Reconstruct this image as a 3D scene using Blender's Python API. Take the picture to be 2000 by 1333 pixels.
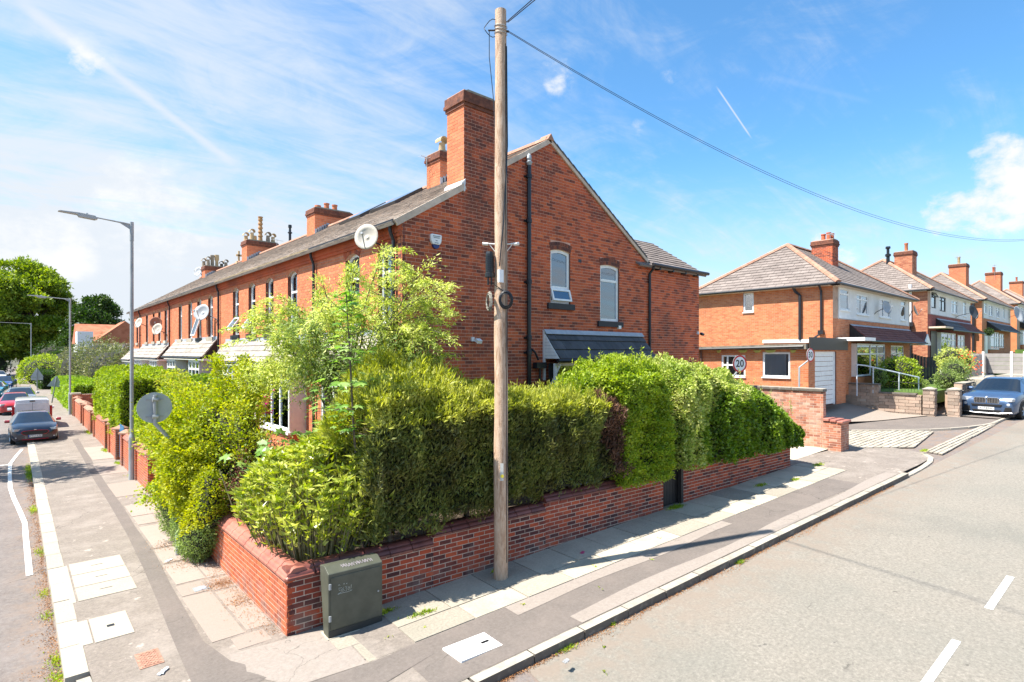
import bpy, math, random
import numpy as np
from mathutils import Matrix, Vector
R = math.radians
random.seed(7); rng = np.random.default_rng(11)
for o in list(bpy.data.objects): bpy.data.objects.remove(o)
S = bpy.context.scene
COL = S.collection
# ------------------------------------------------------------------ camera
CAMZ = 4.05
CY = math.atan2(.66326, .74829)                   # heading of the view, clockwise from +Y
cd = bpy.data.cameras.new('camera'); cam = bpy.data.objects.new('camera', cd); COL.objects.link(cam)
cam.location = (0, 0, CAMZ); cam.rotation_euler = (R(90), 0, -CY)
cd.sensor_width = 36; cd.lens = 1100/2000*36; cd.shift_y = .01125; cd.clip_end = 9000; cd.clip_start = .05
S.camera = cam
FW = Vector((math.sin(CY), math.cos(CY), 0)); RT = Vector((math.cos(CY), -math.sin(CY), 0))
def pdir(px, py):                                  # a direction in the world
    v = FW + RT*((px-1000)/1100) + Vector((0, 0, 1))*((689-py)/1100)
    return v.normalized()
# ------------------------------------------------------------------ light
SUNV = Vector((-5.42, 2.25, 9.64)).normalized()
S.view_settings.view_transform = 'Standard'; S.view_settings.look = 'None'
S.view_settings.exposure = 1.18; S.view_settings.gamma = 1; S.view_settings.use_curve_mapping = False
sd = bpy.data.lights.new('sun', 'SUN'); sd.energy = 5.0; sd.angle = R(.53); sd.color = (1, .945, .85)
sun = bpy.data.objects.new('sun', sd); COL.objects.link(sun)
sun.rotation_euler = SUNV.to_track_quat('Z', 'Y').to_euler(); sun.location = (0, 0, 40)
W = bpy.data.worlds.new('World'); S.world = W; W.use_nodes = True
def build_world():
    nt = W.node_tree; N = nt.nodes; L = nt.links; N.clear()
    def nd(t, **k):
        n = N.new(t)
        for a, b in k.items(): setattr(n, a, b)
        return n
    def val(x, sock):
        if isinstance(x, (int, float)): sock.default_value = x
        elif isinstance(x, (tuple, Vector)): sock.default_value = tuple(x)[:3]
        else: L.new(x, sock)
    def m(op, a, b=0., c=None, clamp=False):
        n = nd('ShaderNodeMath', operation=op, use_clamp=clamp); val(a, n.inputs[0]); val(b, n.inputs[1])
        if c is not None: val(c, n.inputs[2])
        return n.outputs[0]
    def dot(a, b):
        n = nd('ShaderNodeVectorMath', operation='DOT_PRODUCT'); val(a, n.inputs[0]); val(b, n.inputs[1]); return n.outputs['Value']
    def sm(x, a, b):
        n = nd('ShaderNodeMapRange', interpolation_type='SMOOTHSTEP'); val(x, n.inputs[0])
        n.inputs[1].default_value = a; n.inputs[2].default_value = b; return n.outputs[0]
    tc = nd('ShaderNodeTexCoord'); D = tc.outputs['Generated']
    sky = nd('ShaderNodeTexSky', sky_type='NISHITA', sun_disc=False)
    sky.sun_elevation = math.asin(SUNV.z); sky.sun_rotation = math.atan2(SUNV.x, SUNV.y)
    sky.air_density = 1.0; sky.dust_density = .6; sky.ozone_density = 1.6
    sep = nd('ShaderNodeSeparateXYZ'); L.new(D, sep.inputs[0])
    z = sep.outputs[2]
    zz = m('ADD', m('MAXIMUM', z, 0.), .16)
    cmb = nd('ShaderNodeCombineXYZ'); L.new(m('DIVIDE', sep.outputs[0], zz), cmb.inputs[0]); L.new(m('DIVIDE', sep.outputs[1], zz), cmb.inputs[1])
    def noise(vec, sc, rot=0, st=(1, 1, 1), det=8, rough=.6, dist=0., off=(0, 0, 0)):
        mp = nd('ShaderNodeMapping'); L.new(vec, mp.inputs[0]); mp.inputs['Rotation'].default_value = (0, 0, rot)
        mp.inputs['Scale'].default_value = st; mp.inputs['Location'].default_value = off
        n = nd('ShaderNodeTexNoise'); L.new(mp.outputs[0], n.inputs[0]); n.inputs['Scale'].default_value = sc
        n.inputs['Detail'].default_value = det; n.inputs['Roughness'].default_value = rough; n.inputs['Distortion'].default_value = dist
        return n.outputs[0]
    a1 = noise(cmb.outputs[0], 1.0, R(16), (.7, 1.35, 1), 9, .64, .9)          # cirrus sheets
    a2 = noise(cmb.outputs[0], 2.3, R(10), (.4, 2.4, 1), 9, .66, 1.2, (3, 1, 0))
    big = noise(D, 1.3, 0, (1, 1, 1), 3, .5, 0, (2.2, 0, 1))
    # broad veil: thick towards the left of the view, clear towards the right
    veil = sm(dot(D, pdir(330, 640)), .80, 1.0)
    lowveil = m('MULTIPLY', m('SUBTRACT', 1., sm(z, -.05, .33)), .90)
    clear = sm(dot(D, pdir(1900, 120)), .72, 1.0)
    a3 = noise(D, 5.0, 0, (1, 1, 2.6), 9, .66, 1.1, (5, 2, 1)); s = m('ADD', m('ADD', m('MULTIPLY', a1, .42), m('MULTIPLY', a2, .26)), m('MULTIPLY', a3, .32))
    s = m('ADD', s, m('MULTIPLY', m('SUBTRACT', big, .5), .25))
    s = m('ADD', s, m('MULTIPLY', veil, .07)); s = m('SUBTRACT', s, m('MULTIPLY', clear, .07))
    cir = m("MULTIPLY", sm(s, .40, .66), .66)
    cir = m('ADD', cir, lowveil)
    cir = m("ADD", cir, m("MULTIPLY", veil, .26), clamp=True)
    # cumulus puffs
    n3 = noise(D, 9, 0, (1, 1, 1.5), 6, .6, .3); n4 = noise(D, 27, 0, (1, 1, 1.4), 8, .62, .2, (1, 2, 3))
    nc = m('ADD', m('MULTIPLY', n3, .45), m('MULTIPLY', n4, .55))
    puffs = [((2010, 345), .9970, 1., .72), ((1955, 310), .9988, 1., .72), ((1965, 395), .9978, 1., .72), ((1850, 415), .9988, 1., .6), ((1085, 150), .9986, 1., .36), ((1312, 148), .9997, 1., .33), ((1910, 420), .9988, 1., .5),
             ((1248, 252), .9997, 1., .28), ((1625, 485), .9985, 1., .55), ((300, 410), .992, 1., .42), ((40, 500), .9965, 1., .55), ((115, 490), .998, 1., .6), ((175, 105), .9991, 1., .6), ((120, 75), .9995, 1., .4)]
    cum = None
    for (p, lo, hi, k) in puffs:
        b = m('MULTIPLY', sm(dot(D, pdir(*p)), lo, hi), k)
        b = m('MULTIPLY', sm(m('ADD', b, m('MULTIPLY', m('SUBTRACT', nc, .5), 2.2)), .16, .80), m('MINIMUM', m('MULTIPLY', b, 3.0), 1.))
        cum = b if cum is None else m('MAXIMUM', cum, b)
    # vapour trails
    tr = None
    for (p, q, wd, k, dif) in [((20, -10), (470, 330), .011, .75, .5), ((470, 330), (330, 200), .02, .25, .5), ((430, 470), (250, 590), .006, .25, .4), ((1405, 178), (1462, 262), .0019, .75, .1), ((120, 540), (640, 640), .006, .35, .4), ((1500, 150), (1700, 200), .006, .07, .4)]:
        A, B = pdir(*p), pdir(*q); nn = A.cross(B).normalized(); mid = (A+B).normalized(); half = A.dot(mid)
        w = m('ADD', m('ABSOLUTE', dot(D, nn)), m('MULTIPLY', m('SUBTRACT', n3, .5), wd*dif*2))
        b = m('MULTIPLY', m('SUBTRACT', 1., sm(w, 0., wd)), sm(dot(D, mid), half-.004*(1-half)-.0005, half+(1-half)*.35))
        b = m('MULTIPLY', b, k); tr = b if tr is None else m('MAXIMUM', tr, b)
    tot = m('MAXIMUM', cir, cum); tot = m('ADD', tot, m('MULTIPLY', tr, m('SUBTRACT', 1., tot)))
    tot = m('MULTIPLY', tot, sm(z, -.02, .02))
    mix = nd('ShaderNodeMix', data_type='RGBA'); L.new(tot, mix.inputs[0])
    hs = nd('ShaderNodeHueSaturation'); L.new(sky.outputs[0], hs.inputs['Color']); hs.inputs['Saturation'].default_value = 1.0; hs.inputs['Value'].default_value = 1.0
    ml = nd('ShaderNodeMix', data_type='RGBA', blend_type='MULTIPLY'); ml.inputs[0].default_value = 1; L.new(hs.outputs[0], ml.inputs[6]); ml.inputs[7].default_value = (.50, .84, 1.0, 1)
    cc = nd('ShaderNodeMix', data_type='RGBA'); L.new(cum, cc.inputs[0]); cc.inputs[6].default_value = (3.05, 3.3, 3.6, 1); cc.inputs[7].default_value = (3.7, 3.75, 3.8, 1)
    L.new(ml.outputs[2], mix.inputs[6]); L.new(cc.outputs[2], mix.inputs[7])
    bg = nd('ShaderNodeBackground'); L.new(mix.outputs[2], bg.inputs[0]); bg.inputs[1].default_value = .120
    out = nd('ShaderNodeOutputWorld'); L.new(bg.outputs[0], out.inputs[0])
build_world()
# ------------------------------------------------------------------ the lie of the land
C0 = np.array([2.922, 8.117]); TH = R(-3.395)
SD = np.array([math.cos(TH), math.sin(TH)]); SN = np.array([-SD[1], SD[0]])
def gz(x, y):
    s = (x-C0[0])*SD[0]+(y-C0[1])*SD[1]
    if s < -1: return 0.
    if s < 1: return .038*(s+1)**2/4
    return .038*min(s, 150)
def P(s, t, up=0.):                                # side-road frame -> world
    x, y = C0+SD*s+SN*t
    return Vector((x, y, gz(x, y)+up))
# ------------------------------------------------------------------ objects
MW = {}
def thing(name, label, cat, loc=(0, 0, 0), rz=0., group=None):
    o = bpy.data.objects.new(name, None); COL.objects.link(o); o.empty_display_size = .2
    o.location = loc; o.rotation_euler = (0, 0, rz); o['label'] = label; o['category'] = cat
    if group: o['group'] = group
    MW[o.name] = Matrix.Translation(Vector(loc)) @ Matrix.Rotation(rz, 4, 'Z')
    return o
def tag(o, label=None, cat=None, group=None, kind=None):
    for k, v in (('label', label), ('category', cat), ('group', group), ('kind', kind)):
        if v: o[k] = v
    return o
def mwof(o):
    M = Matrix.Identity(4)
    while o is not None:
        if o.name in MW: return MW[o.name] @ M
        M = o.matrix_basis @ M; o = o.parent
    return M
def place(name, me, parent=None, M=None, world=True):
    o = bpy.data.objects.new(name, me); COL.objects.link(o)
    if parent is not None:
        o.parent = parent
        if M is not None: o.matrix_basis = (mwof(parent).inverted() @ M) if world else M
    elif M is not None: o.matrix_basis = M
    return o
class MB:
    def __init__(s, M=None): s.v = []; s.f = []; s.m = []; s.M = M; s.mi = 0
    def _a(s, pts):
        b = len(s.v)
        if s.M is not None: pts = [s.M @ Vector(p) for p in pts]
        s.v += [tuple(p) for p in pts]; return b
    def face(s, pts):
        b = s._a(pts); s.f.append(tuple(range(b, b+len(pts)))); s.m.append(s.mi); return s
    def box(s, x0, x1, y0, y1, z0, z1):
        b = s._a([(x0, y0, z0), (x1, y0, z0), (x1, y1, z0), (x0, y1, z0), (x0, y0, z1), (x1, y0, z1), (x1, y1, z1), (x0, y1, z1)])
        for q in ((0, 3, 2, 1), (4, 5, 6, 7), (0, 1, 5, 4), (1, 2, 6, 5), (2, 3, 7, 6), (3, 0, 4, 7)):
            s.f.append(tuple(b+i for i in q)); s.m.append(s.mi)
        return s
    def prism(s, poly, O, U, V, N, t0, t1):        # polygon in the U,V plane swept along N
        O, U, V, N = map(Vector, (O, U, V, N)); n = len(poly)
        b = s._a([O+U*p[0]+V*p[1]+N*t0 for p in poly]+[O+U*p[0]+V*p[1]+N*t1 for p in poly])
        fl = U.cross(V).dot(N) > 0
        def ad(q): s.f.append(tuple(q) if fl else tuple(reversed(q))); s.m.append(s.mi)
        ad(range(b+n, b+2*n)); ad([b+i for i in reversed(range(n))])
        for i in range(n):
            j = (i+1) % n; ad((b+i, b+j, b+n+j, b+n+i))
        return s
    def tube(s, path, r, n=8, caps=True):
        path = [Vector(p) for p in path]; k = len(path); rr = r if isinstance(r, (list, tuple)) else [r]*k
        b = len(s.v); pts = []; up = None
        for i in range(k):
            d = (path[min(i+1, k-1)]-path[max(i-1, 0)]).normalized()
            if up is None: up = Vector((0, 0, 1)) if abs(d.z) < .9 else Vector((1, 0, 0))
            a = d.cross(up); a = a.normalized() if a.length > 1e-5 else d.orthogonal().normalized()
            c = a.cross(d).normalized(); up = c
            for j in range(n):
                t = 2*math.pi*j/n; pts.append(path[i]+(a*math.cos(t)+c*math.sin(t))*rr[i])
        s._a(pts)
        for i in range(k-1):
            for j in range(n):
                q = (j+1) % n
                s.f.append((b+i*n+j, b+(i+1)*n+j, b+(i+1)*n+q, b+i*n+q)); s.m.append(s.mi)
        if caps:
            s.f.append(tuple(b+j for j in range(n))); s.m.append(s.mi)
            s.f.append(tuple(b+(k-1)*n+j for j in reversed(range(n)))); s.m.append(s.mi)
        return s
    def lathe(s, prof, c=(0, 0, 0), n=16, axis='Z'):
        c = Vector(c); b = len(s.v); pts = []
        for r, h in prof:
            for j in range(n):
                t = 2*math.pi*j/n; x, y = r*math.cos(t), r*math.sin(t)
                pts.append(c+(Vector((x, y, h)) if axis == 'Z' else Vector((h, x, y)) if axis == 'X' else Vector((y, h, x))))
        s._a(pts)
        for i in range(len(prof)-1):
            for j in range(n):
                q = (j+1) % n; s.f.append((b+i*n+j, b+i*n+q, b+(i+1)*n+q, b+(i+1)*n+j)); s.m.append(s.mi)
        s.f.append(tuple(b+j for j in reversed(range(n)))); s.m.append(s.mi)
        s.f.append(tuple(b+(len(prof)-1)*n+j for j in range(n))); s.m.append(s.mi)
        return s
    def build(s, name, mat, parent=None, world=True, smooth=False, bevel=0):
        v = s.v
        if parent is not None and world:
            I = mwof(parent).inverted(); v = [tuple(I @ Vector(p)) for p in v]
        me = bpy.data.meshes.new(name); me.from_pydata(v, [], s.f); me.update()
        for mt in (mat if isinstance(mat, (list, tuple)) else [mat]): me.materials.append(mt)
        if isinstance(mat, (list, tuple)): me.polygons.foreach_set('material_index', s.m)
        if smooth:
            me.polygons.foreach_set('use_smooth', [True]*len(me.polygons))
            me.set_sharp_from_angle(angle=R(38))
        o = bpy.data.objects.new(name, me); COL.objects.link(o)
        if parent is not None: o.parent = parent
        if bevel:
            bm_ = o.modifiers.new('bevel', 'BEVEL'); bm_.width = bevel; bm_.segments = 2; bm_.limit_method = 'ANGLE'
        return o
def npmesh(name, V, k, mat, parent=None, smooth=False):   # V: (n*k,3), one k-gon per k vertices
    if parent is not None:
        I = np.array(mwof(parent).inverted()); V = V @ I[:3, :3].T + I[:3, 3]
    n = len(V); me = bpy.data.meshes.new(name)
    me.vertices.add(n); me.vertices.foreach_set('co', np.ascontiguousarray(V, dtype=np.float32).ravel())
    me.loops.add(n); me.loops.foreach_set('vertex_index', np.arange(n, dtype=np.int32))
    me.polygons.add(n//k); me.polygons.foreach_set('loop_start', np.arange(0, n, k, dtype=np.int32))
    me.materials.append(mat); me.update(calc_edges=True)
    o = bpy.data.objects.new(name, me); COL.objects.link(o)
    if parent is not None: o.parent = parent
    return o
# ------------------------------------------------------------------ materials
def nodes(name):
    m = bpy.data.materials.new(name); m.use_nodes = True; nt = m.node_tree
    return m, nt, nt.nodes['Principled BSDF']
def ramp(nt, cols, pos=None):
    r = nt.nodes.new('ShaderNodeValToRGB'); e = r.color_ramp.elements; n = len(cols)
    while len(e) < n: e.new(.5)
    for i, c in enumerate(cols):
        e[i].position = pos[i] if pos else i/max(1, n-1); e[i].color = (*c, 1)
    return r
def pmat(name, cols, scale=3., rough=.85, bump=.0, bscale=60., src=None, rand=.0, dirt=None, dscale=.35, damt=.35, pos=None, metal=0., spec=None, stretch=None, detail=6, coat=0, trans=0, nrough=.6, distort=0.):
    m, nt, b = nodes(name); N, L = nt.nodes, nt.links
    g = N.new('ShaderNodeNewGeometry')
    def noise(sc, det=detail, st=None, ro=.6):
        n = N.new('ShaderNodeTexNoise'); n.inputs['Scale'].default_value = sc; n.inputs['Detail'].default_value = det; n.inputs['Roughness'].default_value = ro
        n.inputs['Distortion'].default_value = distort
        if st:
            mp = N.new('ShaderNodeMapping'); mp.inputs['Scale'].default_value = st; L.new(g.outputs['Position'], mp.inputs[0]); L.new(mp.outputs[0], n.inputs[0])
        else: L.new(g.outputs['Position'], n.inputs[0])
        return n.outputs[0]
    def math_(op, a, c):
        x = N.new('ShaderNodeMath'); x.operation = op
        for i, q in enumerate((a, c)):
            if isinstance(q, (int, float)): x.inputs[i].default_value = q
            else: L.new(q, x.inputs[i])
        return x.outputs[0]
    mr = N.new('ShaderNodeMapRange'); L.new(noise(scale, st=stretch, ro=nrough), mr.inputs[0]); mr.inputs[1].default_value = .28; mr.inputs[2].default_value = .72
    v = mr.outputs[0]
    if src:
        rnd = g.outputs['Random Per Island'] if src == 'isl' else N.new('ShaderNodeObjectInfo').outputs['Random']
        v = math_('ADD', math_('MULTIPLY', v, 1-rand), math_('MULTIPLY', rnd, rand))
    r = ramp(nt, cols, pos); L.new(v, r.inputs[0]); c = r.outputs[0]
    if dirt:
        mx = N.new('ShaderNodeMix'); mx.data_type = 'RGBA'
        mr2 = N.new('ShaderNodeMapRange'); L.new(noise(dscale, 8), mr2.inputs[0]); mr2.inputs[1].default_value = .45; mr2.inputs[2].default_value = .75; mr2.inputs[4].default_value = damt
        L.new(mr2.outputs[0], mx.inputs[0]); L.new(c, mx.inputs[6]); mx.inputs[7].default_value = (*dirt, 1); c = mx.outputs[2]
    L.new(c, b.inputs['Base Color']); b.inputs['Roughness'].default_value = rough; b.inputs['Metallic'].default_value = metal
    if spec is not None: b.inputs['Specular IOR Level'].default_value = spec
    if coat: b.inputs['Coat Weight'].default_value = coat; b.inputs['Coat Roughness'].default_value = .03
    if bump:
        bp = N.new('ShaderNodeBump'); bp.inputs['Strength'].default_value = bump; bp.inputs['Distance'].default_value = .01
        L.new(noise(bscale, 4), bp.inputs['Height']); L.new(bp.outputs[0], b.inputs['Normal'])
    if trans:
        t = N.new('ShaderNodeBsdfTranslucent'); mxs = N.new('ShaderNodeMixShader'); mxs.inputs[0].default_value = trans
        hs = N.new('ShaderNodeHueSaturation'); hs.inputs['Value'].default_value = 1.7; hs.inputs['Saturation'].default_value = 1.15; L.new(c, hs.inputs['Color'])
        L.new(hs.outputs[0], t.inputs[0]); L.new(b.outputs[0], mxs.inputs[1]); L.new(t.outputs[0], mxs.inputs[2])
        L.new(mxs.outputs[0], N['Material Output'].inputs[0])
    return m
def both(name, cols, **k):                         # the same surface for single pieces and for joined ones
    return pmat(name, cols, src='obj', **k), pmat(name+'_joined', cols, src='isl', **k)
def flat(name, c, rough=.5, metal=0., coat=0, spec=None):
    return pmat(name, [tuple(x*.9 for x in c), tuple(min(1, x*1.08) for x in c)], scale=6, rough=rough, metal=metal, coat=coat, spec=spec)
def glass_mat(name, tint=(.88, .93, .96), refl=.19, dens=.05):
    m, nt, b = nodes(name); N, L = nt.nodes, nt.links
    b.inputs['Base Color'].default_value = (.012, .018, .022, 1); b.inputs['Roughness'].default_value = .03
    t = N.new('ShaderNodeBsdfTransparent'); t.inputs[0].default_value = (*tint, 1)
    g = N.new('ShaderNodeBsdfGlossy'); g.inputs['Roughness'].default_value = .015
    g.inputs[0].default_value = (.85, .92, 1, 1)
    lw = N.new('ShaderNodeFresnel'); lw.inputs[0].default_value = 1.6
    ad = N.new('ShaderNodeMath'); ad.operation = 'ADD'; L.new(lw.outputs[0], ad.inputs[0]); ad.inputs[1].default_value = refl; ad.use_clamp = True
    m1 = N.new('ShaderNodeMixShader'); m1.inputs[0].default_value = dens; L.new(t.outputs[0], m1.inputs[1]); L.new(b.outputs[0], m1.inputs[2])
    m2 = N.new('ShaderNodeMixShader'); L.new(ad.outputs[0], m2.inputs[0]); L.new(m1.outputs[0], m2.inputs[1]); L.new(g.outputs[0], m2.inputs[2])
    L.new(m2.outputs[0], N['Material Output'].inputs[0]); return m
RED = [(.10, .022, .018), (.23, .048, .022), (.36, .072, .028), (.43, .10, .035), (.50, .125, .045)]
B_GABLE = both('gable_brick', [(.10, .032, .024), (.30, .066, .030), (.54, .106, .038), (.61, .128, .042), (.68, .165, .052)], pos=[0, .24, .46, .74, 1], scale=5, rand=.72, bump=.5, dirt=(.035, .018, .016), dscale=.7, damt=.5)
B_FRONT = both('facing_brick', [(0.500, 0.131, 0.051), (0.600, 0.171, 0.069), (0.670, 0.211, 0.088), (0.700, 0.252, 0.119)], scale=4, rand=.6, bump=.3, dirt=(.22, .06, .035), dscale=.5, damt=.35)
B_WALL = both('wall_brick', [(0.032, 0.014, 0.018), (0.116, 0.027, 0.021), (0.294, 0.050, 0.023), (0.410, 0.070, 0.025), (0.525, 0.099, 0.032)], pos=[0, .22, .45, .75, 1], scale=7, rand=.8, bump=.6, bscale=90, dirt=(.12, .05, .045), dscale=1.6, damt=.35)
B_LWALL = both('sunny_wall_brick', [(.08, .03, .03), (.40, .085, .03), (.50, .115, .038), (.56, .15, .055)], pos=[0, .1, .5, 1], scale=7, rand=.8, bump=.5, bscale=90, dirt=(.22, .09, .06), dscale=1.8, damt=.4)  # brighter copy of wall_brick, sunlight painted into the colour
B_SEMI = both('orange_brick', [(0.417, 0.122, 0.048), (0.533, 0.174, 0.068), (0.611, 0.226, 0.093), (0.660, 0.270, 0.123)], scale=2.5, rand=.6, bump=.3, dirt=(.33, .11, .05), dscale=.8, damt=.4)
B_BUFF = both('buff_brick', [(.30, .08, .04), (.45, .16, .08), (.55, .25, .13)], scale=2.5, rand=.75, bump=.3)
ARCHM = pmat('dark_arch_brick', [(.06, .03, .028), (.16, .055, .038), (.30, .085, .04)], scale=7, rand=.7, src='isl', bump=.4)
RVL = pmat('shaded_reveal_brick', [(.10, .035, .025), (.22, .07, .04)], scale=12, bump=.4)  # brick colour darkened to paint the shade inside window reveals
MORTAR = pmat('mortar', [(.42, .27, .19), (.54, .38, .28)], scale=5, bump=.3)
MORTAR_W = pmat('wall_mortar', [(.48, .36, .28), (.62, .50, .41)], scale=5, bump=.3)
MORTAR_D = pmat('gable_mortar', [(.56, .30, .21), (.68, .40, .30)], scale=3, bump=.3)
SLATE = both('roof_slate', [(.20, .165, .14), (.38, .31, .26), (.52, .43, .36), (.60, .50, .41)], scale=2.2, rand=.6, bump=.5, bscale=40, rough=.8, dirt=(.42, .38, .30), dscale=1.8, damt=.35)
TILE_C = both('canopy_slate', [(.22, .19, .165), (.34, .30, .26), (.43, .385, .33)], scale=2.2, rand=.6, bump=.4, bscale=40, rough=.8)
TILE_P = both('concrete_tile', [(0.146, 0.118, 0.103), (0.215, 0.176, 0.155), (0.275, 0.228, 0.202)], scale=1.3, rand=.55, bump=.4, bscale=40, dirt=(.13, .10, .09), dscale=.9, damt=.5)
TILE_K = both('charcoal_tile', [(.035, .037, .042), (.065, .068, .075), (.10, .10, .11)], scale=4, rand=.5, bump=.35, bscale=60, rough=.7)
TILE_R = both('plum_tile', [(.10, .03, .028), (.17, .055, .045), (.22, .08, .06)], scale=3, rand=.5, bump=.3)
TERRA = both('terracotta', [(.28, .13, .085), (.38, .20, .135), (.44, .26, .185)], scale=5, rand=.5, bump=.3, dirt=(.25, .16, .10), dscale=2, damt=.4)
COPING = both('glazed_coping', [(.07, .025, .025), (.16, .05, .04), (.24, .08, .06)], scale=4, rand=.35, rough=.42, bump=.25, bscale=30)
COPING_S = both('sunny_coping', [(.26, .08, .06), (.38, .14, .10), (.45, .19, .14)], scale=4, rand=.35, rough=.5, bump=.25, bscale=30)  # lit version of the glazed coping; the sun is in its colour
WHITE = flat('white_upvc', (.84, .84, .83), rough=.35)
RENDER = pmat('white_render', [(.76, .75, .72), (.85, .85, .83)], scale=2, bump=.3, bscale=50, dirt=(.52, .50, .44), dscale=1.5, damt=.25)
CREAM = pmat('cream_board', [(.56, .43, .33), (.74, .60, .48)], scale=6, bump=.3, dirt=(.2, .17, .13), dscale=2, damt=.5)
BLACK = flat('black_paint', (.012, .013, .016), rough=.35)
PIPE = flat('black_plastic', (.02, .021, .026), rough=.4)
SILLD = flat('dark_sill', (.022, .024, .03), rough=.6)
LEAD = pmat('lead', [(.30, .33, .38), (.45, .48, .52)], scale=5, rough=.55)
GLASS = glass_mat('window_glass')
GUT2 = pmat('mossy_gutter', [(.18, .13, .07), (.34, .27, .16)], scale=5)
GLASS_CAR = glass_mat('car_glass', (.22, .3, .33), .06, .55)
DARKROOM = flat('dark_interior', (.03, .03, .032), rough=.9)
CURTAIN = pmat('net_curtain', [(.68, .69, .69), (.83, .83, .81)], scale=14, stretch=(5, 5, .2), rough=.9)
STEEL = pmat('galvanised_steel', [(.30, .33, .35), (.42, .45, .47)], scale=8, rough=.5, metal=.35)
STONE = both('garden_stone', [(.18, .13, .10), (.34, .26, .20), (.46, .33, .25), (.50, .42, .34)], scale=3, rand=.6, bump=.8, bscale=25, dirt=(.12, .10, .09), dscale=1.5, damt=.4)
TIMBER_D = pmat('dark_timber', [(.012, .010, .010), (.035, .03, .028)], scale=3, stretch=(8, 8, 1), rough=.6)
SOIL = pmat('soil', [(.04, .028, .018), (.10, .07, .045)], scale=8, bump=.8, bscale=12)
GRASSM = pmat('lawn', [(.05, .10, .015), (.12, .20, .03)], scale=2, bump=.8, bscale=30)
def grey(n, c, **k): return flat(n, c, **k)
def overlay(m, mask, col, k=1.):
    """stain, crack or painted shade laid over a surface's own colour; mask(nt, pos, M) gives where"""
    nt = m.node_tree; N, L = nt.nodes, nt.links; b = nt.nodes['Principled BSDF']; src = b.inputs['Base Color'].links[0].from_socket
    g = N.new('ShaderNodeNewGeometry'); pos = g.outputs['Position']
    def M(op, a, c=0., cl=False):
        x = N.new('ShaderNodeMath'); x.operation = op; x.use_clamp = cl
        for i, q in enumerate((a, c)):
            if isinstance(q, (int, float)): x.inputs[i].default_value = q
            else: L.new(q, x.inputs[i])
        return x.outputs[0]
    mk = mask(nt, pos, M); mx = N.new('ShaderNodeMix'); mx.data_type = 'RGBA'; L.new(M('MULTIPLY', mk, k, True), mx.inputs[0]); L.new(src, mx.inputs[6]); mx.inputs[7].default_value = (*col, 1); L.new(mx.outputs[2], b.inputs['Base Color'])
def n_noise(nt, pos, sc, det=6, ro=.6):
    n = nt.nodes.new('ShaderNodeTexNoise'); n.inputs['Scale'].default_value = sc; n.inputs['Detail'].default_value = det; n.inputs['Roughness'].default_value = ro; nt.links.new(pos, n.inputs[0]); return n.outputs[0]
def n_map(nt, v, a, b, c=0., d=1.):
    n = nt.nodes.new('ShaderNodeMapRange'); n.interpolation_type = 'SMOOTHSTEP'; nt.links.new(v, n.inputs[0])
    for i, q in enumerate((a, b, c, d)): n.inputs[1+i].default_value = q
    return n.outputs[0]
def n_dot(nt, pos, v):
    n = nt.nodes.new('ShaderNodeVectorMath'); n.operation = 'DOT_PRODUCT'; nt.links.new(pos, n.inputs[0]); n.inputs[1].default_value = v; return n.outputs['Value']
def cracks(sc=.5, wd=.006, seed=0, cover=.5):
    def f(nt, pos, M):
        v = nt.nodes.new('ShaderNodeTexVoronoi'); v.feature = 'DISTANCE_TO_EDGE'; v.inputs['Scale'].default_value = sc
        ad = nt.nodes.new('ShaderNodeVectorMath'); ad.operation = 'ADD'; nn = nt.nodes.new('ShaderNodeTexNoise'); nn.inputs['Scale'].default_value = 1.8; nn.inputs['Detail'].default_value = 8; nt.links.new(pos, nn.inputs[0]); sc_ = nt.nodes.new('ShaderNodeVectorMath'); sc_.operation = 'SCALE'; nt.links.new(nn.outputs['Color'], sc_.inputs[0]); sc_.inputs[3].default_value = .8
        nt.links.new(pos, ad.inputs[0]); nt.links.new(sc_.outputs[0], ad.inputs[1]); nt.links.new(ad.outputs[0], v.inputs[0])
        return M('MULTIPLY', n_map(nt, v.outputs[0], 0., wd, 1., 0.), n_map(nt, n_noise(nt, pos, .45, 3), cover, cover+.08))
    return f
def soot(nt, pos, M):                               # the flue's stain on the gable
    x = n_dot(nt, pos, (1, 0, 0)); z = n_dot(nt, pos, (0, 0, 1)); n = n_noise(nt, pos, 2.2, 7, .7)
    a = M('MULTIPLY', n_map(nt, x, 7.7, 8.5), n_map(nt, x, 9.4, 10.6, 1., 0.)); a = M('MULTIPLY', a, n_map(nt, z, 3.6, 7.2, .35, 1.)); return M('MULTIPLY', a, n_map(nt, n, .38, .62))
for _m in B_GABLE: overlay(_m, soot, (.07, .032, .026), .72)
for _m in B_GABLE: overlay(_m, lambda nt, pos, M: M('MULTIPLY', n_map(nt, n_noise(nt, pos, .55, 5), .5, .7), n_map(nt, n_noise(nt, pos, 14, 4), .4, .6)), (.16, .055, .035), .6)
for _m in B_WALL+B_LWALL:
    overlay(_m, lambda nt, pos, M: M('MULTIPLY', n_map(nt, n_dot(nt, pos, (0, 0, 1)), .05, .55, 1., 0.), n_map(nt, n_noise(nt, pos, 3.5, 6), .42, .62)), (.19, .15, .13), .7)
    overlay(_m, lambda nt, pos, M: n_map(nt, n_noise(nt, pos, 1.7, 7, .7), .60, .74), (.42, .33, .29), .25)
overlay(MORTAR_W, lambda nt, pos, M: n_map(nt, n_noise(nt, pos, 2.2, 7, .7), .54, .68), (.14, .09, .075), .7)
overlay(MORTAR, lambda nt, pos, M: n_map(nt, n_noise(nt, pos, 1.9, 7, .7), .52, .68), (.16, .11, .09), .7)
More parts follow.
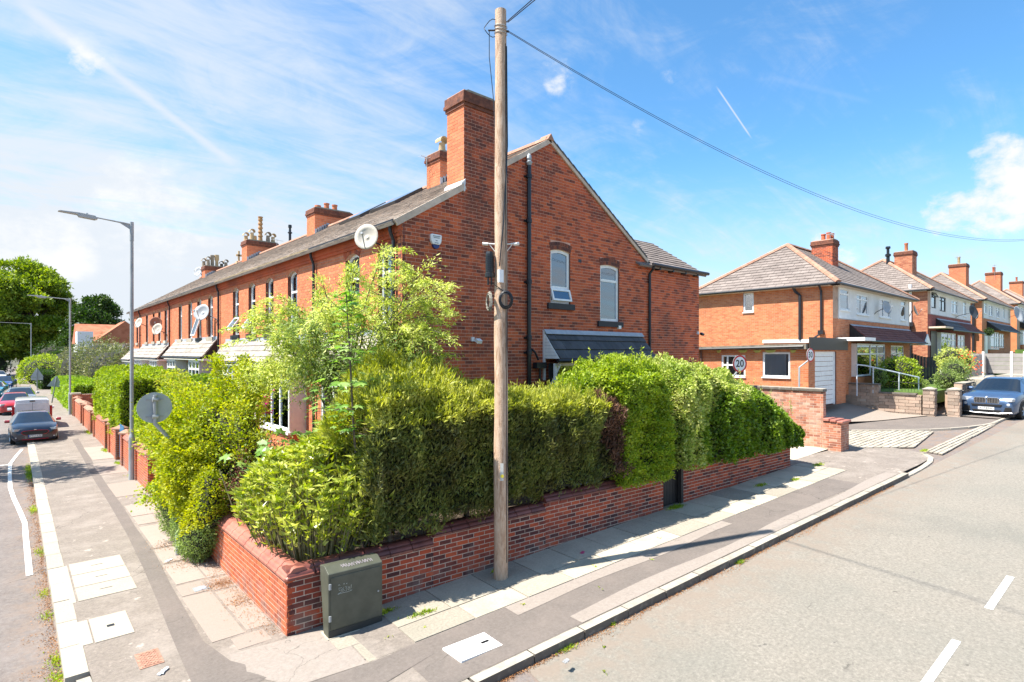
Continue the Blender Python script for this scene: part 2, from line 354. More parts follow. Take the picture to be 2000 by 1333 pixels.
# ------------------------------------------------------------------ pieces laid on a plane
def clip(poly, a, b, c):                           # keep a*u+b*v<=c
    out = []
    for i in range(len(poly)):
        p, q = poly[i], poly[(i+1) % len(poly)]; dp, dq = a*p[0]+b*p[1]-c, a*q[0]+b*q[1]-c
        if dp <= 0: out.append(p)
        if dp*dq < 0:
            t = dp/(dp-dq); out.append((p[0]+(q[0]-p[0])*t, p[1]+(q[1]-p[1])*t))
    return out
def area(p): return abs(sum(p[i][0]*p[(i+1) % len(p)][1]-p[(i+1) % len(p)][0]*p[i][1] for i in range(len(p))))/2
def halfplanes(outline):
    s = sum(outline[i][0]*outline[(i+1) % len(outline)][1]-outline[(i+1) % len(outline)][0]*outline[i][1] for i in range(len(outline)))
    o = outline if s > 0 else outline[::-1]; H = []
    for i in range(len(o)):
        p, q = o[i], o[(i+1) % len(o)]; dx, dy = q[0]-p[0], q[1]-p[1]
        H.append((dy, -dx, dy*p[0]-dx*p[1]))
    return H
PM = {}
def pieces(thg, name, mats, O, U, V, N, outline, cw, ch, gap, th, bond=.5, lift=0., holes=(), nparts=300, header=0, jit=.0012, parent=None, see=None, u0=None, v0=None, inset=0., proud=0.):
    """bricks, slates, tiles, flags: rows of pieces clipped to a convex outline"""
    O, U, V, N = map(Vector, (O, U, V, N)); parent = parent or thg
    H = halfplanes(outline); us = [p[0] for p in outline]; vs = [p[1] for p in outline]
    u0 = min(us) if u0 is None else u0; v0 = min(vs) if v0 is None else v0
    full = []; rest = []
    r = 0; v = v0
    while v < max(vs)-1e-4:
        hd = header and r % header == header-1; w = cw/2 if hd else cw
        u = u0-(w*bond if r % 2 else 0)-(cw/4 if hd else 0)-w*0
        while u > min(us): u -= w
        while u < max(us)-1e-4:
            a, b = u+gap/2, u+w-gap/2; sp = [(a, b)]
            for (h0, h1, g0, g1) in holes:
                if v+ch*.5 > g0 and v+ch*.5 < g1:
                    ns = []
                    for (p, q) in sp:
                        if q <= h0 or p >= h1: ns.append((p, q)); continue
                        if p < h0-.012: ns.append((p, h0))
                        if q > h1+.012: ns.append((h1, q))
                    sp = ns
            for (p, q) in sp:
                poly = [(p, v+gap/2), (q, v+gap/2), (q, v+ch-gap/2), (p, v+ch-gap/2)]; a0 = area(poly); whole = abs((q-p)-(w-gap)) < 1e-4
                for h in H:
                    poly = clip(poly, *h)
                    if len(poly) < 3: break
                if len(poly) < 3 or area(poly) < a0*.04: continue
                whole = whole and area(poly) > a0*.999
                c = O+U*((p+q)/2)+V*(v+ch/2)
                (full if whole else rest).append((c, poly, p, v, w))
            u += w
        v += ch; r += 1
    def vis(c):
        d = c-Vector((0, 0, CAMZ)); dp = d.dot(FW)
        if dp < .5: return 1e6
        px = 1000+1100*d.dot(RT)/dp; py = 689-1100*d.z/dp
        if not (-20 < px < 2020 and -20 < py < 1350): return 1e5+dp
        if see and not see(c): return 5e4+dp
        return dp
    full.sort(key=lambda e: vis(e[0]))
    parts = [e for e in full[:nparts] if vis(e[0]) < 4e4]; joined = full[len(parts):]+rest
    base = Matrix((U.to_4d(), V.to_4d(), N.to_4d(), Vector((0, 0, 0, 1)))).transposed(); base[3][3] = 1
    for i in range(3): base[3][i] = 0; base[i][3] = 0
    for (c, poly, p, v, w) in parts:
        key = (name, round(w, 4), ch, gap, th, lift, mats[0].name)
        if key not in PM:
            mb = MB(); hw, hh = (w-gap)/2, (ch-gap)/2
            b = mb._a([(-hw, -hh, 0), (hw, -hh, 0), (hw, hh, 0), (-hw, hh, 0), (-hw+inset, -hh+inset, th+lift), (hw-inset, -hh+inset, th+lift), (hw-inset, hh-inset, th), (-hw+inset, hh-inset, th)])
            for q in ((0, 3, 2, 1), (4, 5, 6, 7), (0, 1, 5, 4), (1, 2, 6, 5), (2, 3, 7, 6), (3, 0, 4, 7)): mb.f.append(q); mb.m.append(0)
            me = bpy.data.meshes.new(name); me.from_pydata(mb.v, [], mb.f); me.materials.append(mats[0]); PM[key] = me
        pos = c+N*(random.uniform(-jit, jit)+proud)
        M = Matrix.Translation(pos) @ base
        if jit: M = M @ Matrix.Rotation(random.uniform(-jit, jit)*3, 4, 'Z')
        place(name, PM[key], parent, M)
    if joined:
        mb = MB()
        for (c, poly, p, v, w) in joined:
            j = random.uniform(-jit, jit)+proud; n = len(poly)
            A = [O+U*q[0]+V*q[1]+N*(j-.002) for q in poly]; B = [O+U*q[0]+V*q[1]+N*(j+th+lift*max(0, 1-(q[1]-v)/ch)) for q in poly]
            b = mb._a(A+B); fl = U.cross(V).dot(N) > 0
            fs = [tuple(range(b+n, b+2*n))]+[(b+i, b+(i+1) % n, b+n+(i+1) % n, b+n+i) for i in range(n)]
            for q in fs: mb.f.append(q if fl else q[::-1]); mb.m.append(0)
        o = mb.build({'brick': 'brickwork', 'slate': 'slates', 'tile': 'tiles', 'stone': 'stones', 'flagstone': 'flagstones'}.get(name, name+'s'), mats[1], parent)
        o['kind'] = 'stuff'
def backing(thg, mat, O, U, V, N, outline, holes=(), name='wall', parent=None, th=.0):
    """the mortar face behind the pieces, open where the windows are"""
    O, U, V, N = map(Vector, (O, U, V, N)); H = halfplanes(outline); mb = MB()
    us = sorted(set([min(p[0] for p in outline), max(p[0] for p in outline)]+[h for q in holes for h in q[:2]]))
    v0, v1 = min(p[1] for p in outline), max(p[1] for p in outline)
    for a, b in zip(us[:-1], us[1:]):
        if b-a < 1e-5: continue
        cuts = sorted((g0, g1) for (h0, h1, g0, g1) in holes if h0 < (a+b)/2 < h1); z = v0; segs = []
        for g0, g1 in cuts: segs.append((z, g0)); z = g1
        segs.append((z, v1))
        for (p, q) in segs:
            if q-p < 1e-4: continue
            poly = [(a, p), (b, p), (b, q), (a, q)]
            for h in H:
                poly = clip(poly, *h)
                if len(poly) < 3: break
            if len(poly) >= 3:
                pts = [O+U*x+V*y for x, y in poly]; mb.face(pts if U.cross(V).dot(N) > 0 else pts[::-1])
    D = N*-.22; w_ = mb.build(name, mat, parent or thg)
    for (h0, h1, g0, g1) in holes:                 # reveals
        c = [O+U*h0+V*g0, O+U*h1+V*g0, O+U*h1+V*g1, O+U*h0+V*g1]; mb = MB()
        for i in range(4):
            p, q = c[i], c[(i+1) % 4]; mb.face([p, q, q+D, p+D])
        mb.build('reveal', RVL if mat in (MORTAR, MORTAR_D, MORTAR_W) else mat, parent or thg)
    return w_
def arcpts(w, h, rise, n=8):                       # window outline with a segmental head, springing at h-rise
    if rise <= 0: return [(-w/2, 0), (w/2, 0), (w/2, h), (-w/2, h)]
    rad = (w*w/4+rise*rise)/(2*rise); cy = h-rad; a = math.asin(w/2/rad)
    return [(-w/2, 0), (w/2, 0)]+[(rad*math.sin(a-2*a*i/n), cy+rad*math.cos(a-2*a*i/n)) for i in range(n+1)]
def window(thg, O, U, N, w, h, rise=0, fr=.07, trans=(.62,), mull=(), rec=.09, frame=None, back=None, sill=None, sillw=.12, sillh=.14, openlight=None, frost=False, z0=None, fd=.06, glass=None):
    """part window > sub-parts pane, curtain, sill.  O: middle of the opening's foot"""
    frame = frame or WHITE; O, U, N = Vector(O), Vector(U), Vector(N); V = Vector((0, 0, 1)); Q = O-N*rec
    out = arcpts(w, h, rise); hs = h-rise; mb = MB()
    if rise > 0:
        inn = arcpts(w-2*fr, h-fr, rise*.9)
        o2 = out[2:]; i2 = inn[2:]
        for k in range(len(o2)-1): mb.prism([o2[k], o2[k+1], i2[k+1], i2[k]], Q, U, V, N, -fd, 0)
        y1 = inn[2][1]
        mb.prism([(-w/2, 0), (-w/2+fr, 0), (-w/2+fr, inn[-1][1]), (-w/2, out[-1][1])], Q, U, V, N, -fd, 0)
        mb.prism([(w/2-fr, 0), (w/2, 0), (w/2, out[2][1]), (w/2-fr, y1)], Q, U, V, N, -fd, 0)
        mb.prism([(-w/2+fr, 0), (w/2-fr, 0), (w/2-fr, fr), (-w/2+fr, fr)], Q, U, V, N, -fd, 0)
    else:
        mb.prism([(-w/2, 0), (-w/2+fr, 0), (-w/2+fr, h), (-w/2, h)], Q, U, V, N, -fd, 0); mb.prism([(w/2-fr, 0), (w/2, 0), (w/2, h), (w/2-fr, h)], Q, U, V, N, -fd, 0)
        mb.prism([(-w/2+fr, 0), (w/2-fr, 0), (w/2-fr, fr), (-w/2+fr, fr)], Q, U, V, N, -fd, 0); mb.prism([(-w/2+fr, h-fr), (w/2-fr, h-fr), (w/2-fr, h), (-w/2+fr, h)], Q, U, V, N, -fd, 0)
    for t in trans: mb.prism([(-w/2+fr, h*t), (w/2-fr, h*t), (w/2-fr, h*t+fr*.9), (-w/2+fr, h*t+fr*.9)], Q, U, V, N, -fd, .002)
    for t in mull: mb.prism([(-w/2+w*t-fr*.45, fr), (-w/2+w*t+fr*.45, fr), (-w/2+w*t+fr*.45, hs-fr), (-w/2+w*t-fr*.45, hs-fr)], Q, U, V, N, -fd, .001)
    f = mb.build('window', frame, thg)
    po = arcpts(w-fr, h-fr/2, rise*.9); po = [(a, max(b, fr*.5)) for a, b in po]
    p = MB(); p.prism(po, Q, U, V, N, -fd*.6, -fd*.6+.006); p.build('pane', glass or GLASS, f)
    c = MB(); c.prism([(-w/2, 0), (w/2, 0), (w/2, hs), (-w/2, hs)] if not rise else out, Q, U, V, N, -fd-.19, -fd-.18); c.build('interior', DARKROOM, f)
    if back is CURTAIN:                            # folded net, drawn over part of the window
        c = MB(); k0 = random.choice(((-.5, .32), (-.32, .5), (-.5, .5), (-.5, .12))); lo = random.choice((0, 0, .12)); m = 14; xs = [w*(k0[0]+(k0[1]-k0[0])*k/m) for k in range(m+1)]; ys = [.012*math.sin(k*2.1)+.008*math.sin(k*5.) for k in range(m+1)]
        for k in range(m):
            p, q = Q+U*xs[k]+N*(ys[k]-fd-.035), Q+U*xs[k+1]+N*(ys[k+1]-fd-.035); c.face([p+V*h*lo, q+V*h*lo, q+V*(hs-.01), p+V*(hs-.01)])
        c.build('curtain', CURTAIN, f)
    if sill:
        s = MB(); s.prism([(-w/2-sillw, -sillh), (w/2+sillw, -sillh), (w/2+sillw, -.005), (-w/2-sillw, -.005)], O, U, V, N, -.12, .07); s.build('sill', sill, f)
    if openlight:                                  # a sash swung out at its foot
        a, b, ang = openlight; y0, y1 = h*a, h*b
        HN = Vector(O-N*(rec-.01)+V*y1); dv = (V*-math.cos(ang)+N*math.sin(ang)); dn = dv.cross(U).normalized()
        if dn.dot(N) < 0: dn = -dn
        L = y1-y0; s = MB(); q = w/2-.02; e = .055
        for pl in ([(-q, 0), (q, 0), (q, e), (-q, e)], [(-q, L-e), (q, L-e), (q, L), (-q, L)], [(-q, e), (-q+e, e), (-q+e, L-e), (-q, L-e)], [(q-e, e), (q, e), (q, L-e), (q-e, L-e)]):
            s.prism(pl, HN, U, dv, dn, 0, .05)
        s.build('open_sash', frame, f)
        s = MB(); s.prism([(-q+e, e), (q-e, e), (q-e, L-e), (-q+e, L-e)], HN, U, dv, dn, .02, .026); s.build('pane', GLASS, f)
    return f
def arch_bricks(thg, O, U, N, w, h, rise, mats, rings=2, bh=.115, n=None):
    O, U, N = Vector(O), Vector(U), Vector(N); V = Vector((0, 0, 1)); rad = (w*w/4+rise*rise)/(2*rise); cy = h-rad; a = math.asin(w/2/rad); mb = MB()
    for r in range(rings):
        r0 = rad+r*bh+.004; r1 = r0+bh-.008; m = n or int(2*a*r0/.078)
        for i in range(m):
            t0 = -a+2*a*(i+.06)/m; t1 = -a+2*a*(i+.94)/m
            mb.prism([(r0*math.sin(t0), cy+r0*math.cos(t0)), (r0*math.sin(t1), cy+r0*math.cos(t1)), (r1*math.sin(t1), cy+r1*math.cos(t1)), (r1*math.sin(t0), cy+r1*math.cos(t0))], O, U, V, N, .004, .013)
    o = mb.build('arch_bricks', ARCHM if n else mats[1], thg); o['kind'] = 'stuff'
    mb = MB(); pts = arcpts(w, h, rise)[2:]; hi = h+rings*bh-.0
    for k in range(len(pts)-1): mb.prism([pts[k], pts[k+1], (pts[k+1][0], hi), (pts[k][0], hi)], O, U, V, N, -.12, .0025)
    mb.build('arch_mortar', MORTAR_D if mats is B_GABLE else MORTAR, thg); return o
def textmesh(name, s, size, M, mat, parent, ext=.002, bold=0., align='CENTER', space=1.):
    cu = bpy.data.curves.new(name, 'FONT'); cu.body = s; cu.size = size; cu.extrude = ext; cu.offset = bold; cu.align_x = align; cu.align_y = 'CENTER'; cu.resolution_u = 3; cu.space_character = space
    t = bpy.data.objects.new(name+'_t', cu); COL.objects.link(t); bpy.context.view_layer.update()
    me = bpy.data.meshes.new_from_object(t.evaluated_get(bpy.context.evaluated_depsgraph_get())); me.name = name
    bpy.data.objects.remove(t); me.materials.clear(); me.materials.append(mat)
    return place(name, me, parent, M)
def frameM(O, U, V):                                # matrix with local x=U, y=V, z=U x V
    U, V = Vector(U).normalized(), Vector(V).normalized(); N = U.cross(V); M = Matrix.Identity(4)
    for i in range(3): M[i][0] = U[i]; M[i][1] = V[i]; M[i][2] = N[i]; M[i][3] = Vector(O)[i]
    return M
X_, Y_, Z_ = Vector((1, 0, 0)), Vector((0, 1, 0)), Vector((0, 0, 1))
SDv = Vector((SD[0], SD[1], 0)); SNv = Vector((SN[0], SN[1], 0))
# ================================================================== ground
def axis(*segs):
    o = []
    for a, b, st in segs: o += list(np.arange(a, b, st))
    return np.array(sorted(set(np.round(o+[segs[-1][1]], 3))))
def sheet(name, mat, xs, ys, up, kind='structure'):
    V = [(x, y, gz(x, y)+up) for y in ys for x in xs]; n = len(xs)
    F = [(j*n+i, j*n+i+1, (j+1)*n+i+1, (j+1)*n+i) for j in range(len(ys)-1) for i in range(n-1)]
    me = bpy.data.meshes.new(name); me.from_pydata(V, [], F); me.materials.append(mat); me.update()
    o = bpy.data.objects.new(name, me); COL.objects.link(o); o['kind'] = kind; return o
def ruled(name, mat, A, B, m, up, kind='structure'):
    """sheet between two polylines, following the ground"""
    V = []; F = []
    for p, q in zip(A, B):
        for j in range(m+1):
            x = p[0]+(q[0]-p[0])*j/m; y = p[1]+(q[1]-p[1])*j/m; V.append((x, y, gz(x, y)+up))
    for i in range(len(A)-1):
        for j in range(m): F.append((i*(m+1)+j, i*(m+1)+j+1, (i+1)*(m+1)+j+1, (i+1)*(m+1)+j))
    me = bpy.data.meshes.new(name); me.from_pydata(V, [], F); me.materials.append(mat); me.update()
    if len(me.polygons) and sum(p.normal.z for p in me.polygons) < 0: me.flip_normals()
    o = bpy.data.objects.new(name, me); COL.objects.link(o)
    if kind: o['kind'] = kind
    return o
TAR_L = pmat('old_tarmac', [(0.092, 0.078, 0.074), (0.143, 0.120, 0.110), (0.193, 0.166, 0.152), (0.276, 0.239, 0.221)], scale=14, nrough=.92, rough=.95, bump=.6, bscale=120, dirt=(.26, .22, .20), dscale=.9, damt=.5)
TAR_R = pmat('side_road_asphalt', [(0.118, 0.105, 0.088), (0.196, 0.176, 0.146), (0.261, 0.234, 0.196), (0.392, 0.356, 0.304)], scale=22, rough=.93, bump=.5, bscale=220, dirt=(.15, .155, .135), dscale=.35, damt=.45, nrough=.82)
TAR_P = pmat('footway_asphalt', [(0.107, 0.088, 0.077), (0.178, 0.150, 0.126), (0.241, 0.202, 0.171), (0.337, 0.290, 0.247)], scale=16, rough=.95, bump=.5, bscale=150, dirt=(.36, .31, .27), dscale=1.6, damt=.6, nrough=.9)
TAR_D = pmat('trench_asphalt', [(0.109, 0.088, 0.079), (0.152, 0.128, 0.112), (0.203, 0.172, 0.153)], scale=20, nrough=.9, rough=.95, bump=.4, bscale=220, dirt=(.26, .21, .18), dscale=1.4, damt=.35)
TAR_W = pmat('pale_footway', [(0.214, 0.176, 0.152), (0.282, 0.239, 0.207), (0.351, 0.302, 0.262)], scale=20, nrough=.9, rough=.95, bump=.35, bscale=220, dirt=(.25, .21, .175), dscale=2.2, damt=.4)
FLAG = both('concrete_flag', [(.21, .185, .15), (.34, .30, .24), (.45, .395, .31), (.55, .48, .375)], scale=30, rand=.62, rough=.9, bump=.3, bscale=120, dirt=(.20, .19, .15), dscale=1.8, damt=.5)
FLAG_L = both('worn_flag', [(0.238, 0.194, 0.163), (0.317, 0.255, 0.216), (0.378, 0.308, 0.264)], scale=60, rand=.5, rough=.9, bump=.3, bscale=150, dirt=(.27, .23, .19), dscale=1.8, damt=.5)
KERB_W = both('pale_kerb', [(0.290, 0.255, 0.210), (0.380, 0.335, 0.275), (0.450, 0.400, 0.325)], scale=40, rand=.4, rough=.85, bump=.25, bscale=130, dirt=(.42, .37, .30), dscale=3, damt=.4)
KERB_G = both('weathered_kerb', [(.27, .24, .20), (.38, .34, .28), (.47, .42, .35)], scale=60, rand=.35, rough=.9, bump=.5, bscale=110, dirt=(.13, .11, .09), dscale=4, damt=.5)
def tband(a, b, nn=3.):
    off = -float(C0 @ SN)
    def f(nt, pos, M): t = M('ADD', n_dot(nt, pos, (float(SN[0]), float(SN[1]), 0)), off); return M('MULTIPLY', n_map(nt, t, a, b), n_map(nt, n_noise(nt, pos, nn, 7, .7), .34, .6))
    return f
overlay(TAR_R, tband(-4.2, -2.75), (.235, .185, .145), .8); overlay(TAR_R, lambda nt, pos, M: M('MULTIPLY', n_map(nt, n_noise(nt, pos, .22, 4), .5, .62), n_map(nt, n_noise(nt, pos, 40, 3), .4, .6)), (.12, .12, .105), .5)
overlay(TAR_R, cracks(.22, .0035, 0, .56), (.05, .045, .04), .7); overlay(TAR_R, lambda nt, pos, M: n_map(nt, n_noise(nt, pos, 5, 2), .74, .77), (.06, .055, .05), .6)
overlay(TAR_L, lambda nt, pos, M: M('MULTIPLY', n_map(nt, n_dot(nt, pos, (1, 0, 0)), -.3, .42), n_map(nt, n_noise(nt, pos, 4, 7, .7), .4, .62)), (.24, .16, .11), .6); overlay(TAR_L, cracks(.35, .005, 0, .5), (.04, .035, .03), .8)
overlay(TAR_P, cracks(.55, .007, 0, .52), (.07, .06, .05), .8); overlay(TAR_P, lambda nt, pos, M: n_map(nt, n_noise(nt, pos, 2.2, 8, .72), .60, .66), (.44, .37, .32), .75); overlay(TAR_P, lambda nt, pos, M: n_map(nt, n_noise(nt, pos, 9, 2), .76, .79), (.06, .055, .05), .6)
overlay(TAR_D, cracks(.6, .006, 0, .5), (.06, .05, .045), .7); overlay(TAR_W, cracks(.7, .006, 0, .5), (.10, .085, .07), .7)
for _m in FLAG+FLAG_L+KERB_W+KERB_G: overlay(_m, lambda nt, pos, M: n_map(nt, n_noise(nt, pos, 11, 2), .73, .76), (.10, .09, .08), .6)
def side_grime_shade(nt, pos, M):
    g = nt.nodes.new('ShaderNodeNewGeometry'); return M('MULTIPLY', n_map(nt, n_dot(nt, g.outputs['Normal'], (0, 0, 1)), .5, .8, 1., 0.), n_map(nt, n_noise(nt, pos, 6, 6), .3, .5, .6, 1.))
for _m in KERB_G: overlay(_m, side_grime_shade, (.085, .072, .06), .85)  # grime and the shade of the kerb's upright faces, painted into the colour
MARK = pmat('road_paint', [(.55, .54, .50), (.78, .78, .76), (.82, .82, .80)], scale=25, rough=.7, dirt=(.25, .23, .2), dscale=9, damt=.5)
EARTH = pmat('earth', [(.05, .045, .03), (.10, .10, .05)], scale=.5, bump=.5, bscale=8)
xs = axis((-4000, -400, 600), (-400, -40, 60), (-40, 160, 8), (160, 400, 60), (400, 4000, 600)); sheet('ground', EARTH, xs, axis((-4000, -400, 600), (-400, -40, 60), (-40, 320, 8), (320, 800, 80), (800, 4000, 600)), -.34)
sheet('road', TAR_L, axis((-14, 6, .5), (6, 140, 2)), axis((-10, 20, .5), (20, 210, 2)), -.12)
# side road: a paler surface laid over the junction
jA = [(s, -2.64) for s in np.arange(2.2, 150, 1.2)]; jB = [(s-min(1, (s-2.2)/3)*0-1.3*(1-min(1, (s-2.2)/2)), -11.5) for s, _ in jA]
ruled('side_road', TAR_R, [tuple(P(s, t)[:2]) for s, t in jA], [tuple(P(s, t)[:2]) for s, t in jB], 10, -.116)
# footway: strip between the kerb line and the garden walls, round the corner
KL = [(.73, y) for y in np.arange(230, 8.9, -1.3)]+[(.73, 8.85)]
cen = Vector((4.15, 8.85)); r0 = cen.x-.73
arc = []; e1 = Vector(P(1.35, -2.5)[:2])
for i in range(1, 13):
    a = i/13; p0, p1, p2 = Vector((.73, 8.85)), Vector((.73, 5.60)), e1
    q = p0*(1-a)**2+p1*2*a*(1-a)+p2*a*a; arc.append((q.x, q.y))
side = [tuple(P(s, -2.5)[:2]) for s in np.arange(1.35, 16.3, .9)]
KP = KL+arc+side
WP = [(3.3, y) for _, y in KL]+[(3.3-.2*i/13, 8.45) for i in range(1, 13)]+[tuple(P(s, .35)[:2]) for s in np.arange(1.35, 16.3, .9)]
foot = ruled('pavement', TAR_P, KP, WP, 6, 0)
# the alley mouth and the crossover beyond it
SETT = both('alley_sett', [(.26, .225, .18), (.38, .335, .27), (.47, .42, .34)], scale=20, rand=.5, bump=.4, bscale=60, dirt=(.40, .35, .28), dscale=1.2, damt=.4)
k2 = [(16.3, -2.5), (17.8, -2.47), (18.9, -2.38), (19.6, -2.2), (20.1, -1.85), (20.4, -1.3), (20.4, -.8), (19.9, -.3), (19.4, .35)]
pv = ruled('pavement', TAR_P, [tuple(P(15.6, t)[:2]) for t in (-2.5, -2.3, -2.1, -1.8, -1.4, -1.0, -.6, -.2, .35)], [tuple(P(*q)[:2]) for q in k2], 8, .001)
for v in pv.data.vertices:
    s_ = (v.co.x-C0[0])*SD[0]+(v.co.y-C0[1])*SD[1]; v.co.z -= .085*max(0, min(1, (s_-17)/2.2))
ruled('alley_paving', pmat('alley_concrete', [(.42, .37, .30), (.56, .50, .42)], scale=14, bump=.3, dirt=(.3, .27, .22), dscale=1.2, damt=.5), [tuple(P(s, .33)[:2]) for s in np.arange(14.8, 18.6, .6)], [tuple(P(s, 30)[:2]) for s in np.arange(14.8, 18.6, .6)], 20, .004)
# second stretch of pavement past the alley, driveway and setts
ruled('pavement', TAR_D, [tuple(P(s, -2.0)[:2]) for s in np.arange(29.8, 140, 1.6)], [tuple(P(s, -.0)[:2]) for s in np.arange(29.8, 140, 1.6)], 4, 0)
ruled('pavement', TAR_D, [tuple(P(*q)[:2]) for q in ((22.6, 2.0), (23.1, 1.42), (24.1, .3), (25.5, -.9), (27, -1.65), (28.3, -1.98), (29.8, -2.0))], [tuple(P(*q)[:2]) for q in ((23.2, 3.2), (24.2, 3.0), (25.6, 2.4), (27.2, 1.7), (28.6, 1.2), (29.6, .8), (30.4, .5))], 4, -.045)
DRIVE = pmat('driveway_concrete', [(0.232, 0.191, 0.158), (0.298, 0.248, 0.207), (0.365, 0.306, 0.256)], scale=70, bump=.4, bscale=140, dirt=(.24, .2, .165), dscale=1.2, damt=.4)
dv = bpy.data.meshes.new('driveway'); V = []; F = []
def drz(x, y): return gz(x, y)-.03+max(0, (y-8.2))*.17
xsd = np.arange(20.9, 32.4, .7); ysd = np.arange(6.95, 12, .5)
for y in ysd:
    for x in xsd:
        yf = np.interp(x, [21, 25.3, 27, 28.6, 30.2, 32.4], [9.8, 9.5, 8.9, 8.3, 7.6, 6.7]); yy = yf+(y-ysd[0])*(12-yf)/(12-ysd[0])
        V.append((x, yy, drz(x, yy)+.02))
n = len(xsd)
F = [(j*n+i, j*n+i+1, (j+1)*n+i+1, (j+1)*n+i) for j in range(len(ysd)-1) for i in range(n-1)]
dv.from_pydata(V, [], F); dv.materials.append(DRIVE); o = bpy.data.objects.new('driveway', dv); COL.objects.link(o); o['kind'] = 'structure'
# setts of the crossover: rows of stone blocks, each its own shallow block
UP = Vector((SD[0], SD[1], .038)).normalized(); NN = UP.cross(SNv).normalized()
def slabO(s, t, up): return P(s, t, up)
stt = thing('sett_crossing', 'stone sett vehicle crossing between the alley wall and the side road kerb', 'paving', tuple(P(23.5, -1, 0)))
pieces(stt, 'sett', SETT, slabO(19.9, -2.3, -.085), UP, SNv, NN, [(-.4, 3.8), (-.3, 2.1), (1.0, .85), (5.0, 1.35), (4.4, 2.6), (3.2, 3.75)], .42, .19, .035, .03, nparts=300, bond=.5, jit=.006, inset=.008)
backing(stt, TAR_D, slabO(19.9, -2.3, -.083), UP, SNv, NN, [(-.4, 3.8), (-.3, 2.1), (1.0, .85), (5.0, 1.35), (4.4, 2.6), (3.2, 3.75)], name='bedding')
pieces(stt, 'channel_sett', SETT, slabO(19.9, -2.3, -.085), UP, SNv, NN, [(.3, -.15), (9.2, .15), (7.6, .45), (.5, .38)], .42, .15, .03, .03, nparts=120, bond=.5, jit=.006, inset=.008)
# kerbs
overlay(MARK, lambda nt, pos, M: n_map(nt, n_noise(nt, pos, 16, 6, .75), .56, .66), (.20, .19, .17), .85)
def kerb(name, label, path, w, up, drop, mats, step=.92, group=None, edge=.012):
    t = thing(name, label, 'kerb', tuple(Vector((path[0][0], path[0][1], 0))), group=group)
    # resample path
    pts = [Vector(p) for p in path]; L = [0]
    for a, b in zip(pts[:-1], pts[1:]): L.append(L[-1]+(b-a).length)
    def at(d):
        d = max(0, min(L[-1], d))
        for i in range(len(L)-1):
            if L[i+1] >= d: return pts[i].lerp(pts[i+1], (d-L[i])/(L[i+1]-L[i]+1e-9))
    d = 0; n = 0; me = None; joined = MB(); cnt = 0
    while d < L[-1]-.1:
        e = min(L[-1], d+step); a, b = at(d), at(e)
        za, zb = gz(a.x, a.y)+up, gz(b.x, b.y)+up; ln = (b-a).length-.018; ang = math.atan2(b.y-a.y, b.x-a.x)
        M = Matrix.Translation(Vector(((a.x+b.x)/2, (a.y+b.y)/2, (za+zb)/2))) @ Matrix.Rotation(ang, 4, 'Z') @ Matrix.Rotation(-math.atan2(zb-za, ln), 4, 'Y')
        if abs(ln-step+.018) < .03 and cnt < 60:
            if me is None:
                q = MB(); h = (step-.018)/2; b0 = q._a([(x, y, z) for x in (-h, h) for (y, z) in ((0, -drop), (0, -edge), (edge, 0), (w, 0), (w, -drop))])
                q.f = [(0, 1, 2, 3, 4)[::-1], (5, 6, 7, 8, 9)]+[(i, (i+1) % 5, 5+(i+1) % 5, 5+i) for i in range(5)]; q.f = [f[::-1] for f in q.f]
                me = bpy.data.meshes.new('kerb_stone'); me.from_pydata(q.v, [], q.f); me.materials.append(mats[0]); me.update()
            M = M @ Matrix.Translation(Vector((0, random.uniform(-.004, .004), random.uniform(-.003, .003))))
            place('kerb_stone', me, t, M); cnt += 1
        else:
            joined.M = M; h = ln/2; joined.box(-h, h, 0, w, -drop, 0)
        d = e
    if joined.v: joined.M = None; o = joined.build('kerb_run', mats[1], t); o['kind'] = 'stuff'
    return t
kl = [(.48, y) for y in np.arange(6.0+2.9, 80, 1.0)]
kerb('kerb', 'long straight run of wide pale kerb stones beside the parked cars', [(.735, y) for y in (80, 50, 20, 8.9)][::-1], .25, .006, .3, KERB_W, .94)
off = [(p[0], p[1]) for p in [(.735, 8.85)]+arc+[tuple(P(1.4, -2.5)[:2])]]
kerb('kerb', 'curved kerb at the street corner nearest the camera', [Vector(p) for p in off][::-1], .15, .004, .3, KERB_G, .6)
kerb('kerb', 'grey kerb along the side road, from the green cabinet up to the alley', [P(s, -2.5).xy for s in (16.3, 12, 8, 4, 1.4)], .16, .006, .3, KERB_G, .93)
kerb('kerb', 'short curved dropped kerb at the mouth of the alley', [P(s-.05, t-.02).xy for s, t in k2[:5][::-1]]+[P(16.3, -2.5).xy], .15, -.075, .3, KERB_W, .7)
kerb('kerb', 'kerb end beside the parked silver car, beyond the crossing', [P(s, t).xy for s, t in ((60, -2.0), (40, -2.0), (29.8, -2.0), (28.3, -1.98), (27, -1.65), (25.5, -.9), (24.1, .3), (23.1, 1.42))], .13, -.03, .3, KERB_W, .9)
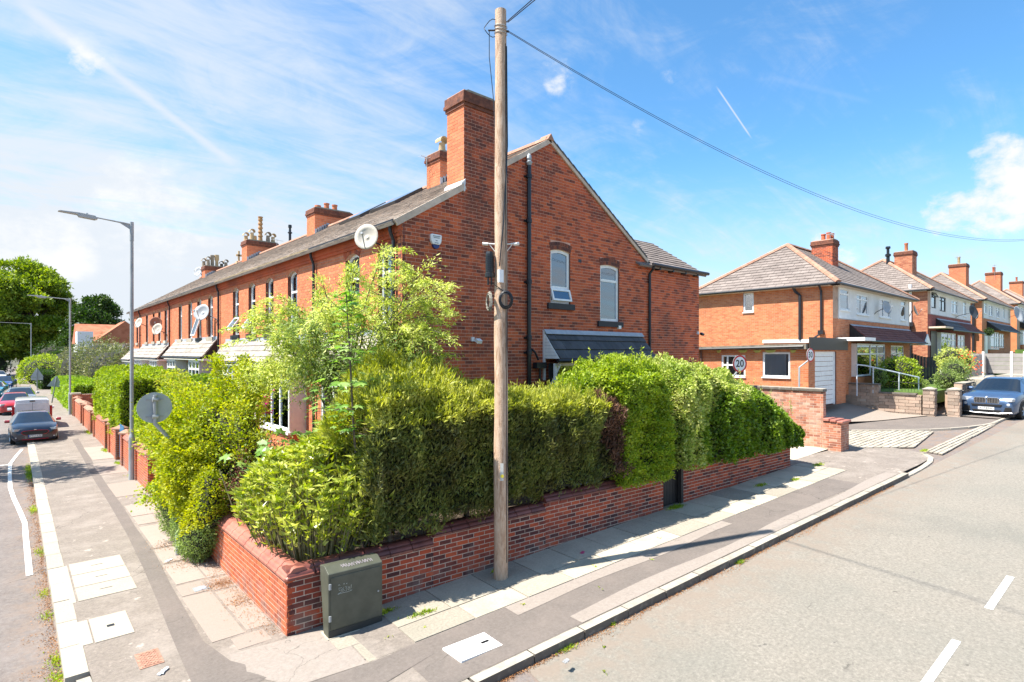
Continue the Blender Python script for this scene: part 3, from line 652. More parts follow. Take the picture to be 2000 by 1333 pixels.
# flags along the side wall
fl = thing('flag_paving', 'two rows of square concrete flags along the foot of the side garden wall', 'paving', tuple(P(8, -.7)))
pieces(fl, 'flagstone', FLAG, slabO(1.3, -.84, -.006), UP, SNv, NN, [(0, 0), (14.2, 0), (14.2, .84), (0, .84)], .92, .84, .022, .018, bond=.4, jit=.003)
pieces(fl, 'flagstone', FLAG, slabO(1.3, -1.36, -.006), UP, SNv, NN, [(0, 0), (14.2, 0), (14.2, .52), (0, .52)], 1.02, .52, .022, .018, bond=.3, jit=.003)
q = MB()
for (a, b, c, d) in (((.42, -.84), (.95, -.84), (.95, -.02), (.42, -.1)), ((.62, -1.37), (1.29, -1.37), (1.29, -.86), (.62, -.86))):
    q.box(0, 0, 0, 0, 0, 0) if False else q.prism([a, b, c, d], P(0, 0, .008), SDv, SNv, Z_, -.01, .012)
q.build('flagstone', FLAG[0], fl)
# patches in the footway
def patch(name, mat, st, up=.004, kind='structure', dens=1):
    pts = [P(s, t) for s, t in st]; mb = MB(); mb.face([Vector((p.x, p.y, gz(p.x, p.y)+up)) for p in pts]); o = mb.build(name, mat)
    if o.data.polygons[0].normal.z < 0: o.data.flip_normals()
    o['kind'] = kind; return o
def stripST(name, mat, s0, s1, t0, t1, up=.004, w0=0, w1=0):
    ss = np.arange(s0, s1+.01, .6)
    return ruled(name, mat, [tuple(P(s, t0+w0*math.sin(s*1.7))[:2]) for s in ss], [tuple(P(s, t1+w1*math.sin(s*1.3+1))[:2]) for s in ss], 1, up)
stripST('pavement_patch', TAR_D, 1.0, 9.4, -2.49, -1.365, .003)
stripST('pavement_patch', TAR_W, 2.85, 9.4, -1.66, -1.365, .0075, .04)
stripST('pavement_patch', TAR_W, 3.4, 16.2, -2.49, -2.2, .0075, 0, .05)
stripST('pavement_patch', TAR_D, 9.4, 14.4, -2.18, -1.365, .004, .02)
patch('pavement_patch', TAR_W, [(-.28, -1.3), (.6, -1.38), (.6, -.84), (.42, -.1), (-.05, -.06), (-.75, .0), (-.8, -.5)], .004)
patch('pavement_patch', TAR_D, [(-.62, -1.6), (.3, -2.0), (1.4, -1.75), (1.3, -1.4), (.6, -1.4), (-.2, -1.32)], .005)
Lw = [(2.06, 33), (2.01, 26.98), (1.93, 22.5), (1.93, 18.54), (1.9, 14.99), (1.83, 12.45), (1.76, 10.67), (1.7, 9.41), (1.66, 8.4), (1.64, 7.79), (1.75, 7.1)]
Rw = [(2.31, 33.4), (2.2, 24.9), (2.15, 20.9), (2.17, 17.9), (2.13, 15.57), (2.14, 13.1), (2.06, 11.26), (2.03, 9.92), (2.0, 8.78), (2.14, 7.98), (2.5, 7.3)]
ruled('pavement_trench', TAR_D, Lw, Rw, 1, .0045)
WF = thing('flag_paving', 'worn pinkish flags between the trench scar and the corner garden wall', 'paving', (2.6, 14, 0))
for (x0, x1, y0, y1) in ((2.16, 2.95, 19.1, 21.2), (2.2, 2.95, 16.6, 17.9), (2.2, 2.62, 15.7, 16.55), (2.18, 2.9, 13.6, 15.5), (2.16, 2.6, 12.5, 13.5), (2.62, 2.95, 11.2, 12.4), (2.13, 2.6, 11.22, 12.42), (2.1, 2.5, 10.6, 11.15), (2.56, 2.95, 10.52, 11.1), (2.08, 2.52, 8.65, 10.55), (2.55, 2.93, 8.7, 10.45), (2.3, 2.75, 8.2, 8.6), (2.16, 2.95, 22.9, 25.4), (2.25, 2.95, 26.3, 30)):
    q = MB(); q.box(x0, x1-.01, y0, y1-.015, -.01, .008); q.build('flagstone', FLAG_L[0], WF)
# chamber covers and pale concrete panels
cc = thing('chamber_cover', 'white concrete chamber cover set in the footway by the side road kerb', 'cover', tuple(P(2.05, -1.97, .0)))
CW = pmat('white_concrete', [(.68, .67, .64), (.80, .79, .77)], scale=30, rough=.8, bump=.2)
q = MB(); q.prism([(1.52, -2.19), (2.56, -2.19), (2.5, -1.75), (1.5, -1.76)], P(0, 0, .074)-Z_*gz(*P(0, 0).xy), SDv, SNv, Z_, -.02, .012); q.build('cover_slab', CW, cc)
q = MB(); q.prism([(1.98, -2.0), (2.1, -2.0), (2.1, -1.955), (1.98, -1.955)], P(0, 0, .087)-Z_*gz(*P(0, 0).xy), SDv, SNv, Z_, 0, .004); q.build('maker_plate', BLACK, cc)
for (x0, x1, ys, lab, cat) in ((.8, 1.6, (11.52, 12.22, 12.92, 13.66), 'three pale concrete duct covers in a row beside the wide kerb', 'cover'), (.86, 1.32, (9.72, 10.66), 'single pale square concrete cover near the rusty manhole', 'cover')):
    t = thing('duct_cover', lab, cat, ((x0+x1)/2, ys[0], 0))
    for a, b in zip(ys[:-1], ys[1:]):
        q = MB(); q.box(x0, x1, a, b-.024, -.02, .009); q.build('cover_slab', KERB_W[0], t)
        q = MB(); q.box((x0+x1)/2-.09, (x0+x1)/2+.09, (a+b)/2-.008, (a+b)/2+.008, .009, .012) if len(ys) > 2 else q.box((x0+x1)/2-.05, (x0+x1)/2+.04, (a+b)/2-.04, (a+b)/2+.04, .009, .012)
        q.build('lifting_slot', BLACK, t)
q = MB(); q.box(.69, .84, 9.74, 10.64, -.02, .007); q.box(.69, .77, 11.5, 13.6, -.02, .006); tag(q.build('concrete_strip', KERB_W[1]), kind='structure')
RUST = pmat('rusty_iron', [(.20, .09, .06), (.36, .19, .13), (.45, .26, .19)], scale=30, rough=.8, bump=.5, bscale=120)
t = thing('manhole_cover', 'rusty cast iron manhole cover with raised studs near the bottom left', 'manhole cover', (1.35, 8.77, 0))
q = MB(); q.box(1.215, 1.485, 8.52, 8.99, -.02, .008); q.build('frame', RUST, t)
q = MB(); q.box(1.24, 1.46, 8.55, 8.96, .008, .013); q.build('lid', RUST, t)
q = MB()
for i in range(9):
    for j in range(12):
        if (i+j) % 2: q.box(1.25+i*.023, 1.265+i*.023, 8.565+j*.033, 8.585+j*.033, .013, .019)
tag(q.build('studs', RUST, t), kind='stuff')
t = thing('meter_cover', 'small grey oval-topped water meter cover in the flags beside the corner wall', 'cover', (2.42, 10.76, 0))
q = MB(); q.box(2.3, 2.54, 10.66, 10.86, -.01, .012); q.build('frame', STEEL, t)
q = MB(); q.lathe([(.085, 0), (.085, .006), (.07, .01)], (2.42, 10.76, .012), 16); q.build('lid', flat('grey_lid', (.32, .35, .4)), t)
# rubbish
LIT = flat('litter_white', (.7, .74, .8), rough=.4)
def litter(lab, cat, x, y, rz, L, w, mat, name='litter'):
    q = MB(); q.M = Matrix.Translation((x, y, gz(x, y)+.012)) @ Matrix.Rotation(rz, 4, 'Z'); q.prism([(-L/2, -w/2), (L*.3, -w/2), (L/2, -w*.1), (L*.45, w/2), (-L*.1, w*.35), (-L/2, w*.5)], (0, 0, 0), (1, 0, .05), (0, 1, 0), (0, 0, 1), 0, .012)
    q.M = q.M @ Matrix.Rotation(.4, 4, 'Z'); q.prism([(-L/4, -w/2), (L*.2, -w/3), (L*.15, w/2), (-L*.2, w*.35)], (-L*.2, 0, .01), (1, 0, .1), (0, 1, .2), (0, 0, 1), 0, .008)
    return tag(q.build(name, mat), lab, cat)
litter('crumpled white plastic wrapper on the footway below the manhole cover', 'litter', 1.43, 8.27, .7, .17, .045, LIT, 'wrapper')
litter('white scrap of paper beside the leaning sign post', 'litter', 2.27, 12.6, .5, .14, .05, LIT, 'paper_scrap')
litter('pink crisp packet lying on the flags under the hedge', 'litter', P(5.3, -.62).x, P(5.3, -.62).y, .3, .12, .06, flat('pink_foil', (.45, .05, .16), rough=.3), 'crisp_packet')
litter('grey scrap lying in the gutter of the side road', 'litter', P(2.55, -3.05).x, P(2.55, -3.05).y, .1, .1, .06, flat('grey_scrap', (.3, .3, .3)), 'card_scrap')
# road paint
def mark(name, pts, w, up=-.110, lab=None, cat=None):
    mb = MB(); pv = [Vector((p[0], p[1], 0)) for p in pts]; Ls = []; 
    for i, p in enumerate(pv):
        d = (pv[min(i+1, len(pv)-1)]-pv[max(i-1, 0)]).normalized(); nrm = Vector((-d.y, d.x, 0))*w/2
        Ls.append([Vector((q.x, q.y, gz(q.x, q.y)+up)) for q in (p-nrm, p+nrm)])
    for a, b in zip(Ls[:-1], Ls[1:]): mb.face([a[0], b[0], b[1], a[1]])
    o = mb.build(name, MARK)
    if o.data.polygons[0].normal.z < 0: o.data.flip_normals()
    return tag(o, kind='structure')
mark('road_marking', [(.235, 13.85), (.23, 15), (.22, 16.6), (.22, 18.2), (.14, 19.6), (.02, 21.5), (-.06, 23.2), (-.08, 26), (-.07, 28.3), (.08, 30), (.3, 32.2)], .10)
mark('road_marking', [(-.1, 28.0), (-1.6, 28.3), (-4.5, 28.8)], .12)
for s0 in (2.3, 5.2, 8.25, 11.5, 14.5, 17.5, 21): mark('road_marking', [P(s0+.15, -6.05).xy, P(s0+1.8, -6.0).xy], .10)
# ================================================================== garden walls
def coping_run(thg, mats, O, U, N, L, up, step=.38, w=.34, back=-.30, nparts=80, high=.15, dbl=True):
    """rounded glazed coping pieces on top of a wall; O at the face line, N outwards"""
    O, U, N = Vector(O), Vector(U), Vector(N); prof = [(back-.03, 0), (.035, 0), (.035, .03), (.012, .04), (.0, .075), (-.03, .095), (-.05, .098), (-.06, .115), (-.09, high-.005), (-.14, high), (back+.05, high-.01), (back, .09), (back-.03, .04)]
    n = max(1, round(L/step)); st = L/n; key = ('cop', round(st, 4), w, back, mats[0].name, high)
    if key not in PM:
        q = MB(); q.prism(prof, (0, 0, 0), (0, 1, 0), (0, 0, 1), (1, 0, 0), -st/2+.006, st/2-.006)
        me = bpy.data.meshes.new('coping_stone'); me.from_pydata(q.v, [], q.f); me.materials.append(mats[0]); me.polygons.foreach_set('use_smooth', [True]*len(me.polygons)); me.update(); me.set_sharp_from_angle(angle=R(45)); PM[key] = me
    Zv = U.cross(N)
    if Zv.z < 0: U = -U; O = O-U*L; Zv = U.cross(N)
    for i in range(n):
        M = Matrix.Identity(4)
        for k in range(3): M[k][0] = U[k]; M[k][1] = N[k]; M[k][2] = Zv[k]
        c = O+U*(st*(i+.5))+Vector((0, 0, up)); M.translation = c+Vector((0, 0, random.uniform(-.003, .003)))
        place('coping_stone', PM[key], thg, M)
def low_wall(thg, mats, O, U, N, L, z0, z1, th=.24, brickn=120, ch=.079, cw=.235, cop=None, both_faces=False, mort=None, see=None, slope=0.):
    """brick wall section: core, face bricks, end faces"""
    O, U, N = Vector(O), Vector(U), Vector(N); m_ = mort or MORTAR_W
    H = z1-z0; q = MB(); q.prism([(0, 0), (L, 0), (L, H), (0, H)], O+Z_*z0, U, Z_, N, -th+.001, -.001); q.build('mortar', m_, thg)
    if U.cross(Z_).dot(N) < 0: fO, fU = O+U*L, -U
    else: fO, fU = O, U
    pieces(thg, 'brick', mats, fO+Z_*z0-N*.008, fU, Z_, N, [(0, 0), (L, 0), (L, H), (0, H)], cw, ch, .015, .012, nparts=brickn, header=0, see=see)
    for e, D in ((O, -U), (O+U*L, U)):             # ends
        A = N.cross(Z_)
        uu = N if N.cross(Z_).dot(D) > 0 else -N; base = e-N*th if uu == N else e
        pieces(thg, 'brick', mats, base+Z_*z0-D*.008, uu, Z_, D, [(0, 0), (th, 0), (th, H), (0, H)], cw*.5, ch, .015, .012, nparts=0)
gw = thing('garden_wall', 'L-shaped brick garden wall with stepped glazed coping behind the green cabinet', 'wall', (C0[0], C0[1], 0))
# front leg along the left street (faces -X), then the side leg in three steps
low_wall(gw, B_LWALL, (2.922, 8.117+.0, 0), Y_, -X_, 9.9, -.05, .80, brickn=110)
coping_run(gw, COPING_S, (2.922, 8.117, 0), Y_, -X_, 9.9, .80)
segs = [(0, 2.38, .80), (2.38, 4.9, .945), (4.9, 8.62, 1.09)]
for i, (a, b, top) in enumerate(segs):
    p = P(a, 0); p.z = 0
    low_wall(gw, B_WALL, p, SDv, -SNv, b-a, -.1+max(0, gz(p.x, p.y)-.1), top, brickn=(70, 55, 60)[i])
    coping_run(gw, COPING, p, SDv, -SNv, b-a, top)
q = MB(); 
q.lathe([(.05, 0), (.05, .03), (.028, .05), (.0, .1)], (2.922+.02, 8.117+.02, .80), 12); q.build('corner_coping', COPING_S[0], gw)
gw2 = thing('garden_wall', 'plain brick garden wall under the ivy hedge, right of the black gate', 'wall', tuple(P(9.5, 0)))
p = P(9.42, 0); p.z = 0
low_wall(gw2, B_WALL, p, SDv, -SNv, 5.45, .2, 1.235, brickn=200)
q = MB(); q.box(0, 0, 0, 0, 0, 0) if False else None
# black gate
gt = thing('garden_gate', 'black timber garden gate between the two side walls', 'gate', tuple(P(9.0, .1)))
for i in range(6): q = MB(); q.prism([(8.70+i*.115, .36), (8.805+i*.115, .36), (8.805+i*.115, 1.22+.05*math.sin(i)), (8.70+i*.115, 1.2)], Vector((P(0, 0).x, P(0, 0).y, 0))+SNv*.14, SDv, Z_, -SNv, 0, .02); q.build('board', TIMBER_D, gt)
q = MB()
for z in (.5, 1.05): q.prism([(8.68, z), (9.4, z), (9.4, z+.09), (8.68, z+.09)], Vector((P(0, 0).x, P(0, 0).y, 0))+SNv*.17, SDv, Z_, -SNv, 0, .03)
q.build('rail', TIMBER_D, gt)
q = MB(); p = P(9.36, .04); q.box(p.x-.05, p.x+.05, p.y-.05, p.y+.05, p.z-.05, p.z+1.25); q.build('post', TIMBER_D, gt)
# walls along the left street beyond
lw = [(19.0, 21.6, .95, 1.0), (22.0, 24.6, 1.0, 1.0), (25.8, 28.2, 1.0, 1.0), (29.1, 33.9, 1.0, 1.0), (35, 39.4, 1.0, 1.0), (40.4, 45.4, 1.0, 1.0)]
labs = ['low brick garden wall directly behind the nearest lamp post', 'brick garden wall with rounded coping past the nearest lamp post', 'short brick garden wall beside the blue gate', 'brick garden wall under the tall privet hedge', 'narrow brick garden wall halfway down the left street', 'farthest brick garden wall of the terrace, by its square pier']
for i, (a, b, h, _) in enumerate(lw):
    t = thing('garden_wall', labs[i], 'wall', (2.95, a, 0))
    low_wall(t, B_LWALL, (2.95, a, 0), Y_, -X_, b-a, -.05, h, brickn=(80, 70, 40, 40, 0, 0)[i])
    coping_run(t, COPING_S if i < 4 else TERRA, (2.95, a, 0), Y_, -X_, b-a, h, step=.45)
    for y in (a-.0, b-.36):
        low_wall(t, B_LWALL, (2.90, y, 0), Y_, -X_, .36, -.05, h+.12, th=.36, brickn=0); low_wall(t, B_LWALL, (2.90, y, 0), X_, -Y_, .36, -.05, h+.12, th=.36, brickn=0)
        q = MB(); q.M = Matrix.Translation((3.08, y+.18, h+.12)); q.lathe([(.27, 0), (.27, .05), (.05, .17)], (0, 0, 0), 4); q.build('pier_cap', TERRA[0], t)
t = thing('garden_wall', 'square brick pier and return wall at the far end of the terrace', 'wall', (3.0, 45.6, 0))
low_wall(t, B_LWALL, (2.85, 45.6, 0), X_, -Y_, 3.4, -.05, 1.35, brickn=60)
q = MB(); q.box(2.78, 3.3, 45.55, 46.05, 1.35, 1.45); q.build('pier_cap', FLAG[0], t)
# white box at the wall end
t = thing('utility_post', 'small white marker box standing against the end of the corner wall', 'utility box', (2.9, 17.2, 0))
q = MB(); q.box(2.78, 2.9, 17.0, 17.22, 0, .62); q.build('box', WHITE, t, bevel=.01); q = MB(); q.box(2.77, 2.91, 16.99, 17.23, .62, .65); q.build('lid', WHITE, t)
# blue gate
t = thing('garden_gate', 'bright blue slatted garden gate between the left street walls', 'gate', (3.0, 25.2, 0)); BL = flat('blue_paint', (.05, .22, .42), rough=.4)
for i in range(8): q = MB(); q.box(3.02, 3.04, 24.75+i*.13, 24.85+i*.13, .1, 1.35); q.build('slat', BL, t)
q = MB(); q.box(3.04, 3.07, 24.7, 25.8, .3, .4); q.box(3.04, 3.07, 24.7, 25.8, 1.1, 1.2); q.build('rail', BL, t)
# alley wall of old brick, with its low pier
ALB = both('old_alley_brick', [(.16, .07, .05), (.38, .13, .07), (.48, .18, .10), (.60, .38, .28)], scale=4, rand=.75, bump=.5, dirt=(.62, .50, .40), dscale=1.4, damt=.6)
t = thing('alley_wall', 'tall patched old brick wall along the alley beside the garage', 'wall', (21.3, 7.3, .7))
low_wall(t, ALB, (21.3, 7.55, 0), Y_, -X_, 5.5, .55, 2.66, brickn=280, ch=.085)
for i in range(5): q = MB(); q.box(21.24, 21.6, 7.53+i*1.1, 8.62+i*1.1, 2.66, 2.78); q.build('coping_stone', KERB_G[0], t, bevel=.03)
t2 = thing('brick_pier', 'short brick pier with tiled cap at the alley end of the tall old wall', 'pier', (21.4, 7.1, .7))
low_wall(t2, ALB, (21.2, 6.95, 0), X_, -Y_, .75, .5, 1.62, th=.6, brickn=60)
low_wall(t2, ALB, (21.2, 6.95, 0), Y_, -X_, .6, .5, 1.62, th=.7, brickn=40)
for i in range(3): q = MB(); q.box(21.15, 22.0, 6.88+i*.22, 7.08+i*.22, 1.62+.02*i, 1.70+.03*i); q.build('cap_tile', COPING_S[0], t2, bevel=.02)
# stone walls and gate pillars of the first semi
SB = both('x', [(1, 1, 1), (1, 1, 1)]) if False else STONE
def stone_wall(thg, O, U, N, L, base, z1, th=.3, n=100, slope=0.):
    O, U, N = Vector(O), Vector(U), Vector(N)
    if U.cross(Z_).dot(N) < 0: fO, fU = O+U*L, -U
    else: fO, fU = O, U
    q = MB(); q.prism([(0, 0), (L, 0), (L, z1-base), (0, z1-base)], fO+Z_*base, fU, Z_, N, -th, -.008); q.build('core', MORTAR, thg)
    pieces(thg, 'stone', SB, fO+Z_*base-N*.008, fU, Z_, N, [(0, 0), (L, 0), (L, z1-base), (0, z1-base)], .42, .155, .016, .03, bond=.37, nparts=n, jit=.012)
t = thing('stone_wall', 'stepped stone garden wall running up the driveway to its gate pillar', 'wall', (32.2, 8, 1.3))
stone_wall(t, (32.2, 7.1, 0), Y_, -X_, 1.75, 1.0, 2.02); stone_wall(t, (32.2, 8.85, 0), Y_, -X_, 2.9, 1.1, 2.42)
q = MB(); q.box(32.12, 32.55, 7.3, 8.85, 2.02, 2.10); q.build('coping_slab', pmat('dark_coping', [(.10, .09, .08), (.2, .17, .14)], scale=6, bump=.4), t)
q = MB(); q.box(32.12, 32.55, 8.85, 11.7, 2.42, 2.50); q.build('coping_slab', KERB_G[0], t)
for k, (x, y, lab) in enumerate(((32.3, 6.8, 'left stone gate pillar beside the driveway wall'), (32.75, 5.95, 'right stone gate pillar nearest the silver car'))):
    t = thing('gate_pillar', lab, 'pillar', (x, y, 1.15))
    stone_wall(t, (x-.22, y-.22, 0), Y_, -X_, .44, 1.0, 2.28, .44, 30); stone_wall(t, (x-.22, y-.22, 0), X_, -Y_, .44, 1.0, 2.28, .44, 30)
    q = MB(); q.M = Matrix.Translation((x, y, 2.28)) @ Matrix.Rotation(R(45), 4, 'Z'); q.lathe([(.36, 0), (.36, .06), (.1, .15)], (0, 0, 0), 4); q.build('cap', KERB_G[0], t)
t = thing('stone_wall', 'dark stone garden wall behind the silver car', 'wall', (35, 5.9, 1.2))
stone_wall(t, (33.0, 6.05, 0), X_, -Y_, 1.6, 1.0, 2.15); stone_wall(t, (34.6, 6.0, 0), X_, -Y_, 2.1, 1.0, 2.5)
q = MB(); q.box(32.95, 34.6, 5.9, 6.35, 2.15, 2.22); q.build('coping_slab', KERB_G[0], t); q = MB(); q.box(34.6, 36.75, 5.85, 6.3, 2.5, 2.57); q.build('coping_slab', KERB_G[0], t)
# garden ground
def plot(name, mat, x0, x1, y0, y1, z):
    q = MB(); q.box(x0, x1, y0, y1, z-.6, z); return tag(q.build(name, mat), kind='structure')
plot('garden_soil', SOIL, 3.15, 6.6, 8.5, 50.2, .28)
q = MB(); q.prism([(.25, .15), (8.55, .15), (8.55, 3.4), (.25, 3.4)], Vector((C0[0], C0[1], 0)), SDv, SNv, Z_, -.3, .36); tag(q.build('garden_soil', SOIL), kind='structure')
q = MB(); q.prism([(8.56, .2), (9.4, .2), (9.4, 3.6), (8.56, 3.6)], Vector((C0[0], C0[1], 0)), SDv, SNv, Z_, -.3, .40); tag(q.build('garden_path', FLAG[0]), kind='structure')
q = MB(); q.prism([(9.45, .15), (14.7, .15), (14.7, 5.6), (9.45, 5.6)], Vector((C0[0], C0[1], 0)), SDv, SNv, Z_, -.3, .75); tag(q.build('garden_soil', SOIL), kind='structure')
# ================================================================== the brick terrace
XF, YG, EZ, RZ, RX = 6.57, 11.15, 7.05, 9.96, 11.27
bounds = [11.15, 15.93, 20.95, 25.98, 30.95, 35.92, 40.75, 45.6, 50.2]
wins = [[(13.64, 'u', 0), (11.86, 'u', 0)], [(17.8, 'd', 0), (19.9, 'd', 0)], [(21.8, 'd', 1), (23.8, 'd', 1)], [(27.6, 'w', 0), (29.6, 'd', 2)], [(31.4, 'w', 0), (33.6, 'w', 0)], [(37.3, 'c', 0), (39.2, 'c', 0)], [(40.98, 'w', 0), (43.4, 'w', 0)], [(47.2, 'w', 0), (49.0, 'w', 0)]]
SILLW = flat('pale_stone_sill', (.52, .48, .40), rough=.8)
hl = ['end terrace house with tall side chimney and the big brick gable facing the side road', 'terrace house behind the arching tree, next to the gable end house', 'terrace house with two sashes tilted open above its pale canopy', 'terrace house with a round dish by the downpipe and one window swung wide open', 'terrace house under the chimney with the tall ringed pot', 'terrace house with pale sills and two dishes on its wall', 'terrace house carrying the far chimney crowded with cowled pots', 'last house of the terrace, beyond the farthest downpipe']
houses = []
sl = math.atan2(RZ-EZ, RX-XF); RU = Vector((math.cos(sl), 0, math.sin(sl))); RN = Vector((-math.sin(sl), 0, math.cos(sl)))
EOX = XF-.28; EOZ = EZ-.28*math.tan(sl)+.06; RL = (RX-EOX)/math.cos(sl)
for i in range(8):
    y0, y1 = bounds[i], bounds[i+1]; h = thing('terraced_house', hl[i], 'house', (XF, y0, .2), group='houses of the brick terrace'); houses.append(h)
    wh, rise, wz = 1.86, .13, 4.74; ww = .80
    holes = [(y1-yc-ww/2, y1-yc+ww/2, wz, wz+wh-rise) for yc, _, _ in wins[i]]; mh = [(a, b, c, wz+wh+.08) for a, b, c, d in holes]
    L = y1-y0; out = [(0, .3), (L, .3), (L, EZ), (0, EZ)]
    bh = holes+[(a, b, c+wh-rise, c+wh+.10) for a, b, c, d in [(q[0], q[1], q[2], 0) for q in holes]]
    backing(h, MORTAR, (XF+.001, y1, 0), -Y_, Z_, -X_, out, mh)
    ci = max(0, 8-i)
    pieces(h, 'brick', B_FRONT, (XF, y1, 0), -Y_, Z_, -X_, out, .235, .083, .013, .004, holes=bh, nparts=[40, 130, 120, 60, 0, 0, 0, 0][i], see=lambda c: c.z > 4.3)
    for (yc, sc, op) in wins[i]:
        U = -Y_; O = Vector((XF, yc, wz))
        arch_bricks(h, O, U, -X_, ww, wh, rise, B_GABLE if i == 0 else B_FRONT, rings=2)
        window(h, O, U, -X_, ww, wh, rise, rec=.10, trans=(.64,) if i != 3 else (.7,), sill={'u': SILLD, 'd': SILLD, 'w': FLAG[0], 'c': SILLW}[sc], sillh=.17, sillw=.13, back=CURTAIN if (i+int(yc)) % 3 else DARKROOM,
               openlight={0: None, 1: (.03, .36, .62), 2: (.02, .66, .30)}[op])
    # cornice courses and gutter
    q = MB(); q.box(XF-.05, XF, y0, y1, EZ-.36, EZ-.28); q.box(XF-.08, XF+.0, y0, y1, EZ-.28, EZ-.0); q.build('eaves_course', B_GABLE[1], h)
    q = MB(); gy = [y0, y1]; q.prism([(-.155, .0), (-.15, -.07), (-.11, -.105), (-.05, -.105), (-.01, -.07), (0, 0), (-.02, 0), (-.03, -.06), (-.06, -.085), (-.10, -.085), (-.13, -.06), (-.135, 0)], (XF-.09, y0, EZ-.02), X_, Z_, Y_, -.0, y1-y0)
    q.build('gutter', PIPE if i != 1 and i != 2 else GUT2, h)
    # roof: front slope of slates, rear slope, ridge
    out = [(0, 0), (L, 0), (L, RL), (0, RL)]
    q = MB(); q.prism(out, (EOX, y1, EOZ), -Y_, RU, RN, -.06, -.004)
    q.face([(RX, y0, RZ+.1), (RX, y1, RZ+.1), (2*RX-XF+.25, y1, EZ), (2*RX-XF+.25, y0, EZ)]); rf = q.build('roof', SLATE[1], h)
    pieces(h, 'slate', SLATE, (EOX, y1, EOZ), -Y_, RU, RN, out, .30, .215, .012, .012, lift=.018, nparts=[150, 60, 0, 0, 0, 0, 0, 0][i], parent=rf, jit=.004)
    n = int(L/.45)
    for k in range(n if i < 3 else 1):
        q = MB(); a = y0+(L/n)*k if i < 3 else y0; b = a+(L/n if i < 3 else L); q.prism([(-.14, -.07), (-.09, .03), (0, .07), (.09, .03), (.14, -.07)], (RX, a+.004, RZ+.10), X_, Z_, Y_, 0, b-a-.008); q.build('ridge_tile', TERRA[0], rf)
E0 = houses[0]
# downpipes on the front
for i, y in ((0, YG+.25), (1, 15.95), (3, 26.0), (5, 35.95), (7, 45.6)):
    q = MB(); q.tube([(XF-.17, y, EZ-.1), (XF-.16, y, EZ-.25), (XF-.08, y, EZ-.45), (XF-.08, y, .4)], .042, 8); 
    q.build('downpipe', PIPE if i != 5 else flat('brown_pipe', (.06, .03, .025)), houses[i])
    q = MB()
    for z in (1.8, 3.6, 5.2): q.lathe([(.055, 0), (.055, .06)], (XF-.08, y, z), 8)
    q.build('pipe_collar', PIPE, houses[i])
# ---- gable of the end house
gh = [(11.33-XF, 12.15-XF, 5.45, 6.93), (13.5-XF, 14.44-XF, 5.02, 6.72)]
gr = .06
out = [(0, .3), (15.9-XF, .3), (15.9-XF, EZ), (RX-XF, RZ-.02), (0, EZ)]
backing(E0, MORTAR_D, (XF, YG+.001, 0), X_, Z_, -Y_, out, [(a, b, c, d+gr+.1) for a, b, c, d in gh])
ch = [(a, b, c, d+gr+.22) for a, b, c, d in gh]
pieces(E0, 'brick', B_GABLE, (XF, YG, 0), X_, Z_, -Y_, out, .236, .0845, .013, .004, holes=ch, nparts=258, see=lambda c: c.z > 3.6 and not (8.2 < c.x < 8.3))
wo = [(0, .3), (3.34, .3), (3.34, EZ), (0, EZ)]
backing(E0, MORTAR_D, (15.9, YG+.001, 0), X_, Z_, -Y_, wo)
pieces(E0, 'brick', B_GABLE, (15.9, YG, 0), X_, Z_, -Y_, wo, .236, .0845, .013, .004, nparts=0)
# quoins: dark rounded corner bricks
q = MB()
for k in range(80):
    z = .3+k*.0845
    if z > EZ-.1: break
    q.lathe([(.055, 0), (.055, .074)], (XF+.045, YG+.045, z), 10)
    w = .22 if k % 2 else .11; q.box(XF-.004, XF+.03, YG+.05, YG+.05+(.33-w), z, z+.074)
tag(q.build('bullnose_quoins', pmat('quoin_brick', [(.05, .02, .02), (.16, .05, .04), (.3, .10, .07)], scale=9, rand=.7, src='isl', bump=.4), E0), kind='stuff')
for (a, b, c, d), rec, tr, op, bk in ((gh[0], .10, (.27,), (.03, .26, .28), CURTAIN), (gh[1], .10, (.70,), None, 'blind')):
    w = b-a; xc = XF+(a+b)/2; hh = d-c+gr
    arch_bricks(E0, (xc, YG, c), X_, -Y_, w, hh, gr, B_GABLE, 2, .11, 13)
    f = window(E0, (xc, YG, c), X_, -Y_, w, hh, gr, rec=.05, trans=tr, fr=.085, sill=SILLD, sillw=.14, sillh=.17, back=DARKROOM if bk == 'blind' else bk, openlight=op)
    if bk == 'blind':
        q = MB()
        for k in range(int((hh-.3)/.05)): q.box(xc-w/2+.07, xc+w/2-.16, YG+.125, YG+.13, c+.1+k*.05, c+.14+k*.05)
        q.build('venetian_blind', WHITE, f)
q = MB()
for y in (5.58, 5.78): pass
# bargeboards
def board(p0, p1, w, t, mat, name='bargeboard'):
    p0, p1 = Vector(p0), Vector(p1); d = (p1-p0).normalized(); n = Vector((0, -1, 0)); v = n.cross(d); v = v if v.z > 0 else -v; L = (p1-p0).length
    q = MB(); q.prism([(0, -w), (L, -w), (L, 0), (0, 0)], p0, d, v, n, .0, t); return q.build(name, mat, E0)
tn = math.tan(sl)
board((XF-.22, YG-.004, EZ-.22*tn+.10), (8.27, YG-.004, EZ+(8.27-XF)*tn+.10), .15, .05, CREAM)
board((9.36, YG-.004, EZ+(9.36-XF)*tn+.10), (RX, YG-.004, RZ+.10), .13, .05, CREAM)
board((RX, YG-.004, RZ+.10), (15.98, YG-.004, RZ-(15.98-RX)*tn+.10), .10, .05, CREAM)
q = MB(); d = Vector((math.cos(sl), 0, -math.sin(sl)))
for k in range(20): q.prism([(k*.27, .0), (k*.27+.26, .0), (k*.27+.26, .035), (k*.27, .055)], Vector((RX, YG-.07, RZ+.10)), d, Vector((math.sin(sl), 0, math.cos(sl))), Vector((0, -1, 0)), -.35, 0)
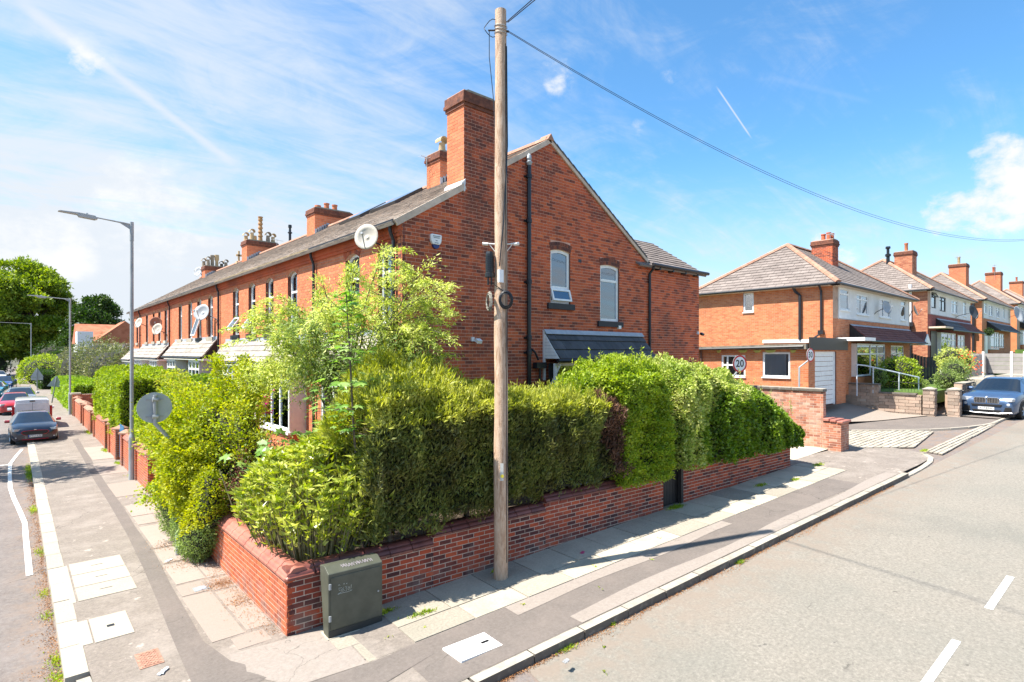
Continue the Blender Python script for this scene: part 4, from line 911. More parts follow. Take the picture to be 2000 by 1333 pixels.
q.build('verge_slates', TILE_K[1], E0)
q = MB(); q.prism([(-.13, -.08), (-.0, .10), (.13, -.08)], (RX, YG-.09, RZ+.12), X_, Z_, Y_, 0, .4); q.build('ridge_end', TERRA[0], E0)
# rear wing roof
wsl = math.atan2(8.33-EZ, 13.15-YG); WU = Vector((0, math.cos(wsl), math.sin(wsl))); WN = Vector((0, -math.sin(wsl), math.cos(wsl)))
o0 = Vector((15.3, YG-.2, EZ-.12)); wl = 2.2/math.cos(wsl)+.2
q = MB(); q.prism([(0, 0), (4.15, 0), (4.15, wl), (0, wl)], o0, X_, WU, WN, -.06, -.004); q.box(15.9, 19.24, YG+.02, 15, .3, EZ-.02); wr = q.build('rear_wing_roof', TILE_P[1], E0)
pieces(E0, 'tile', TILE_P, o0, X_, WU, WN, [(.55, 0), (4.15, 0), (4.15, wl), (.0, wl), (0, .6)], .30, .25, .010, .012, lift=.025, nparts=100, parent=wr, jit=.004)
q = MB(); q.tube([(15.95, YG-.24, EZ-.06), (19.5, YG-.24, EZ-.06)], .06, 8); q.build('gutter', PIPE, E0)
for x in (16.4, 17.2, 18.0, 18.8): q = MB(); q.box(x, x+.08, YG-.2, YG, EZ-.2, EZ-.1); q.build('gutter_bracket', PIPE, E0)
# soil pipe and downpipe on the gable
q = MB(); q.tube([(10.42, YG-.09, .5), (10.42, YG-.09, 9.1)], .058, 10)
q.build('soil_pipe', BLACK, E0)
q = MB()
for z in (4.0, 4.4, 5.9, 7.55, 8.75): q.lathe([(.08, 0), (.08, .09), (.066, .12)], (10.42, YG-.09, z), 10); q.box(10.3, 10.54, YG-.05, YG, z+.02, z+.07)
q.build('pipe_collar', BLACK, E0)
q = MB(); q.lathe([(.05, 0), (.065, .05), (.085, .08), (.09, .11), (.055, .14), (.075, .2), (.06, .28), (.02, .33)], (10.42, YG-.09, 9.08), 10); q.build('vent_cowl', STEEL, E0)
q = MB(); q.tube([(16.02, YG-.24, EZ-.1), (16.02, YG-.2, EZ-.2), (16.02, YG-.06, EZ-.35), (16.02, YG-.06, .6)], .045, 8); q.build('downpipe', PIPE, E0)
q = MB(); q.tube([(10.5, YG-.1, 4.15), (10.62, YG-.12, 4.05), (10.75, YG-.11, 3.85)], .03, 6); q.box(10.62, 10.98, YG-.2, YG-.03, 3.62, 3.78); q.tube([(10.82, YG-.1, 3.62), (10.82, YG-.1, .8)], .035, 6); q.build('waste_hopper', PIPE, E0)
q = MB(); q.box(12.5, 12.64, YG-.004, YG+.006, 6.68, 6.84); q.build('air_vent', BLACK, E0)
q = MB(); q.box(14.32, 14.45, YG-.08, YG, 4.80, 4.90); q.build('vent_cap', WHITE, E0)
# lean-to canopy on the gable
cx0, cx1, cz0, cz1, cp = 11.05, 15.55, 3.88, 4.66, .62
csl = math.atan2(cz1-cz0, cp); CU = Vector((0, math.cos(csl), math.sin(csl))); CN = Vector((0, -math.sin(csl), math.cos(csl))); cl = math.hypot(cz1-cz0, cp)
q = MB(); q.prism([(0, 0), (cx1-cx0, 0), (cx1-cx0, cl), (0, cl)], (cx0, YG-cp, cz0), X_, CU, CN, -.05, -.002); cr = q.build('canopy', TILE_K[1], E0)
pieces(E0, 'tile', TILE_K, (cx0, YG-cp-.02, cz0-.02), X_, CU, CN, [(0, 0), (cx1-cx0, 0), (cx1-cx0, cl), (0, cl)], .30, cl/3.0, .006, .012, lift=.03, nparts=45, parent=cr, jit=.002)
q = MB(); q.prism([(0, 0), (4.55, 0), (4.55, .16), (0, .16)], (cx0-.04, YG-.14, cz1-.11), X_, CU, CN, .02, .035); q.build('lead_flashing', LEAD, cr)
q = MB(); q.prism([(-cp, cz0), (0, cz0), (0, cz1)], (cx0, YG, 0), Y_, Z_, X_, -.02, .01); q.box(cx0-.03, cx0+.02, YG-.07, YG, cz0-.6, cz1+.02); q.build('white_cheek', WHITE, cr)
q = MB()
for k in range(7): q.box(cx0-.026, cx0-.02, YG-cp*.98+k*.088*.6*0, YG-.07, cz0+.02+k*.085, cz0+.024+k*.085) if cz0+.02+k*.085 < cz1-.1 and False else q.prism([(-cp*(1-k*.12)+.02, cz0+k*.09), (-.07, cz0+k*.09), (-.07, cz0+k*.09+.006), (-cp*(1-k*.12)+.02, cz0+k*.09+.006)], (cx0, YG, 0), Y_, Z_, X_, -.024, -.021)
q.build('cladding_joint', STEEL, cr)
q = MB(); q.tube([(cx0-.12, YG-cp-.05, cz0-.05), (cx1+.1, YG-cp-.05, cz0-.05)], .055, 8); q.build('gutter', BLACK, cr)
q = MB(); q.box(cx0, cx1, YG-cp+.03, YG-cp+.06, cz0-.18, cz0-.03); q.build('fascia', CREAM, cr)
# bay front below it
by = YG-.42
q = MB(); q.box(cx0+.02, 12.0, by, YG, .4, 2.75); q.box(12.05, 12.55, by, YG, .4, cz0-.15); q.box(13.8, 14.2, by, YG, .4, cz0-.15); q.box(14.2, 15.4, by, YG, .4, 2.75); q.build('bay_wall', B_GABLE[1], E0)
window(E0, (11.54, by, 2.8), X_, -Y_, .92, .95, 0, rec=.0, fr=.08, trans=(), frame=WHITE); window(E0, (13.2, by, 2.6), X_, -Y_, 1.2, 1.15, 0, rec=0, fr=.08, trans=(.68,), mull=(.5,)); window(E0, (14.8, by, 2.75), X_, -Y_, 1.2, 1.0, 0, rec=0, fr=.08, trans=(.68,), mull=(.5,))
q = MB(); q.tube([(cx0+.06, YG-.08, 2.9), (cx0+.06, YG-cp+.03, cz0-.15)], .035, 4); q.build('canopy_bracket', WHITE, E0)
# ---- chimneys
SOOT = pmat('sooty_brick', [(.07, .03, .022), (.16, .055, .032), (.26, .09, .045)], scale=9, bump=.5)
def chimney(h, x0, x1, y0, y1, z0, z1, mats, cap=.3, pots=(), slant=None, soot=None, name='chimney', nb=0):
    q = MB(); q.box(x0+.001, x1-.001, y0+.001, y1-.001, z0, z1); c = q.build(name, MORTAR_D if mats is B_GABLE else MORTAR, h)
    lo = lambda u: z0
    for (O, U, N, L) in (((x0, y0, 0), X_, -Y_, x1-x0), ((x0, y1, 0), -Y_, -X_, y1-y0), ((x1, y0, 0), Y_, X_, y1-y0)):
        if slant and N == -Y_:
            o_ = [(0, slant[0]), (L, slant[1]), (L, z1-cap), (0, z1-cap)]
        else: o_ = [(0, z0), (L, z0), (L, z1-cap), (0, z1-cap)]
        m_ = mats if not (soot and N != -Y_) else soot
        pieces(h, 'brick', m_, O, U, Z_, N, o_, .236, .0845, .013, .004, nparts=0, parent=c)
    q = MB(); e = .035
    for k, (a, b, x) in enumerate(((z1-cap, z1-cap+.083, e), (z1-cap+.088, z1-cap+.17, e*2), (z1-cap+.175, z1-.05, e*1.4))):
        q.box(x0-x, x1+x, y0-x, y1+x, a, b)
    q.build('oversailing_course', SOOT, c)
    q = MB(); q.prism([(-.02, 0), (x1-x0+.02, 0), (x1-x0-.12, .07), (.12, .07)], (x0, y0-.02, z1-.05), X_, Z_, Y_, 0, y1-y0+.04); q.build('flaunching', pmat('mossy_mortar', [(.2, .18, .13), (.34, .31, .24)], scale=8, bump=.6) if 'mossy_mortar' not in bpy.data.materials else bpy.data.materials['mossy_mortar'], c)
    for (px_, py_, kind, hgt, mt) in pots:
        q = MB(); r = .125
        if kind == 'plain': q.lathe([(r, 0), (r*.92, hgt*.8), (r*1.12, hgt*.85), (r*1.12, hgt), (r*.85, hgt), (r*.8, hgt*.9)], (px_, py_, z1), 12)
        elif kind == 'short': q.lathe([(r*1.2, 0), (r*1.3, hgt*.5), (r*1.2, hgt), (r*.9, hgt), (r*.8, 0.02)], (px_, py_, z1), 12)
        elif kind == 'cowl':
            q.lathe([(r*1.1, 0), (r*.8, hgt*.62), (r*.85, hgt*.64)], (px_, py_, z1), 10)
            for k in range(9):
                a0, a1 = math.pi*k/8-.2, math.pi*(k+1)/8-.2
                q.prism([(math.cos(a0)*.16, math.sin(a0)*.16), (math.cos(a1)*.16, math.sin(a1)*.16), (math.cos(a1)*.135, math.sin(a1)*.135), (math.cos(a0)*.135, math.sin(a0)*.135)], (px_, py_-.16, z1+hgt*.72), X_, Z_, Y_, 0, .34)
        elif kind == 'tall':
            pr = [(r*1.1, 0), (r*.9, .3)]; z = .3
            for k in range(5): pr += [(r*.85, z), (r*1.15, z+.04), (r*1.15, z+.09), (r*.85, z+.12)]; z += (hgt-.3)/5
            pr += [(r*1.2, hgt-.03), (r*1.2, hgt), (r*.8, hgt)]; q.lathe(pr, (px_, py_, z1), 12)
        elif kind == 'crown': q.lathe([(r*.9, 0), (r*.85, hgt*.5), (r*1.3, hgt*.6), (r*1.25, hgt), (r*.9, hgt), (r*.8, hgt*.7)], (px_, py_, z1), 8)
        q.build('chimney_pot', mt, c, smooth=True)
    return c
PT = flat('orange_pot', (.52, .17, .075), rough=.7); PB = flat('buff_pot', (.50, .36, .20), rough=.8); PG = flat('grey_pot', (.30, .25, .19), rough=.9); PY = flat('yellow_pot', (.44, .24, .10), rough=.7); PD = flat('dark_pot', (.10, .09, .08), rough=.8)
chimney(E0, 8.30, 9.34, YG-.006, 11.86, 7.9, 10.53, B_GABLE, .40, slant=(7.9, 7.9), soot=B_FRONT, pots=[(9.0, 11.5, 'short', .06, PG)])
q = MB(); q.prism([(8.2-.0, 8.10), (8.32, 8.18), (8.32, 8.32), (8.2, 8.2)], (0, YG-.05, 0), X_, Z_, Y_, 0, .75); q.box(8.26, 8.30, YG-.06, 11.9, 8.0, 8.25); q.build('lead_flashing', flat('bright_flashing', (.62, .62, .63), rough=.5), E0)
def gable_soak(h, x0, x1, y, zf):
    q = MB(); n = 6
    for k in range(n):
        x = x0+(min(x1, RX)-x0)*k/n; z = EZ+(x-XF)*tn+.1; q.box(x, x+(min(x1, RX)-x0)/n+.04, y-.012, y, z-.02, z+.22)
    q.build('stepped_flashing', LEAD, h)
chimney(houses[1], 10.6, 11.9, 15.55, 16.35, 9.3, 10.78, B_FRONT, .36, [(10.95, 15.95, 'cowl', .62, PB), (11.5, 15.9, 'short', .22, PY)]); gable_soak(houses[1], 10.6, 11.9, 15.55, 0)
chimney(houses[3], 10.6, 12.45, 25.9, 26.85, 9.3, 10.9, B_FRONT, .36, [(10.95, 26.4, 'short', .2, PT), (11.3, 26.2, 'plain', .32, PT), (11.75, 26.3, 'plain', .34, PT)]); gable_soak(houses[3], 10.6, 12.45, 25.9, 0)
chimney(houses[5], 10.5, 12.3, 35.8, 36.8, 9.3, 10.85, B_FRONT, .36, [(10.65, 36.5, 'cowl', .5, PB), (10.85, 36.0, 'cowl', .72, PB), (11.15, 36.6, 'short', .4, PB), (11.4, 36.2, 'tall', 1.55, PY), (11.85, 36.2, 'cowl', .7, PG), (12.15, 36.2, 'cowl', .62, PB)]); gable_soak(houses[5], 10.5, 12.3, 35.8, 0)
chimney(houses[7], 10.45, 12.1, 45.4, 46.4, 9.2, 10.4, B_FRONT, .36, [(10.55, 46.2, 'cowl', .6, PG), (10.75, 45.8, 'cowl', .75, PG), (11.05, 45.9, 'plain', .85, PG), (11.35, 45.9, 'crown', .9, PB), (11.75, 46.2, 'cowl', .5, PD), (11.95, 45.8, 'cowl', .62, PG)]); gable_soak(houses[7], 10.45, 12.1, 45.4, 0)
q = MB(); q.lathe([(.07, 0), (.07, .45), (.12, .47), (.12, .52), (.07, .54), (.06, .75), (.10, .78), (.09, .92)], (11.27, 30.9, RZ+.1), 10); q.build('vent_pipe', BLACK, houses[3])
q = MB(); q.box(11.22, 11.32, 40.1, 40.22, RZ+.05, RZ+.85); q.box(11.1, 11.44, 40.1, 40.22, RZ+.5, RZ+.62); q.box(11.1, 11.44, 40.0, 40.3, RZ, RZ+.15); q.build('ridge_cross', PB, houses[5])
for (a, b, k) in ((17.0, 18.8, 1), (19.6, 21.4, 1)):
    q = MB(); q.prism([(0, 0), (b-a, 0), (b-a, 1.3), (0, 1.3)], Vector((EOX, b, EOZ))+RU*(RL-1.75), -Y_, RU, RN, .0, .13); q.build('rooflight', PIPE, houses[k])
    q = MB(); q.prism([(.08, .08), (b-a-.08, .08), (b-a-.08, 1.22), (.08, 1.22)], Vector((EOX, b, EOZ))+RU*(RL-1.75), -Y_, RU, RN, .13, .136); q.build('rooflight_pane', GLASS_CAR, houses[k])
# ---- door and bay canopies on the front, shared by pairs but split at the party wall
def canopy(h, y0, y1, zt, zb, pr, mats, ends, lead=True):
    a = math.atan2(zt-zb, pr); U2 = Vector((math.cos(a), 0, math.sin(a))); N2 = Vector((-math.sin(a), 0, math.cos(a))); l2 = math.hypot(zt-zb, pr); L = y1-y0
    q = MB(); q.prism([(0, 0), (L, 0), (L, l2), (0, l2)], (XF-pr, y1, zb), -Y_, U2, N2, -.05, -.002); c = q.build('canopy', CREAM, h)
    pieces(h, 'tile', mats, (XF-pr, y1, zb), -Y_, U2, N2, [(0, 0), (L, 0), (L, l2), (0, l2)], .33, l2/4.0, .008, .012, lift=.022, nparts=60 if y0 < 35 else 0, parent=c, jit=.003)
    q = MB(); q.tube([(XF-pr-.05, y0, zb-.05), (XF-pr-.05, y1, zb-.05)], .05, 6); q.build('gutter', PIPE, c)
    q = MB(); q.box(XF-.012, XF-.0, y0, y1, zt, zt+.13); q.build('lead_flashing', LEAD, c)
    for e in ends:
        q = MB(); q.prism([(-pr, zb-.06), (0, zb-.06), (0, zt)], (XF, e, 0), X_, Z_, Y_, -.015, .015); q.build('cheek', TIMBER_D, c)
    q = MB(); q.box(XF-pr+.05, XF-.05, y0, y1, zb-.16, zb-.06); q.build('fascia', WHITE, c)
canopy(houses[1], 16.5, 20.95, 4.47, 3.72, .56, TILE_C, (16.5,)); canopy(houses[2], 20.95, 25.2, 4.47, 3.72, .56, TILE_C, (25.2,))
canopy(houses[3], 26.5, 30.95, 4.62, 3.86, .58, TILE_C, (26.5,)); canopy(houses[4], 30.95, 34.9, 4.62, 3.86, .58, TILE_C, (34.9,))
canopy(houses[5], 36.4, 40.75, 4.48, 3.74, .58, TILE_C, (36.4,)); canopy(houses[6], 40.75, 45.2, 4.48, 3.74, .58, TILE_C, (45.2,))
canopy(houses[7], 46.2, 50.2, 4.2, 3.55, .6, TILE_C, (46.2,)); canopy(houses[0], 11.6, 15.6, 4.47, 3.72, .56, TILE_C, (15.6,))
def bay(h, y0, y1, pr, z0, z1, mull, side=True):
    q = MB(); q.box(XF-pr+.02, XF, y0+.02, y1-.02, .3, z0); q.build('bay_base', B_FRONT[1], h)
    window(h, (XF-pr, (y0+y1)/2, z0), -Y_, -X_, y1-y0, z1-z0, 0, rec=0, fr=.09, trans=(.76,), mull=mull, back=CURTAIN)
    q = MB(); q.box(XF-pr, XF, y0-.02, y0+.03, z0-.03, z1); q.box(XF-pr, XF, y1-.03, y1+.02, z0-.03, z1); q.box(XF-pr-.06, XF, y0-.05, y1+.05, z0-.09, z0-.02); q.build('bay_cheek', WHITE, h)
bay(houses[1], 16.7, 19.0, .5, 1.72, 3.6, (.33, .66)); bay(houses[2], 22.4, 24.4, .5, 1.9, 3.6, (.33, .66)); bay(houses[3], 27.4, 29.4, .5, 1.9, 3.7, (.33, .66)); bay(houses[4], 32.2, 34.2, .5, 1.9, 3.7, (.33, .66)); bay(houses[5], 37, 39.2, .5, 1.9, 3.6, (.33, .66)); bay(houses[6], 42.6, 44.9, .5, 1.9, 3.6, (.33, .66)); bay(houses[7], 47, 49.2, .5, 1.9, 3.45, (.33, .66)); bay(houses[0], 12.2, 14.4, .5, 1.72, 3.6, (.33, .66))
for k, (a, b) in ((2, (21.2, 22.2)), (3, (29.9, 30.8)), (4, (31.1, 32.0)), (5, (39.5, 40.6)), (6, (40.9, 42.3)), (1, (19.6, 20.6))):
    q = MB(); q.box(XF-.05, XF+.01, a, b, .6, 3.55); q.build('porch_panel', RENDER if k > 4 else flat('cream_door', (.42, .36, .24)), houses[k]); q = MB(); q.box(XF-.08, XF-.03, a-.06, a, .6, 3.6); q.box(XF-.08, XF-.03, b, b+.06, .6, 3.6); q.build('door_frame', WHITE, houses[k])
# ---- things fixed to the houses but liftable
DISH = pmat('dish_cream', [(.42, .38, .32), (.54, .49, .42)], scale=5, rough=.6); DISHG = flat('dish_grey', (.36, .38, .40), rough=.5)
def dish(lab, c, aim, r, wall, mat=None, back=False):
    c, aim = Vector(c), Vector(aim).normalized(); wall = Vector(wall)
    t = thing('satellite_dish', lab, 'satellite dish', tuple(wall), group='satellite dishes'); M = Matrix.Translation(c) @ aim.to_track_quat('Z', 'Y').to_matrix().to_4x4()
    q = MB(M); n = 20; rings = [0, .35, .7, 1.0]; b = len(q.v); pts = []
    for k in rings:
        for j in range(n): a = 2*math.pi*j/n; pts.append((r*k*math.cos(a)*.94, r*k*math.sin(a)*1.04, .18*r*k*k*1.6))
    q._a(pts)
    for i in range(3):
        for j in range(n): q.f.append((i*n+j, (i+1)*n+j, (i+1)*n+(j+1) % n, i*n+(j+1) % n)[::-1]); q.m.append(0)
    o = q.build('reflector', mat or DISH, t, smooth=True); so = o.modifiers.new('s', 'SOLIDIFY'); so.thickness = .012
    q = MB(); f = M @ Vector((0, -r*.15, r*1.15)); e = M @ Vector((0, -r*1.0, r*.3)); q.tube([e, f], .014, 6); q.tube([f-aim*.02, f+aim*.04], .03, 8); q.build('feed_arm', DISHG, t)
    q = MB(); q.tube([c-aim*.02, c-aim*.12, Vector((wall.x, wall.y, c.z-.25))+(c-wall)*.2, (wall.x, wall.y, c.z-.35)], .02, 6); q.build('bracket', PIPE, t)
dish('large cream satellite dish on the front corner of the gable end house', (XF-.42, 11.98, 6.7), (-.72, -.66, .22), .30, (XF, 11.7, 6.4))
dish('grey satellite dish beside the second downpipe of the terrace', (XF-.4, 27.1, 5.75), (-.72, -.62, .3), .36, (XF, 26.4, 5.6), DISHG)
dish('small second dish tucked behind the grey dish by the open window', (XF-.25, 28.3, 5.85), (-.8, -.5, .3), .3, (XF, 28.2, 5.6), DISHG)
dish('rust-backed satellite dish on the terrace beside the third downpipe', (XF-.35, 38.1, 5.75), (-.3, -.9, .2), .34, (XF, 38.3, 5.6), flat('dish_rust', (.42, .16, .09)))
dish('pale satellite dish lowest of the pair by the third downpipe', (XF-.4, 37.2, 5.35), (-.72, -.62, .3), .33, (XF, 36.9, 5.2))
dish('pale dish high on the wall near the last downpipe of the terrace', (XF-.4, 43.4, 5.95), (-.85, -.45, .3), .33, (XF, 43.2, 5.6))
dish('grey satellite dish on the far chimney of the terrace', (10.3, 46.6, 10.0), (-.8, -.5, .3), .36, (10.5, 46.2, 10.0), DISHG)
def aerial(lab, x, y, z, h, d=(1, .3)):
    t = thing('aerial', lab, 'aerial', (x, y, z), group='television aerials'); q = MB(); q.tube([(x, y, z-.4), (x, y, z+h)], .012, 5); q.build('mast', STEEL, t)
    q = MB(); D = Vector((d[0], d[1], 0)).normalized(); E = Vector((-D.y, D.x, 0)); b = Vector((x, y, z+h*.9)); q.tube([b-D*.3, b+D*.45], .009, 4)
    for k in range(6): q.tube([b+D*(-.25+k*.13)-E*.16, b+D*(-.25+k*.13)+E*.16], .006, 4)
    q.build('elements', STEEL, t)
aerial('thin aerial on the chimney beside the tall gable stack', 10.5, 16.2, 10.1, .6); aerial('television aerial between the two middle chimneys of the terrace', 11.4, 33.3, 10.0, .6)
# alarm box
t = thing('alarm_box', 'white and blue shield-shaped alarm box high on the gable', 'alarm', (7.45, YG, 6.65))
q = MB(); q.prism([(-.155, .13), (-.14, -.02), (-.10, -.09), (.10, -.09), (.14, -.02), (.155, .13), (.12, .15), (-.12, .15)], (7.45, YG, 6.68), X_, Z_, -Y_, 0, .075); q.build('cover', WHITE, t, bevel=.012)
q = MB(); q.prism([(-.10, -.095), (-.075, -.16), (-.03, -.19), (.03, -.19), (.075, -.16), (.10, -.095)], (7.45, YG, 6.68), X_, Z_, -Y_, 0, .065); q.build('strobe', flat('blue_lens', (.01, .03, .16), rough=.15), t, bevel=.01)
q = MB(); 
for k, (w, z) in enumerate(((.20, .10), (.16, .065), (.05, .0), (.11, -.055))): q.box(7.45-w/2, 7.45+w/2, YG-.079, YG-.0755, 6.68+z-.008, 6.68+z+.008)
q.build('printed_lines', flat('print_grey', (.15, .17, .2)), t)
for (x, y, z, lab) in ((8.55, YG, 4.38, 'small floodlight on the gable above the conifer hedge'), (19.12, YG, 4.78, 'floodlight on the far corner of the rear wing')):
    t = thing('floodlight', lab, 'floodlight', (x, y, z)); q = MB(); q.box(x-.04, x+.04, y-.06, y, z-.05, z+.05); q.build('mount', WHITE, t)
    q = MB(); q.M = Matrix.Translation((x+.1, y-.14, z-.03)) @ Matrix.Rotation(.5, 4, 'X'); q.box(-.07, .07, -.07, .05, -.05, .03); q.build('lamp_head', BLACK if x > 10 else WHITE, t)
# ================================================================== plants
def leafmat(name, cols, trans=.34, scale=1.6, dirt=None, rand=.55, rough=.55, damt=.5):
    return pmat(name, cols, scale=scale, src='isl', rand=rand, rough=rough, trans=trans, dirt=dirt, dscale=1.3, damt=damt, detail=2)
LG_PRIVET = leafmat('bright_privet', [(0.090, 0.162, 0.011), (0.207, 0.311, 0.015), (0.376, 0.466, 0.037), (0.570, 0.622, 0.090)])
LG_CON = leafmat('conifer_green', [(0.056, 0.067, 0.018), (0.121, 0.141, 0.029), (0.208, 0.239, 0.047), (0.319, 0.360, 0.080)], trans=.22, dirt=(.10, .062, .03), damt=.8)
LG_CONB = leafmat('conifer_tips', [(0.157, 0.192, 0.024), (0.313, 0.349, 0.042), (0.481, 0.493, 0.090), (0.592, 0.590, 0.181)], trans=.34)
LG_DEAD = leafmat('dead_conifer', [(0.072, 0.035, 0.022), (0.160, 0.080, 0.048), (0.256, 0.136, 0.080)], trans=.1)
LG_IVY = leafmat('ivy_green', [(0.048, 0.105, 0.011), (0.112, 0.196, 0.016), (0.210, 0.321, 0.034), (0.392, 0.490, 0.098)], trans=.34, rough=.4)
LG_IVYV = leafmat('variegated_top', [(0.147, 0.245, 0.025), (0.293, 0.391, 0.060), (0.489, 0.538, 0.147), (0.671, 0.635, 0.305)], trans=.34)
LG_AUC = leafmat('spotted_laurel', [(0.103, 0.173, 0.014), (0.253, 0.322, 0.034), (0.483, 0.517, 0.092), (0.690, 0.690, 0.230)], trans=.34, rough=.3, scale=4)
LG_GOLD = leafmat('golden_leaf', [(0.156, 0.210, 0.009), (0.297, 0.350, 0.012), (0.422, 0.438, 0.020), (0.501, 0.473, 0.036)], trans=.4)
LG_COT = leafmat('small_olive_leaf', [(0.072, 0.136, 0.026), (0.162, 0.233, 0.054), (0.287, 0.377, 0.108), (0.431, 0.503, 0.179)], trans=.34)
LG_PUR = leafmat('purple_leaf', [(.06, .018, .022), (.14, .05, .05), (.22, .10, .08), (.20, .17, .08)], trans=.34)
LG_ARCH = leafmat('arching_leaf', [(0.159, 0.225, 0.033), (0.370, 0.450, 0.079), (0.608, 0.649, 0.185), (0.800, 0.793, 0.344)], trans=.4)
LG_SYC = leafmat('sycamore_leaf', [(0.065, 0.156, 0.026), (0.143, 0.286, 0.039), (0.286, 0.429, 0.104), (0.546, 0.650, 0.338)], trans=.4, rough=.35)
LG_TREE = leafmat('tree_leaf', [(0.054, 0.099, 0.009), (0.143, 0.221, 0.016), (0.287, 0.375, 0.033), (0.464, 0.508, 0.066)], trans=.34, scale=.35)
LG_TREE2 = leafmat('deep_tree_leaf', [(.018, .045, .008), (.04, .085, .012), (.08, .14, .02)], trans=.25, scale=.35)
LG_BUSH = leafmat('olive_bush', [(0.065, 0.091, 0.026), (0.130, 0.163, 0.046), (0.221, 0.234, 0.078), (0.286, 0.208, 0.104)], trans=.25, scale=.5)
LG_PALE = leafmat('pale_tree', [(.12, .16, .10), (.22, .27, .18)], trans=.34)
BARK = pmat('bark', [(.05, .035, .025), (.12, .09, .065), (.20, .16, .12)], scale=12, stretch=(4, 4, .6), bump=.6)
STALK = pmat('pale_stalk', [(.16, .15, .07), (.30, .27, .15)], scale=9)
INNER = pmat('dark_core_fill', [(.008, .010, .004), (.022, .024, .010)], scale=9, bump=.8, bscale=20)  # dark solid core added to block light inside hedges and shrubs
MAG = leafmat('magenta_flower', [(.45, .02, .16), (.65, .05, .28)], trans=.3); RFL = leafmat('orange_red_flower', [(.6, .07, .03), (.7, .16, .06)], trans=.3)
CRISP = leafmat('fallen_leaf', [(.16, .06, .02), (.34, .15, .05), (.50, .28, .12)], trans=.1)
def nzf(Pt, sc, seed=0):
    r = np.random.default_rng(seed); o = np.zeros(len(Pt))
    for k in range(5):
        d = r.normal(size=3)*sc*(1+.6*k); o += np.sin(Pt @ d+r.uniform(0, 6.3))/(1+.5*k)
    return o/2.2
def leaves(name, mat, Pt, D, L, Wd, parent, fold=.25, lv=.5, kind='stuff'):
    """one bent four-sided leaf per point, growing along D"""
    n = len(Pt); D = D/np.linalg.norm(D, axis=1)[:, None]
    r = rng.normal(size=(n, 3)); s = np.cross(D, r); s /= np.linalg.norm(s, axis=1)[:, None]+1e-9; u = np.cross(s, D)
    l = (L*(1+lv*(rng.random(n)*2-1)))[:, None]; w = (Wd*(1+lv*(rng.random(n)*2-1)))[:, None]
    V = np.stack([Pt, Pt+D*l*.45+s*w*.5+u*w*fold, Pt+D*l-u*l*.12, Pt+D*l*.45-s*w*.5+u*w*fold], 1).reshape(-1, 3)
    o = npmesh(name, V, 4, mat, parent)
    if kind: o['kind'] = kind
    return o
def sph(n):
    v = rng.normal(size=(n, 3)); return v/np.linalg.norm(v, axis=1)[:, None]
def ell_pts(n, c, r, rough=.18, sc=2.2, seed=1, inner=.16, low=-1., clumps=0):
    v = sph(n); v[:, 2] = np.where(v[:, 2] < low, -v[:, 2]*.6, v[:, 2])
    R_ = np.array(r); q = v*R_
    k = 1+rough*nzf(q, sc/np.mean(R_)*1.6, seed)-np.abs(rng.normal(size=n))*inner
    return np.array(c)+q*k[:, None], v/R_*np.mean(R_)
def box_pts(n, T, a, b, tops, rough=.10, seed=1, inner=.10, faces='FTLRB', sc=2.5, rnd=.25):
    """points over a clipped-hedge block: local box a..b (x along, y depth, z), T maps local to world; tops(x) gives the height"""
    a = np.array(a, float); b = np.array(b, float); s = b-a
    A = {'F': s[0]*s[2], 'T': s[0]*s[1], 'L': s[1]*s[2], 'R': s[1]*s[2], 'B': s[0]*s[2]*.3}; A = {k: A[k] for k in faces}; tot = sum(A.values())
    P_, N_ = [], []
    for f, ar in A.items():
        m = int(n*ar/tot); u = rng.random((m, 2)); q = np.zeros((m, 3)); nn = np.zeros((m, 3))
        if f in 'FB': q[:, 0] = a[0]+u[:, 0]*s[0]; q[:, 1] = a[1] if f == 'F' else b[1]; q[:, 2] = u[:, 1]; nn[:, 1] = -1 if f == 'F' else 1
        elif f == 'T': q[:, 0] = a[0]+u[:, 0]*s[0]; q[:, 1] = a[1]+u[:, 1]*s[1]; q[:, 2] = 1; nn[:, 2] = 1
        else: q[:, 0] = a[0] if f == 'L' else b[0]; q[:, 1] = a[1]+u[:, 0]*s[1]; q[:, 2] = u[:, 1]; nn[:, 0] = -1 if f == 'L' else 1
        P_.append(q); N_.append(nn)
    q = np.concatenate(P_); nn = np.concatenate(N_)
    tz = tops(q[:, 0]); q[:, 2] = a[2]+q[:, 2]*(tz-a[2])
    # round the shoulders
    dz = np.clip((q[:, 2]-(tz-rnd))/rnd, 0, 1); dy = np.clip((a[1]+rnd-q[:, 1])/rnd, 0, 1)
    both_ = np.minimum(dz, dy); q[:, 1] += both_**2*rnd*.45; q[:, 2] -= both_**2*rnd*.45
    disp = rough*nzf(q, sc, seed)+rough*.5*nzf(q, sc*3, seed+3)-np.abs(rng.normal(size=len(q)))*inner
    q = q+nn*disp[:, None]; M = np.array(T)
    return q @ M[:3, :3].T+M[:3, 3], nn @ M[:3, :3].T
TS = Matrix.Translation((C0[0], C0[1], 0)) @ Matrix.Rotation(TH, 4, 'Z')
def rd(N_, out=.8, up=.3, rnd=.7): return N_*out+np.array([0, 0, up])+rng.normal(size=N_.shape)*rnd
